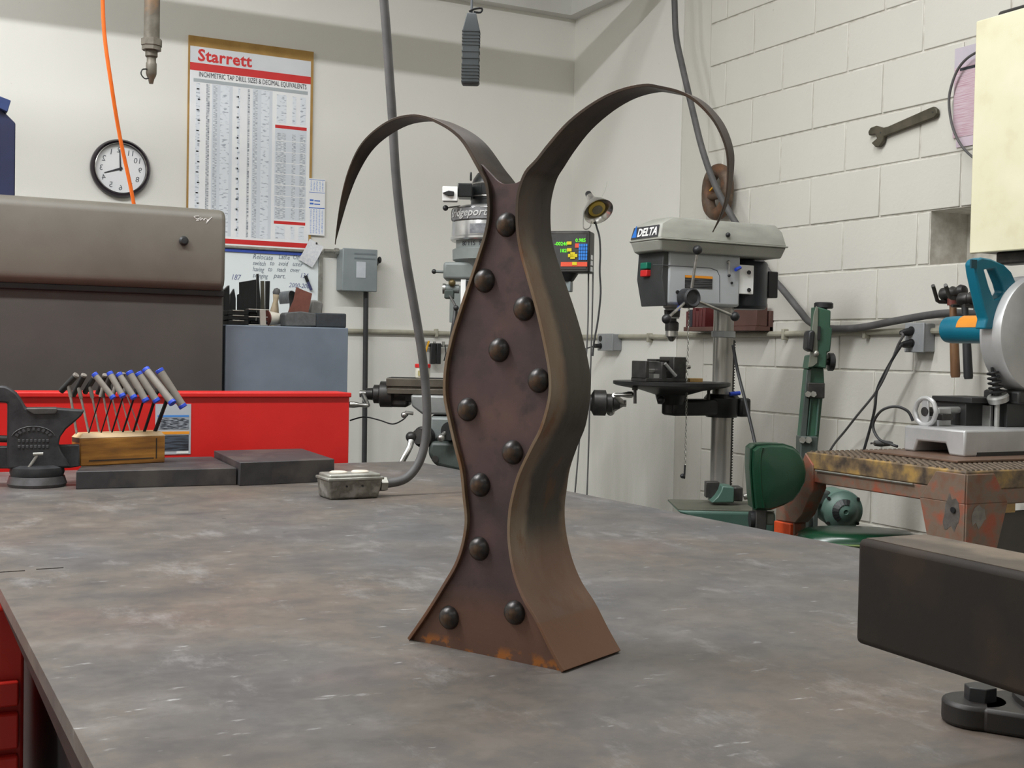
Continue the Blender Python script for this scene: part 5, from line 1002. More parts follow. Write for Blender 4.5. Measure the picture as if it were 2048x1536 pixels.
a, b = pq(1484, 530, -0.1), pq(1504, 589, -0.1); br = MB().box(hx1 - 0.002, b.x, -0.108, -0.096, b.z, a.z).build('motor_bracket', M_white, dp_, bevel=0.002)
for py in (545, 580): q_ = pq(1497, py, -0.108); MB().cyl((q_.x, -0.105, q_.z), (q_.x, -0.114, q_.z), 0.008, n=6).build('bracket_bolt', M_black, br)
MB().box(hx1 - 0.01, mx0 + 0.03, -0.05, 0.05, b.z + 0.02, a.z - 0.02).build('motor_mount', M_dsteel, dp_)
# column, collar, rack, table, base
rcx = 0.0; rC = 20 * 4.66 / FPX
zcol_t = pq(1446, 615, 0).z
MB().cyl((0, 0, 0.03), (0, 0, zcol_t + 0.06), rC, n=36).build('column', mat('column_steel', c(186, 184, 180), c(150, 146, 138), 10, 0.3, 0.6, stretch=(1, 1, 0.2)), dp_)
MB().lathe([(rC + 0.012, pq(1446, 612, 0).z), (rC + 0.016, pq(1446, 612, 0).z + 0.02), (rC + 0.016, hz0_ + 0.03)], (0, 0, 0), (0, 0, 1), 36).build('head_socket', M_headg, dp_)
MB().lathe([(rC + 0.001, pq(1446, 675, 0).z), (rC + 0.007, pq(1446, 674, 0).z), (rC + 0.007, pq(1446, 663, 0).z), (rC + 0.001, pq(1446, 662, 0).z)], (0, 0, 0), (0, 0, 1), 36).build('collar', M_headg, dp_)
zr0, zr1 = 0.32, pq(1446, 680, 0).z
rackm = MB().box(rC - 0.003, rC + 0.008, -0.012, 0.012, zr0, zr1).build('rack_bar', M_dsteel, dp_)
tm = MB()
z = zr0
while z < zr1 - 0.008: tm.box(rC + 0.006, rC + 0.0125, -0.0115, 0.0115, z, z + 0.005); z += 0.0105
tm = tm.build('rack_teeth', M_dsteel, dp_, smooth=False); tm['kind'] = 'stuff'
# spindle and chuck
qx = pq(1344, 640, 0).x
def sl(prof, m, n): return MB().lathe([(r_ * 4.6 / FPX, pq(1344, py, 0).z) for r_, py in prof], (qx, 0, 0), (0, 0, 1), 24).build(n, m, dp_)
sl([(14, 637), (14, 618), (18, 615), (18, 606)], M_castal, 'quill_sleeve'); sl([(9, 645), (9, 635), (15, 634), (16, 620)], M_dsteel, 'spindle_nose'); sl([(13, 662), (13, 660), (13.5, 658), (13.5, 646), (11, 643)], M_dsteel, 'chuck_sleeve'); sl([(3, 683), (6, 680), (9, 675), (12, 673), (12, 661)], M_steel, 'chuck')
MB().sphere((qx - 0.035, -0.03, pq(1321, 627, 0).z), 0.011).build('depth_stop_knob', M_black, dp_); a = pq(1357, 612, yH + 0.03); MB().cyl((a.x, yH + 0.02, a.z), (a.x - 0.035, yH - 0.02, a.z - 0.012), 0.007, n=10).build('depth_lock', M_blue, dp_)
# table
tc = pq(1345, 770, 0); zt2 = pq(1345, 763, 0).z; rT = abs(pq(1440, 765, 0).x - pq(1247, 765, 0).x) / 2; tcx = pq(1343, 765, 0).x
M_tab = mat('black_table', c(40, 40, 40), c(30, 30, 31), 12, 0.4, 0.3)
MB().lathe([(0.05, zt2 - 0.085), (0.06, zt2 - 0.05), (rT * 0.55, zt2 - 0.032), (rT * 0.93, zt2 - 0.018), (rT, zt2 - 0.012), (rT, zt2 - 0.001), (rT * 0.99, zt2)], (tcx, 0, 0), (0, 0, 1), 48).build('table', M_tab, dp_)
MB().cyl((tcx, 0, pq(1345, 826, 0).z), (tcx, 0, zt2 - 0.05), 0.034, n=24).build('table_pivot', M_tab, dp_)
a, b = pq(1335, 798, 0), pq(1450, 830, 0); MB().box(a.x, 0, -0.045, 0.045, b.z, a.z).build('table_arm', M_tab, dp_, bevel=0.012); MB().lathe([(rC + 0.02, pq(1446, 834, 0).z), (rC + 0.03, pq(1446, 826, 0).z), (rC + 0.03, pq(1446, 796, 0).z), (rC + 0.018, pq(1446, 788, 0).z)], (0, 0, 0), (0, 0, 1), 32).build('table_collar', M_tab, dp_)
MB().box(rC, rC + 0.05, -0.07, 0.05, pq(1475, 832, 0).z, pq(1475, 795, 0).z).build('crank_gearbox', M_tab, dp_, bevel=0.01); a = pq(1468, 786, -0.06); MB().cyl((a.x - 0.02, -0.06, a.z - 0.004), (a.x + 0.02, -0.07, a.z), 0.008, n=10).build('column_lock', M_blue, dp_)
for px in (1322, ): a = pq(px, 800, -0.05); MB().sphere(a, 0.015).build('tilt_knob', M_black, dp_)
for px, y0_, y1_ in ((1270, 772, 807), (1417, 786, 812)): a, b = pq(px, y0_, -0.03), pq(px, y1_, -0.03); MB().cyl((a.x, -0.03, zt2 - 0.016), (b.x, -0.03, b.z), 0.006, n=10).build('table_bolt', M_dsteel, dp_); MB().cyl((a.x, -0.03, zt2 - 0.032), (a.x, -0.03, zt2 - 0.018), 0.011, n=6).build('bolt_nut', M_dsteel, dp_)
MB().box(-0.2, 0.16, -0.17, 0.17, 0, 0.04).build('base', mat('base_grey', c(150, 152, 152), c(136, 138, 138), 6, 0.5), dp_, bevel=0.01); MB().lathe([(0.09, 0.035), (0.085, 0.06), (0.055, 0.09), (0.05, 0.13)], (0, 0, 0), (0, 0, 1), 32).build('column_foot', MATS['base_grey'], dp_)
# chain with chuck key
ka = pq(1372, 615, -0.1)
pc_ = [pq(1377, 640, -0.1), pq(1377, 930, -0.1)]; zc0_, zc1_ = hz0_ + 0.002, pc_[1].z
lk = MB(); n_l = int((zc0_ - zc1_) / 0.0115)
for i in range(n_l):
    z = zc0_ - i * 0.0115 - 0.006; r_ = [Vector((0.0035 * math.cos(a_), 0, 0.0075 * math.sin(a_))) for a_ in [2 * math.pi * k_ / 8 for k_ in range(8)]]
    if i % 2: r_ = [Vector((0, v.x, v.z)) for v in r_]
    lk.tube([v + Vector((pc_[0].x, -0.1, z)) for v in r_], 0.0011, 4, closed=True)
lk = lk.build('chain', M_galv, dp_); lk['kind'] = 'stuff'
zk = zc1_; kk = MB().cyl((pc_[0].x, -0.1, zk), (pc_[0].x - 0.002, -0.1, zk - 0.05), 0.0035, n=8).build('chuck_key', M_black, dp_); MB().sphere((pc_[0].x - 0.01, -0.1, zk - 0.04), 0.009).build('key_pinion', M_black, kk)
# vise and wood scrap on the drill press table
D0 = Vector(dp_.location)
vx = pq(1333, 760, -0.03); t = thing('drill_vise', 'dark steel drill press vise on the black round table', 'vise', (D0.x + vx.x, D0.y - 0.03, zt2))
def vq(px, py, y=-0.05): return LP(t, 'y', px, py, y)
a, b = vq(1292, 762), vq(1374, 757); MB().box(a.x, b.x, -0.05, 0.05, 0, 0.014).build('base', M_dsteel, t, bevel=0.002)
for p0_, p1_, nm in (((1292, 722), (1298, 760), 'end_plate'), ((1324, 724), (1334, 758), 'moving_jaw'), ((1348, 714), (1372, 758), 'fixed_jaw')):
    a, b = vq(*p0_), vq(*p1_); MB().box(a.x, b.x, -0.05, 0.045, 0.012, a.z).build(nm, M_dsteel, t, bevel=0.003)
a, b = vq(1292, 735, 0), vq(1372, 742, 0); MB().cyl((a.x, 0, b.z), (b.x, 0, b.z), 0.008, n=12).build('screw', M_steel, t); a, b = vq(1306, 718, 0), vq(1368, 724, 0); MB().box(a.x, b.x, -0.02, 0.04, b.z, a.z).build('work_piece', M_dsteel, t, bevel=0.002); MB().tube([vq(1330, 727, -0.055), vq(1352, 752, -0.06)], 0.006, 8).build('clamp_bar', M_castal, t); a = vq(1377, 734, 0); MB().cyl((vq(1372, 734, 0).x, 0, a.z), (a.x + 0.006, 0, a.z), 0.007, n=8).build('screw_end', M_steel, t); MB().box(vq(1306, 745, -0.03).x, vq(1322, 745, -0.03).x, -0.035, 0.02, 0.013, vq(1306, 748, -0.03).z).build('parallel_bar', M_castal, t)
a, b = pq(1376, 764, -0.04), pq(1402, 755, -0.04); t = MB().box(0, b.x - a.x, -0.012, 0.012, 0, 0.014).build('wood_scrap', mat('scrap_wood', c(196, 160, 104), c(176, 140, 84), 12, 0.6, stretch=(1, 4, 4)), loc=(D0.x + a.x, D0.y - 0.04, zt2), bevel=0.001); tag(t, 'small yellow wood scrap beside the drill press vise', 'wood')

# ================================================================== RIGHT WALL ITEMS
def rw(px, py, d=0.0): return PX(px, py, XW - d)
M_oblk = mat('outlet_grey', c(150, 152, 154), c(138, 140, 142), 10, 0.45)
def wall_outlet(label, p0, p1, socks, plugs):
    a, b = rw(*p0, 0.055), rw(*p1, 0.055)
    t = thing('wall_outlet', label, 'outlet', (XW, (a.y + b.y) / 2, b.z), -math.pi / 2)   # local x runs towards the camera (-Y), local y into the wall (+X)
    w2 = abs(a.y - b.y) / 2; h2 = a.z - b.z
    MB().box(-w2, w2, -0.055, 0, 0, h2).build('box', M_oblk, t, bevel=0.004); MB().box(-w2 * 1.02, w2 * 1.02, -0.06, -0.052, -0.002, h2 + 0.002).build('cover', M_oblk, t, bevel=0.003)
    for px, py in socks: q = LP(t, 'y', px, py, -0.06); MB().cyl((q.x, -0.058, q.z), (q.x, -0.063, q.z), 0.016, n=20).build('socket', M_black, t)
    return t
wo = wall_outlet('small grey outlet box on the smooth wall near the mill', (1197, 668), (1226, 701), ((1201, 677), (1201, 692)), ())
q = LP(wo, 'y', 1201, 692, -0.06); MB().cyl((q.x, -0.06, q.z), (q.x, -0.095, q.z), 0.012, n=12).build('plug', M_black, wo); MB().tube([(q.x, -0.09, q.z), (q.x - 0.02, -0.12, q.z - 0.01), (q.x - 0.05, -0.13, q.z - 0.02)], 0.0036, 6, smooth=4).build('plug_cord', M_darkrub, wo)
wo = wall_outlet('grey outlet box on the block wall with two plugged in cords', (1812, 647), (1848, 704), ((1823, 661), (1823, 686)), ())
for (px, py), path, m in (((1822, 663), [(1806, 672), (1796, 690), (1780, 730), (1755, 780), (1715, 830), (1690, 862), (1665, 893), (1640, 940)], M_rubber), ((1822, 687), [(1803, 690), (1790, 710), (1770, 745), (1754, 780), (1750, 815), (1742, 850), (1730, 893), (1720, 930)], M_darkrub)):
    q = LP(wo, 'y', px, py, -0.06); pg = MB().lathe([(0.0145, 0), (0.0155, 0.012), (0.013, 0.03), (0.008, 0.045)], (q.x, -0.06, q.z), (-0.25, -1, -0.15), 16).build('plug', M_black, wo)
    MB().tube([Vector((q.x - 0.01, -0.1, q.z - 0.006))] + [LP(wo, 'y', x, y, -0.12 if i < 5 else -0.09) for i, (x, y) in enumerate(path)], 0.0055 if m is M_darkrub else 0.0048, 8, smooth=4).build('cord', m, wo)
a = LP(wo, 'y', 1853, 662, -0.02); MB().cyl((a.x - 0.03, -0.02, a.z), (a.x + 0.012, -0.02, a.z), 0.017, n=12).build('conduit_connector', M_galv, wo)
# open end wrench mounted on the wall
wr0, wr1 = rw(1864, 226, 0.01), rw(1762, 277, 0.01)
t = thing('wall_wrench', 'large dark open end wrench hung on the block wall', 'wrench', (XW, wr1.y, wr1.z - 0.05), -math.pi / 2)
WK = 2048 / 648.0
def wq(x, y): q = LP(t, 'y', 1400 + x / WK, y / WK, -0.012); return (q.x, q.z)
poly = [(1505, 690), (1508, 720), (1490, 745), (1170, 865), (1165, 895), (1140, 930), (1115, 930), (1090, 905), (1125, 875), (1115, 850), (1075, 858), (1070, 835), (1085, 808), (1120, 795), (1165, 808), (1195, 800), (1465, 680), (1485, 674)]
MB().prism([wq(x, y) for x, y in poly], -0.02, -0.004).build('forged_body', mat('dark_olive_steel', c(92, 86, 72), c(72, 68, 56), 16, 0.5, 0.4, bmp=0.2), t, bevel=0.004)
for x, y in ((1480, 710), (1150, 840)): q = wq(x, y); MB().cyl((q[0], -0.021, q[1]), (q[0], 0, q[1]), 0.004, n=8).build('nail', M_dsteel, t)
# big stud link of chain hanging by the drill press
sk = rw(1435, 384, 0.05); t = thing('chain_link', 'huge rusty oval chain link with a cross stud hung above the drill press', 'chain link', (XW, sk.y, rw(1435, 440, 0.05).z), -math.pi / 2)
M_rust = mat('rust_brown', c(112, 94, 78), c(88, 70, 56), 14, 0.6, 0.2, c3=c(120, 84, 60), bmp=0.3)
def kq(px, py, y=-0.05): return LP(t, 'y', px, py, y)
cc_ = kq(1435, 384); hw = abs(kq(1462, 384).x - kq(1408, 384).x) / 2; hh = (kq(1435, 327).z - kq(1435, 440).z) / 2
rt_ = 0.031
MB().tube([(cc_.x + (hw - rt_) * math.cos(a_) * (1.0), -0.05, cc_.z + (hh - rt_) * (abs(math.sin(a_)) ** 0.8) * (1 if math.sin(a_) >= 0 else -1)) for a_ in [2 * math.pi * i / 28 for i in range(28)]], rt_, 14, closed=True).build('link', M_rust, t)
MB().lathe([(0.026, -(hw - rt_)), (0.018, -0.02), (0.018, 0.02), (0.026, hw - rt_)], (cc_.x, -0.05, kq(1435, 391).z), (1, 0, 0), 16).build('stud', M_rust, t)
a, b = kq(1420, 381, -0.082), kq(1432, 368, -0.082); MB().tube([a, b], 0.005, 6).build('yellow_tag', MATS['yellow_pencil'], t); MB().cyl((cc_.x, -0.06, cc_.z + hh * 0.78), (cc_.x, 0, cc_.z + hh * 0.8), 0.009, n=10).build('wall_hook', M_dsteel, t)
# thick hose down past the link and along the wall
hs = [(1340, -330), (1345, -120), (1349, 0), (1352, 70), (1364, 130), (1385, 220), (1405, 300), (1430, 370), (1462, 430), (1500, 490), (1540, 550), (1566, 580), (1600, 622), (1622, 646), (1660, 657), (1720, 655), (1790, 642), (1860, 630), (1905, 626), (1960, 629), (2060, 634)]
base = Vector((XW, rw(1400, 300).y, rw(1560, 660).z - 0.1)); t = thing('wall_hose', 'thick grey rubber hose draped down the wall behind the drill press', 'hose', base)
dpt = [0.16] * 6 + [0.15, 0.13, 0.1, 0.06, 0.05, 0.045, 0.045, 0.045, 0.045, 0.045, 0.045, 0.045, 0.045, 0.045, 0.045]
pts = [rw(x, y, d_) - base for (x, y), d_ in zip(hs, dpt)]
pts = [Vector((pts[0].x, pts[0].y, ZC - base.z))] + pts
MB().tube(pts, 0.0148, 12, smooth=5).build('hose', M_rubber, t)
# dark red drill cases on a shelf behind the column
a, b = rw(1404, 611, 0.12), rw(1503, 661, 0.12); t = thing('drill_shelf', 'brown wall shelf block behind the drill press column', 'shelf', (XW, (a.y + b.y) / 2, b.z), -math.pi / 2)
w2 = abs(a.y - b.y) / 2; M_shelf = mat('brown_shelf', c(96, 64, 56), c(82, 54, 48), 10, 0.6)
xs0 = LP(t, 'y', 1384, 640, -0.06).x
MB().box(min(-w2 * 1.25, xs0 - 0.012), w2, -0.1, 0, 0, 0.02).box(-w2 * 1.25, w2, -0.02, 0, 0, 0.09).build('shelf', M_shelf, t, bevel=0.002)
sL = Vector(t.location)
xs0 = LP(t, 'y', 1384, 640, -0.06).x
for i in range(6):
    x = xs0 + 0.006 + i * 0.026
    if i == 1: m_, nm_ = M_ink, 'black drill index case standing among the dark red ones'
    else: m_, nm_ = mat('dark_red_case', c(96, 34, 34), c(84, 28, 30), 8, 0.5), ['dark red drill case on the far side of the black drill case', '', 'dark red drill case touching the black drill case on the column side', 'dark red drill case second from the black case toward the column', 'dark red drill case third from the black case toward the column', 'dark red drill case fourth from the black case, next to the brown box'][i]
    h_ = 0.075 + 0.008 * ((i * 7) % 3)
    o = MB().box(-0.011, 0.011, -0.07, 0, 0, h_).build('drill_case', m_, bevel=0.002); o.rotation_euler = (0, 0, -math.pi / 2); o.location = sL + Vector((-0.022, -x, 0.02)); tag(o, nm_, 'case', 'drill index cases')
o = MB().box(-w2 * 0.55, w2 * 0.98, -0.09, -0.03, 0, 0.1).build('case_box', M_shelf, bevel=0.003); o.rotation_euler = (0, 0, -math.pi / 2); o.location = sL + Vector((0.0 - 0.0, 0.0, 0.02)); tag(o, 'plain reddish brown box on the shelf next to the drill index cases', 'box')
# cream cabinet, leaflet and wire
XC = 3.08
a = PX(1939, 505, XC); b = PX(1941, 47, XC); t = thing('cream_cabinet', 'cream painted steel cabinet mounted high on the block wall', 'cabinet', (XW, a.y, a.z), -math.pi / 2)
dC = XW - XC; M_cream = mat('cream_paint', c(226, 222, 194), c(220, 215, 184), 6, 0.45, c3=c(206, 196, 164), hi=0.85); hC = b.z - a.z
MB().box(0, 0.62, -dC + 0.015, 0, 0, hC).build('body', mat('cabinet_side', c(150, 144, 128), c(136, 130, 114), 8, 0.5), t, bevel=0.003); MB().box(-0.002, 0.622, -dC, -dC + 0.016, -0.004, hC + 0.002).build('door', M_cream, t, bevel=0.004)
MB().box(0.06, 0.2, -dC + 0.05, -dC + 0.12, -0.04, 0.0).build('bottom_latch', M_dsteel, t, bevel=0.006)
pz_ = LP(t, 'y', 2012, 18, -dC + 0.1); o = MB().cyl((-0.012, 0, 0.022), (0.2, 0, 0.022), 0.022, n=14).build('pipe_stub', M_dsteel); o.rotation_euler = (0, 0, -math.pi / 2); o.location = Vector((XC + 0.1, a.y - pz_.x, a.z + hC + 0.001)); tag(o, 'dark pipe offcut lying on top of the cream cabinet', 'pipe')
a, b = rw(1910, 98, 0.004), rw(1990, 282, 0.004); t = thing('pink_leaflet', 'pink printed safety leaflet hung beside the cream cabinet', 'paper', (XW, a.y, b.z), -math.pi / 2); hL = a.z - b.z
MB().box(0.02, 0.22, -0.006, -0.002, 0, hL * 0.85).build('back_sheet', mat('leaflet_pale', c(206, 190, 200), c(196, 178, 190), 8, 0.6), t, smooth=False); MB().box(0.0, 0.2, -0.004, -0.0005, hL * 0.12, hL).build('front_sheet', mat('leaflet_grey', c(196, 188, 196), c(186, 178, 188), 8, 0.6), t, smooth=False); MB().box(0.005, 0.19, -0.0075, -0.003, hL * 0.1, hL * 0.8).build('pink_print', print_mat('pink_print', c(206, 188, 196), c(182, 140, 154), 12, 500, 0.52, 0.14), t, smooth=False); MB().box(0.03, 0.2, -0.008, -0.003, hL * 0.76, hL * 0.79).build('dark_rule', M_ink, t, smooth=False)
t = thing('loop_wire', 'thin grey wire bowed out from behind the cream cabinet', 'wire', (XW, rw(1945, 310).y, rw(1945, 312).z), -math.pi / 2)
MB().tube([LP(t, 'y', x, y, -0.03) for x, y in ((1962, 100), (1935, 116), (1915, 140), (1902, 175), (1898, 205), (1903, 245), (1915, 278), (1932, 302), (1958, 325))], 0.0048, 8, smooth=5).build('wire', M_rubber, t)
# hammers on a hook rack
hk = rw(1905, 600, 0.1); t = thing('hook_rack', 'dark iron rack with two prongs sticking out of the block wall', 'rack', (XW, hk.y, rw(1905, 602, 0.1).z), -math.pi / 2)
def hq(px, py, y=-0.1): return LP(t, 'y', px, py, y)
zp1 = hq(1893, 588, -0.16).z - 0.023 - 0.0058; zp1b = hq(1917, 583, -0.16).z - 0.0185 - 0.0058; zp2 = hq(1943, 596, -0.215).z - 0.022 - 0.0046
for px_, tip, zq in ((1893, (1866, 571), zp1), (1917, (1891, 570), zp1b)):
    q_ = hq(px_, 600, -0.16); MB().tube([(q_.x, 0, zq), (q_.x, -0.195, zq), (q_.x, -0.205, zq + 0.004), hq(*tip, -0.26)], 0.0068, 10).build('prong', M_dsteel, t)
for px_ in (1919, 1943): q_ = hq(px_, 600, -0.215); MB().cyl((q_.x, 0, zp2), (q_.x, -0.25, zp2), 0.0055, n=10).build('prong', M_dsteel, t)
a, b = hq(1895, 590, -0.06), hq(1960, 600, -0.06); MB().box(hq(1893, 600, -0.16).x - 0.015, hq(1943, 600, -0.215).x + 0.015, -0.01, 0, zp2 - 0.012, zp1 + 0.014).build('bracket', M_dsteel, t, bevel=0.002)
def hammer(label, head0, head1, h0, h1, m, rx, hm, off=0.16):
    p = rw(*h0, off); t = thing('hammer', label, 'hammer', (XW - off, p.y, rw(*h1, off).z), -math.pi / 2, 'hammers on the hook rack')
    A, B = [LP(t, 'y', *q, 0.0) for q in (h0, h1)]; L = (A - B).length
    MB().lathe([(rx * 0.92, 0), (rx * 1.08, 0.01), (rx, L * 0.4), (rx * 0.78, L * 0.8), (rx * 0.8, L)], B, A - B, 14).build('handle', m, t)
    H0, H1 = LP(t, 'y', *head0, 0.0), LP(t, 'y', *head1, 0.0); d = H1 - H0; Lh = d.length
    MB().lathe([(hm * 0.6, 0), (hm, Lh * 0.1), (hm * 0.95, Lh * 0.3), (hm * 0.7, Lh * 0.4), (hm * 0.95, Lh * 0.5), (hm * 0.7, Lh * 0.62), (hm * 0.75, Lh * 0.7), (hm * 0.95, Lh * 0.82), (hm * 0.7, Lh * 0.95), (hm * 0.2, Lh)], H0, d, 20).build('head', M_dsteel, t); return t
h_ = hammer('wooden handled hammer hung on the hook rack', (1882, 590), (1932, 580), (1905, 588), (1911, 755), mat('hammer_wood', c(136, 100, 68), c(112, 80, 54), 10, 0.5, stretch=(4, 4, 1)), 0.0155, 0.024)
a = LP(h_, 'y', 1904, 604, 0.0); MB().cyl((a.x, 0, a.z - 0.012), (a.x, 0, a.z + 0.012), 0.0162, n=14).build('red_band', mat('faded_red', c(132, 70, 64), c(116, 62, 56), 9, 0.5), h_)
hammer('black handled hammer hung beside the wooden handled one', (1918, 600), (1968, 592), (1929, 600), (1937, 758), M_darkrub, 0.0145, 0.0235, 0.215)
# ================================================================== BAND SAW
M_grn = mat('dark_green_enamel', c(20, 62, 40), c(15, 50, 33), 6, 0.28, spec=0.6); M_grn2 = mat('grey_green_enamel', c(70, 98, 88), c(60, 88, 78), 6, 0.4); M_grn3 = mat('post_green', c(56, 92, 72), c(46, 78, 62), 6, 0.42)
p = PD(1552, 1000, 3.62); bs = thing('band_saw', 'dark green metal cutting band saw with raised arm and motor', 'band saw', (p.x, p.y, 0), RZC)
def bq(px, py, y=0.0): return LP(bs, 'y', px, py, y)
BK = 600 / 2048.0
def b2(x, y, yl=0.0): return bq(1448 + x * BK, 760 + y * BK, yl)
# wheel guard: rounded shell
outl = [(185, 470), (215, 445), (300, 438), (400, 440), (465, 460), (510, 500), (540, 560), (552, 620), (545, 690), (510, 760), (460, 820), (400, 850), (320, 880), (270, 885), (205, 880), (195, 800), (180, 600)]
O = [b2(x, y) for x, y in outl]; cxm = sum(v.x for v in O) / len(O); czm = sum(v.z for v in O) / len(O)
def inset(k, y): return [(cxm + (v.x - cxm) * k, y, czm + (v.z - czm) * k) for v in O]
MB().rings([inset(1.0, 0.09), inset(1.0, -0.01), inset(0.985, -0.02), inset(0.93, -0.028), inset(0.6, -0.036), inset(0.2, -0.038)]).build('wheel_guard', M_grn, bs, bevel=0)
e0_ = [b2(x, y, -0.012) for x, y in ((188, 480), (186, 600), (200, 800), (208, 876))]; e1_ = [b2(x, y, -0.03) for x, y in ((255, 470), (245, 600), (262, 800), (272, 880))]
MB().tube([b2(x, y, -0.03) for x, y in ((262, 462), (250, 520), (248, 620), (256, 760), (272, 870))], 0.005, 8, smooth=4).build('guard_bead', M_grn, bs)
MB().tube([b2(x, y, -0.013) for x, y in outl], 0.0035, 6, closed=True).build('guard_rim', M_grn, bs)
# column foot / bow below the guard
a, b = b2(205, 880, 0.02), b2(275, 1050, 0.02); MB().box(a.x, b.x, -0.01, 0.05, 0, a.z + 0.02).build('blade_post', M_dsteel, bs, bevel=0.003)
a, b = b2(280, 900, 0.03), b2(340, 990, 0.03); MB().box(a.x, b.x, 0.02, 0.06, b.z, a.z).build('guide_block', mat('guide_grey', c(110, 112, 100), c(90, 92, 84), 20, 0.5), bs, bevel=0.006); MB().cyl(b2(175, 950, 0.02), b2(215, 950, 0.02), 0.025, n=18).build('guide_knob', M_black, bs)
# motor with vented end bell
mc_ = b2(795, 885, 0.5); rM = abs(b2(935, 885, 0.5).x - b2(655, 885, 0.5).x) / 2
M_motg = mat('motor_green', c(98, 124, 114), c(86, 112, 102), 6, 0.45)
MB().lathe([(rM * 0.92, -0.12), (rM * 0.92, 0.0), (rM, 0.0), (rM, 0.022), (rM * 0.96, 0.03), (rM * 0.8, 0.034), (rM * 0.62, 0.05), (rM * 0.4, 0.064), (rM * 0.12, 0.07), (rM * 0.1, 0.066), (0, 0.066)], mc_, (0, -1, 0), 48).build('motor', M_motg, bs)
for i in range(9):
    a_ = rad(75 + i * 19); d = Vector((math.cos(a_), 0, math.sin(a_))); s_ = Vector((-d.z, 0, d.x)); q0 = mc_ + d * rM * 0.36; q1 = mc_ + d * rM * 0.6
    MB().hexa([q0 + s_ * 0.0035 + Vector((0, -0.06, 0)), q0 - s_ * 0.0035 + Vector((0, -0.06, 0)), q0 - s_ * 0.0035 + Vector((0, -0.0685, 0)), q0 + s_ * 0.0035 + Vector((0, -0.0685, 0)), q1 + s_ * 0.006 + Vector((0, -0.045, 0)), q1 - s_ * 0.006 + Vector((0, -0.045, 0)), q1 - s_ * 0.006 + Vector((0, -0.0545, 0)), q1 + s_ * 0.006 + Vector((0, -0.0545, 0))]).build('vent', M_black, bs)
for a_ in (40, 140, 220, 320): q = mc_ + Vector((math.cos(rad(a_)), 0, math.sin(rad(a_)))) * rM * 0.93; MB().cyl(q + Vector((0, -0.02, 0)), q + Vector((0, -0.036, 0)), 0.006, n=6).build('motor_bolt', M_dsteel, bs)
a, b = b2(560, 750, 0.5), b2(640, 860, 0.5); MB().box(a.x - 0.02, b.x + 0.04, 0.48, 0.6, b.z, a.z).build('gear_box', M_dgreen, bs, bevel=0.01); MB().cyl(b2(617, 815, 0.47), b2(617, 815, 0.49), 0.011, n=12).build('gear_bolt', M_galv, bs); a, b = b2(612, 860, 0.45), b2(640, 1000, 0.45); MB().box(a.x, b.x, 0.45, 0.48, b.z - 0.03, a.z).build('support_rod', M_dgreen, bs, bevel=0.003)
MB().box(b2(490, 980, 0.45).x, b2(590, 1000, 0.45).x, 0.44, 0.56, b2(500, 1040, 0.45).z, b2(500, 920, 0.45).z).build('pivot_casting', M_dgreen, bs, bevel=0.01)
# bed with vise jaw
B6 = 600 / 2048.0
def b6(x, y, yl): return bq(1180 + x * B6, 660 + y * B6, yl)
yb_ = 0.45
a, b = b6(545, 1190, yb_), b6(1200, 1190, yb_)
MB().prism([(a.x, a.z), (b6(640, 1240, yb_).x, b6(640, 1240, yb_).z), (b6(660, 1330, yb_).x, b6(660, 1420, yb_).z), (b.x, b6(660, 1420, yb_).z), (b.x, a.z)], yb_ - 0.16, yb_ + 0.12).build('bed', M_grn2, bs, bevel=0.01)
MB().box(b6(560, 1190, yb_).x, b.x - 0.004, yb_ - 0.15, yb_ + 0.11, a.z - 0.001, a.z + 0.004).build('bed_top', mat('bed_steel', c(96, 96, 84), c(82, 82, 72), 14, 0.45, 0.3), bs, bevel=0.001)
zb6 = b6(660, 1420, yb_).z
for lx_ in (b6(700, 1330, yb_).x, b.x - 0.05):
    for ly_ in (yb_ - 0.14, yb_ + 0.08): MB().box(lx_, lx_ + 0.035, ly_, ly_ + 0.035, 0, zb6 + 0.01).build('bed_leg', M_dgreen, bs, bevel=0.003)
yj_ = yb_ - 0.04
MB().prism([(b6(x, y, yj_).x, b6(x, y, yj_).z) for x, y in ((830, 1180), (870, 1140), (895, 1100), (905, 1065), (985, 1075), (985, 1180))], yj_, yj_ + 0.1).build('vise_jaw', M_grn2, bs, bevel=0.004)
MB().box(b6(812, 1100, yj_).x, b6(905, 1100, yj_).x, yj_ + 0.06, yj_ + 0.1, b6(812, 1160, yj_).z, b6(812, 1050, yj_).z).build('fixed_jaw', M_dsteel, bs, bevel=0.002); MB().box(b6(985, 1100, yj_).x, b6(1052, 1100, yj_).x, yj_ + 0.02, yj_ + 0.09, b6(985, 1175, yj_).z, b6(985, 1080, yj_).z).build('jaw_plate', M_dsteel, bs, bevel=0.003); MB().cyl(b6(1050, 1140, yj_ + 0.05), b6(1110, 1125, yj_ + 0.05), 0.01, n=12).build('vise_screw', M_galv, bs)
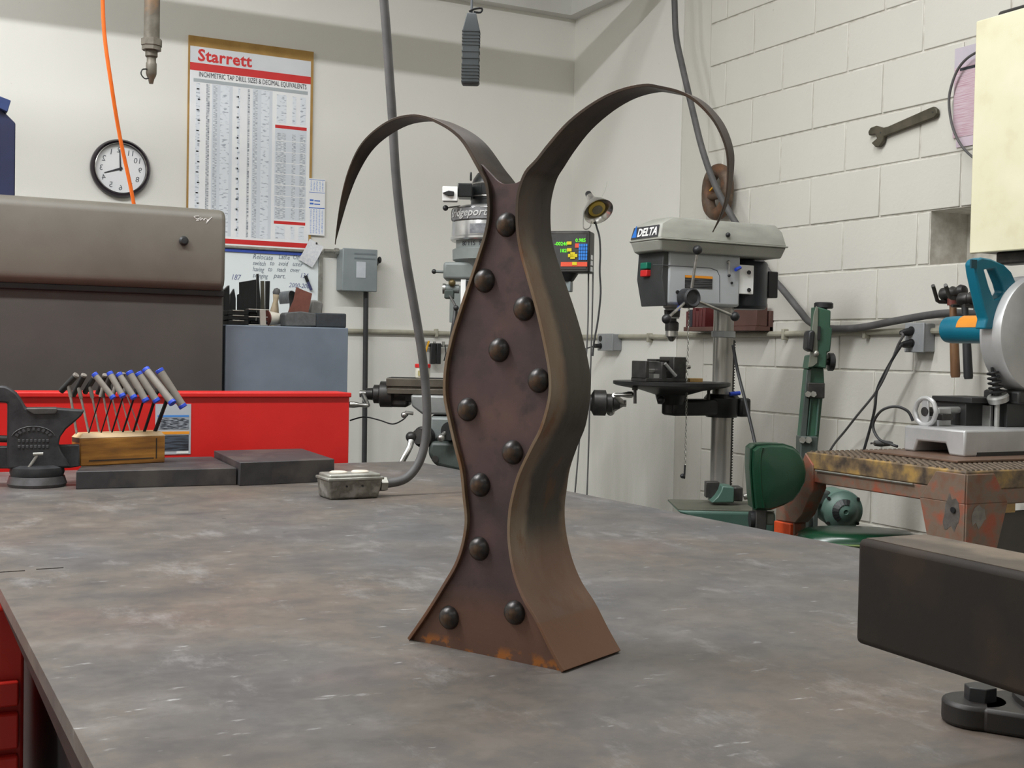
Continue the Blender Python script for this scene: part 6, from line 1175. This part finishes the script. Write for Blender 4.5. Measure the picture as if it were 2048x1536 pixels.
# lower wheel cover, lying low
yl_ = 0.05
a0_, a1_ = b2(490, 1065, yl_), b2(1330, 1050, yl_)
cxl = (a0_.x + a1_.x) / 2; hwl = (a1_.x - a0_.x) / 2; ztl = b2(900, 1005, yl_ + 0.05).z
MB().rings([[(cxl + hwl * math.cos(2 * math.pi * i / 40) * k_, yl_ + 0.13 * k_ * math.sin(2 * math.pi * i / 40), z_) for i in range(40)] for k_, z_ in ((1.0, ztl - 0.09), (1.0, ztl - 0.03), (0.96, ztl - 0.015), (0.85, ztl - 0.004), (0.4, ztl))]).build('lower_cover', M_grn, bs)
MB().tube([(cxl + hwl * 1.0 * math.cos(2 * math.pi * i / 40), yl_ + 0.13 * math.sin(2 * math.pi * i / 40), ztl - 0.03) for i in range(40)], 0.004, 6, closed=True).build('cover_bead', mat('green_yellow_edge', c(120, 130, 70), c(60, 100, 70), 9, 0.4), bs)
MB().box(cxl - 0.12, cxl + 0.12, yl_ - 0.08, yl_ + 0.08, 0, ztl - 0.085).build('stand', M_dgreen, bs, bevel=0.01)
# raised arm with tension knobs
PKx = 160 / 768.0
yp = 0.62
def b8(x, y, yl=yp): return bq(1560 + x * PKx, 580 + y * PKx, yl)
arm = MB().prism([(b8(x, y).x, b8(x, y).z) for x, y in ((185, 1500), (255, 760), (320, 735), (420, 750), (428, 900), (405, 1100), (365, 1500))], yp, yp + 0.05).build('arm', M_grn3, bs, bevel=0.004)
MB().prism([(b8(x, y, yp - 0.005).x, b8(x, y, yp - 0.005).z) for x, y in ((185, 1500), (255, 770), (300, 755), (240, 1500))], yp - 0.012, yp).build('arm_flange', M_dgreen, arm, bevel=0.002)
for xa_, xb_ in ((295, 262), (372, 345)): MB().tube([b8(xa_, 1045, yp - 0.004), b8(xb_, 1395, yp - 0.004)], 0.004, 6).build('arm_rib', M_grn2, arm)
MB().prism([(b8(x, y, yp - 0.01).x, b8(x, y, yp - 0.01).z) for x, y in ((255, 760), (275, 630), (330, 620), (340, 160), (475, 200), (470, 360), (490, 370), (470, 590), (440, 600), (430, 755), (320, 735))], yp - 0.03, yp + 0.055).build('arm_head', M_grn3, bs, bevel=0.006)
MB().prism([(b8(x, y, yp - 0.03).x, b8(x, y, yp - 0.03).z) for x, y in ((320, 240), (345, 155), (362, 170), (355, 700), (310, 735), (270, 740), (285, 630))], yp - 0.036, yp - 0.028).build('head_edge', mat('edge_grey', c(120, 122, 110), c(104, 106, 96), 9, 0.4), bs, bevel=0.001)
MB().prism([(b8(x, y, yp - 0.02).x, b8(x, y, yp - 0.02).z) for x, y in ((240, 570), (255, 400), (290, 385), (320, 400), (300, 600))], yp - 0.05, yp + 0.02).build('blade_bearing', M_black, bs, bevel=0.006)
MB().box(b8(345, 1, yp).x, b8(372, 1, yp).x, yp - 0.04, yp - 0.028, b8(350, 480).z, b8(350, 350).z).build('guide_slot', M_black, bs)
MB().lathe([(0.03, 0), (0.033, 0.004), (0.033, 0.018), (0.028, 0.022)], (b8(430, 0).x, yp + 0.01, b8(430, 178).z), (0, 0, 1), 20).build('tension_knob', M_black, bs); MB().cyl((b8(432, 0).x, yp + 0.01, b8(430, 205).z), (b8(432, 0).x, yp + 0.01, b8(430, 170).z), 0.012, n=10).build('knob_stem', M_black, bs)
a = b8(455, 690, yp + 0.0); MB().lathe([(0.012, 0), (0.012, 0.016), (0.032, 0.018), (0.032, 0.034), (0.026, 0.038)], (a.x - 0.012, yp + 0.01, a.z), (1, 0, 0), 20).build('lock_knob', M_black, bs); a = b8(345, 610, yp - 0.036); MB().sphere(a, 0.011).build('arm_bolt', M_galv, bs)
a, b = b8(330, 890, yp), b8(415, 1040, yp); MB().box(a.x - 0.028, b.x, yp - 0.02, yp - 0.002, b.z, a.z).build('guide_clamp', M_dsteel, bs, bevel=0.003)
for x in (270, 322): MB().cyl(b8(x, 1000, yp - 0.03), b8(x, 1000, yp - 0.018), 0.011, n=6).build('clamp_bolt', M_galv, bs)
a, b = b8(185, 1400, yp), b8(350, 1500, yp); MB().box(a.x, b.x, yp - 0.02, yp + 0.05, b.z - 0.5, a.z).build('arm_root', M_dgreen, bs, bevel=0.004)
for x in (215, 275): MB().cyl(b8(x, 1440, yp - 0.03), b8(x, 1440, yp - 0.018), 0.012, n=6).build('clamp_bolt', M_galv, bs)
MB().tube([bq(1466, 690, 0.9), bq(1475, 740, 0.9), bq(1490, 800, 0.85), bq(1502, 850, 0.8), bq(1512, 895, 0.75), bq(1525, 960, 0.7)], 0.006, 8, smooth=4).build('power_cord', M_darkrub, bs)
# ================================================================== RUSTY STAND WITH CUT-OFF SAW
corner = PD(1933, 940, 3.17); ZT = corner.z
M_rt = mat('rusty_paint', c(118, 78, 58), c(112, 96, 82), 16, 0.65, 0.05, c3=c(148, 76, 52), bmp=0.35, bscale=90, lo=0.3, hi=0.66, detail=9); M_yr = mat('yellow_rust', c(160, 128, 70), c(112, 92, 66), 18, 0.6, 0.05, c3=c(62, 52, 44), bmp=0.3, detail=9)
st = thing('steel_stand', 'rusty orange steel stand with gusseted legs and grating top', 'stand', (corner.x, corner.y, 0))
def tq(px, py, x=0.0): return LP(st, 'x', px, py, x)
far = tq(1612, 897).y; dep = min(0.72, XW - 0.03 - corner.x)
zf1 = tq(1750, 985).z; zmid = tq(1750, 945, 0).z
MB().box(0, dep, 0, far, ZT - 0.055, ZT - 0.004).build('top_frame', M_yr, st, bevel=0.004)
MB().box(0.002, dep - 0.002, 0.002, far - 0.002, zf1, ZT - 0.054).build('apron', M_rt, st, bevel=0.004)
MB().tube([(-0.004, 0.18, ZT - 0.057), (-0.004, far - 0.05, ZT - 0.057)], 0.0028, 6).build('weld_bead', M_galv, st)
gr = MB(); nx_, ny_ = int(dep / 0.02), int(far / 0.013)
for i in range(nx_):
    for j_ in range(ny_):
        x_ = 0.004 + i * 0.02 + (0.01 if j_ % 2 else 0); y_ = 0.004 + j_ * 0.013
        if x_ + 0.015 > dep or y_ + 0.008 > far: continue
        gr.hexa([(x_, y_, ZT - 0.005), (x_ + 0.014, y_, ZT - 0.005), (x_ + 0.014, y_ + 0.008, ZT - 0.005), (x_, y_ + 0.008, ZT - 0.005), (x_ + 0.003, y_ + 0.002, ZT), (x_ + 0.011, y_ + 0.002, ZT), (x_ + 0.011, y_ + 0.006, ZT), (x_ + 0.003, y_ + 0.006, ZT)])
gr = gr.build('grating', mat('grating_steel', c(112, 98, 84), c(86, 74, 62), 40, 0.5, 0.3), st, smooth=False); gr['kind'] = 'stuff'
def leg(cx_, cy_, sx_, sy_):
    def g2(p, q): return (cx_ + sx_ * p, cy_ + sy_ * q)
    z0, z1 = ZT - 0.05, ZT - 0.36
    L = MB()
    a_ = [g2(-0.004, 0.0), g2(-0.004, 0.155), g2(0.006, 0.155), g2(0.006, 0.0)]; b_ = [g2(-0.004, 0.0), g2(-0.004, 0.075), g2(0.006, 0.075), g2(0.006, 0.0)]
    L.hexa([(x, y, z1) for x, y in b_] + [(x, y, ZT - 0.09) for x, y in a_]); L.hexa([(x, y, ZT - 0.09) for x, y in a_] + [(x, y, ZT - 0.012) for x, y in [g2(-0.004, 0.0), g2(-0.004, 0.1), g2(0.006, 0.1), g2(0.006, 0.0)]])
    a_ = [g2(0.0, -0.004), g2(0.155, -0.004), g2(0.155, 0.006), g2(0.0, 0.006)]; b_ = [g2(0.0, -0.004), g2(0.075, -0.004), g2(0.075, 0.006), g2(0.0, 0.006)]
    L.hexa([(x, y, z1) for x, y in b_] + [(x, y, ZT - 0.09) for x, y in a_]); L.hexa([(x, y, ZT - 0.09) for x, y in a_] + [(x, y, ZT - 0.012) for x, y in [g2(0.0, -0.004), g2(0.1, -0.004), g2(0.1, 0.006), g2(0.0, 0.006)]])
    l = L.build('leg_gusset', M_rt, st, bevel=0.002)
    x0_, y0_ = g2(0, 0); x1_, y1_ = g2(0.07, 0.07)
    MB().box(min(x0_, x1_), max(x0_, x1_), min(y0_, y1_), max(y0_, y1_), 0, z1 + 0.02).build('leg', M_rt, st, bevel=0.004); return l
for a4 in ((0, 0, 1, 1), (dep, 0, -1, 1), (dep, far, -1, -1)): leg(*a4)
fl = [tq(x, y, 0.0) for x, y in ((1612, 905), (1628, 930), (1628, 978), (1606, 1030), (1592, 1046), (1553, 1040), (1554, 1012), (1578, 990), (1600, 955), (1606, 925))]
MB().prism([(q_.y, q_.z) for q_ in fl], -0.004, 0.05, 'yz').build('splayed_leg', M_rt, st, bevel=0.003)
q0_, q1_ = tq(1556, 1042), tq(1588, 1042); MB().box(0.0, 0.05, min(q0_.y, q1_.y), max(q0_.y, q1_.y), 0, q0_.z + 0.01).build('leg', M_rt, st, bevel=0.004)
M_scar = mat('bare_scar', c(128, 122, 116), c(104, 98, 92), 40, 0.4, 0.5)
q = LP(st, 'x', 1902, 1028, -0.005); random.seed(3); MB().prism([(q.y + 0.028 * random.uniform(0.6, 1.3) * math.cos(2 * math.pi * i / 16), q.z + 0.05 * random.uniform(0.6, 1.3) * math.sin(2 * math.pi * i / 16)) for i in range(16)], -0.0046, -0.003, 'yz').build('bare_patch', M_scar, st, smooth=False); MB().cyl((-0.006, q.y - 0.008, q.z + 0.012), (-0.009, q.y - 0.008, q.z + 0.012), 0.008, n=12).build('bolt_hole', M_black, st)
q = LP(st, 'y', 1958, 1030, -0.005); MB().prism([(q.x + 0.026 * random.uniform(0.6, 1.3) * math.cos(2 * math.pi * i / 16), q.z + 0.03 * random.uniform(0.6, 1.3) * math.sin(2 * math.pi * i / 16)) for i in range(16)], -0.0046, -0.003).build('bare_patch', M_scar, st, smooth=False)
qa, qb = LP(st, 'x', 1562, 1045, 0.0), LP(st, 'x', 1586, 1062, 0.0); MB().box(-0.012, 0.03, min(qa.y, qb.y), max(qa.y, qb.y) + 0.02, qb.z - 0.12, qa.z + 0.004).build('orange_shoe', mat('orange_paint', c(206, 78, 36), c(192, 70, 30), 9, 0.5), st, bevel=0.003)
# dark sheet and board under the stand side
S0 = Vector(st.location)
zpan = min(LP(st, 'y', 1985, 1022, 0.06).z, zf1 - 0.03)
o = MB().box(-0.015, 0.53, -0.006, 0.006, 0, zpan).build('sheet_panel', mat('dark_panel', c(66, 60, 54), c(56, 52, 48), 6, 0.6), loc=(S0.x + 0.1, S0.y + 0.06, 0.0)); tag(o, 'dark brown sheet leaning inside the rusty stand', 'sheet')
q = LP(st, 'y', 1996, 1010, 0.06); o = MB().box(0, 0.045, -0.02, 0.012, -0.0005, zf1 - zpan - 0.001).build('wood_block', MATS['scrap_wood'], bevel=0.001, loc=(S0.x + q.x, S0.y + 0.06, zpan)); tag(o, 'pale wood offcut on the dark sheet inside the stand', 'wood')
# plate under the saw
pA, pB = PZ(1915, 926, ZT), PZ(1720, 904, ZT)
plx = pA.x - S0.x; ply = pA.y - S0.y
o = MB().box(0, dep - plx - 0.01, 0, min(pB.y - pA.y, far - ply - 0.02), 0, 0.006).build('steel_plate', mat('plate_rust', c(118, 92, 76), c(98, 78, 66), 10, 0.5, 0.3), bevel=0.001, loc=(pA.x, pA.y, ZT)); tag(o, 'flat rusty plate under the cut-off saw', 'plate')
ZP = ZT + 0.006
# cut-off saw
bA = PZ(1929, 914, ZP); bB = PZ(1790, 901, ZP)
saw = thing('cutoff_saw', 'abrasive cut-off saw with teal motor and silver wheel guard', 'cut-off saw', (bA.x, bA.y, ZP))
def sx(px, py, x=0.0): return LP(saw, 'x', px, py, x)
def sy(px, py, y=0.0): return LP(saw, 'y', px, py, y)
SL = min(bB.y - bA.y, 0.36); hS = sx(1931, 861).z; XE = min(0.46, XW - 0.04 - bA.x)
M_alu = mat('satin_aluminium', c(190, 190, 190), c(172, 172, 172), 8, 0.4, 0.35); M_teal = mat('teal_plastic', c(14, 112, 136), c(10, 98, 122), 8, 0.38)
f1, f2 = SL * 0.25, SL * 0.75
# base casting: side facing -X has an arched cut-out
prof = [(0, 0), (0, hS), (SL, hS), (SL, 0), (SL * 0.82, 0), (SL * 0.77, hS * 0.44), (SL * 0.31, hS * 0.44), (SL * 0.25, 0)]
MB().prism(prof, 0, XE, 'yz').build('base', M_alu, saw, bevel=0.006); MB().box(0.05, XE, -0.0008, 0.002, 0.0, 0.012).build('front_slot', M_black, saw, smooth=False)
# vise screw and handwheel (axis along x)
wc = sx(1851, 823, 0.05); yw = wc.y; rW = abs(sx(1851, 792, 0.05).z - sx(1851, 855, 0.05).z) / 2
zw = wc.z
R_ = rW - 0.007; ring = [(0.05, yw + R_ * math.cos(2 * math.pi * i / 32) * (1 + 0.03 * math.cos(2 * math.pi * i / 4)), zw + R_ * math.sin(2 * math.pi * i / 32)) for i in range(32)]
MB().tube(ring, 0.0075, 10, closed=True).build('handwheel_rim', M_alu, saw)
MB().prism([(yw - 0.012, zw + R_), (yw + 0.012, zw + R_), (yw + 0.016, zw - 0.02), (yw + 0.008, zw - R_), (yw - 0.008, zw - R_), (yw - 0.016, zw - 0.02)], 0.047, 0.053, 'yz').build('handwheel_spoke', M_alu, saw, bevel=0.002)
MB().cyl((0.045, yw, zw), (0.1, yw, zw), 0.014, n=16).build('screw_hub', M_dsteel, saw); MB().cyl((0.1, yw, zw + 0.004), (0.27, yw, zw + 0.004), 0.0105, n=16).build('vise_screw', M_castal, saw)
MB().box(0.085, 0.14, yw - 0.02, yw + 0.02, hS - 0.001, zw + 0.012).build('screw_bracket', M_alu, saw, bevel=0.004); MB().box(0.075, 0.12, yw - 0.045, yw - 0.02, zw - 0.025, zw - 0.005).build('release_latch', M_dsteel, saw, bevel=0.003)
M_vj = mat('black_jaw', c(44, 44, 44), c(34, 34, 34), 12, 0.45)
MB().box(0.19, 0.36, yw - 0.03, yw + 0.1, hS, zw + 0.035).build('vise_body', M_vj, saw, bevel=0.003); MB().box(0.18, 0.33, yw - 0.06, yw + 0.1, zw + 0.028, zw + 0.045).build('vise_top', M_vj, saw, bevel=0.002); MB().box(0.262, 0.272, yw - 0.062, yw - 0.03, hS, zw + 0.02).build('jaw_plate', M_castal, saw)
MB().prism([(0.28, hS), (0.42, hS), (0.39, zw + 0.03), (0.28, zw + 0.03)], yw - 0.11, yw - 0.035).build('fixed_fence', M_vj, saw, bevel=0.003)
# arm, spring and guard (disc facing -y)
yD = 0.06
gc = sy(2083, 669, yD); Rg = abs(sy(2083, 551, yD).z - sy(2083, 787, yD).z) / 2
gx, gz = gc.x, gc.z
MB().lathe([(Rg * 0.97, 0), (Rg, 0.005), (Rg, 0.075), (Rg * 0.985, 0.082), (Rg * 0.95, 0.085), (Rg * 0.4, 0.088), (0, 0.088)], (gx, yD + 0.082, gz), (0, -1, 0), 64).build('wheel_guard', M_alu, saw)
MB().lathe([(Rg * 0.33, 0), (Rg * 0.33, 0.018), (Rg * 0.28, 0.026), (0, 0.026)], (gx, yD - 0.003, gz), (0, -1, 0), 40).build('guard_hub', M_castal, saw); MB().prism([(gx + Rg * 1.0 * math.cos(rad(a_)), gz + Rg * math.sin(rad(a_))) for a_ in range(52, 118, 6)] + [(gx + Rg * 0.42 * math.cos(rad(a_)), gz + Rg * 0.42 * math.sin(rad(a_))) for a_ in range(118, 51, -6)], yD - 0.012, yD - 0.004).build('guard_flap', mat('guard_grey', c(160, 160, 162), c(148, 148, 150), 8, 0.4, 0.3), saw, bevel=0.002)
ms = sy(1985, 659, yD + 0.07); rm = 30.0 * 3.5 / FPX
ml_ = sy(1945, 659, yD + 0.14)
MB().lathe([(rm, 0), (rm, 0.17), (rm * 0.95, 0.19), (rm * 0.7, 0.2), (0, 0.2)], (ms.x + 0.0, yD + 0.055, ms.z), (0, 1, 0), 40).build('motor', M_teal, saw)
lb2 = MB()
rg_ = []
for k_ in range(9):
    a_ = rad(100 + k_ * 9); rr_ = rm + 0.0012
    rg_.append([(ms.x + rr_ * math.cos(a_), yD + 0.09, ms.z + rr_ * math.sin(a_)), (ms.x + rr_ * math.cos(a_), yD + 0.175, ms.z + rr_ * math.sin(a_)), (ms.x + (rr_ - 0.003) * math.cos(a_), yD + 0.175, ms.z + (rr_ - 0.003) * math.sin(a_)), (ms.x + (rr_ - 0.003) * math.cos(a_), yD + 0.09, ms.z + (rr_ - 0.003) * math.sin(a_))])
lb2.rings(rg_).build('motor_label', mat('label_amber', c(222, 142, 44), c(212, 132, 38), 9, 0.4), saw)
# D handle
HK = 922 / 228.0
def h4(x, y, yl): q = sy(1820 + x / HK, 500 + y / HK, yl); return (q.x, q.z)
yh = yD + 0.05
outer = [(480, 110), (500, 78), (540, 62), (620, 75), (720, 120), (780, 180), (820, 270), (830, 400), (800, 560), (700, 640), (560, 640), (580, 560), (555, 480), (520, 330), (490, 190)]
hole = [(560, 160), (650, 150), (700, 270), (720, 340), (690, 380), (640, 400), (600, 300)]
MB().plate([h4(x, y, yh) for x, y in outer], [[h4(x, y, yh) for x, y in hole]], yh - 0.02, yh + 0.02).build('handle', M_teal, saw, bevel=0.006)
a_ = h4(520, 110, yh - 0.021); MB().box(a_[0] - 0.012, a_[0] + 0.012, yh - 0.021, yh - 0.015, a_[1] - 0.014, a_[1] + 0.012).build('handle_recess', mat('teal_dark', c(10, 74, 92), c(8, 64, 80), 9, 0.5), saw)
# spring on its seat, arm hinge
s0_ = sy(1995, 790, yD + 0.05); s1_ = sy(1985, 742, yD + 0.05)
pts = []
for i in range(60):
    t_ = i / 59; a_ = t_ * 5 * 2 * math.pi; r_ = 0.022 - 0.006 * t_; c_ = Vector(s0_) + (Vector(s1_) - Vector(s0_)) * t_; pts.append(c_ + Vector((r_ * math.cos(a_), r_ * math.sin(a_), 0)))
MB().tube(pts, 0.0035, 6).build('return_spring', M_black, saw)
MB().lathe([(0.03, -0.022), (0.033, -0.006), (0.03, 0.0), (0.012, 0.0)], s0_, (s1_ - s0_), 24).build('spring_seat', M_castal, saw); MB().cyl((s0_.x, yD + 0.05, hS), s0_ - Vector((0, 0, 0.015)), 0.008, n=10).build('seat_bolt', M_castal, saw); MB().cyl(s0_, s1_ + (s1_ - s0_) * 0.15, 0.013, 0.004, n=14).build('spring_core', M_black, saw)
a_ = sy(2012, 800, yD + 0.05); MB().box(a_.x, gx + 0.12, yD + 0.0, yD + 0.14, a_.z - 0.012, a_.z + 0.03).build('arm_hinge', M_vj, saw, bevel=0.008); MB().box(gx - 0.02, gx + 0.1, yD + 0.02, yD + 0.12, hS, a_.z - 0.01).build('hinge_block', M_alu, saw, bevel=0.005)
MB().tube([sx(1826, 842, 0.05), sx(1815, 822, 0.04), sx(1790, 813, 0.02), sx(1762, 822, 0.0), sx(1746, 850, 0.0), sx(1758, 878, 0.0), sx(1786, 890, 0.0), sx(1795, 893, 0.01)], 0.0045, 8, smooth=5).build('power_cord', M_darkrub, saw)
a_ = PZ(1752, 893, ZT); o = thing('power_plug', 'grey power plug with two bare pins lying on the stand', 'plug', (a_.x, a_.y, ZT), 0.3)
MB().lathe([(0.009, 0), (0.011, 0.02), (0.0085, 0.05), (0.005, 0.06)], (-0.01, 0.0, 0.011), (0.6, -0.5, 0), 14).build('plug_body', M_rubber, o)
for s_ in (-0.005, 0.005): MB().box(-0.03, -0.006, -0.002 + s_, 0.0 + s_, 0.008, 0.014).build('pin', M_steel, o)
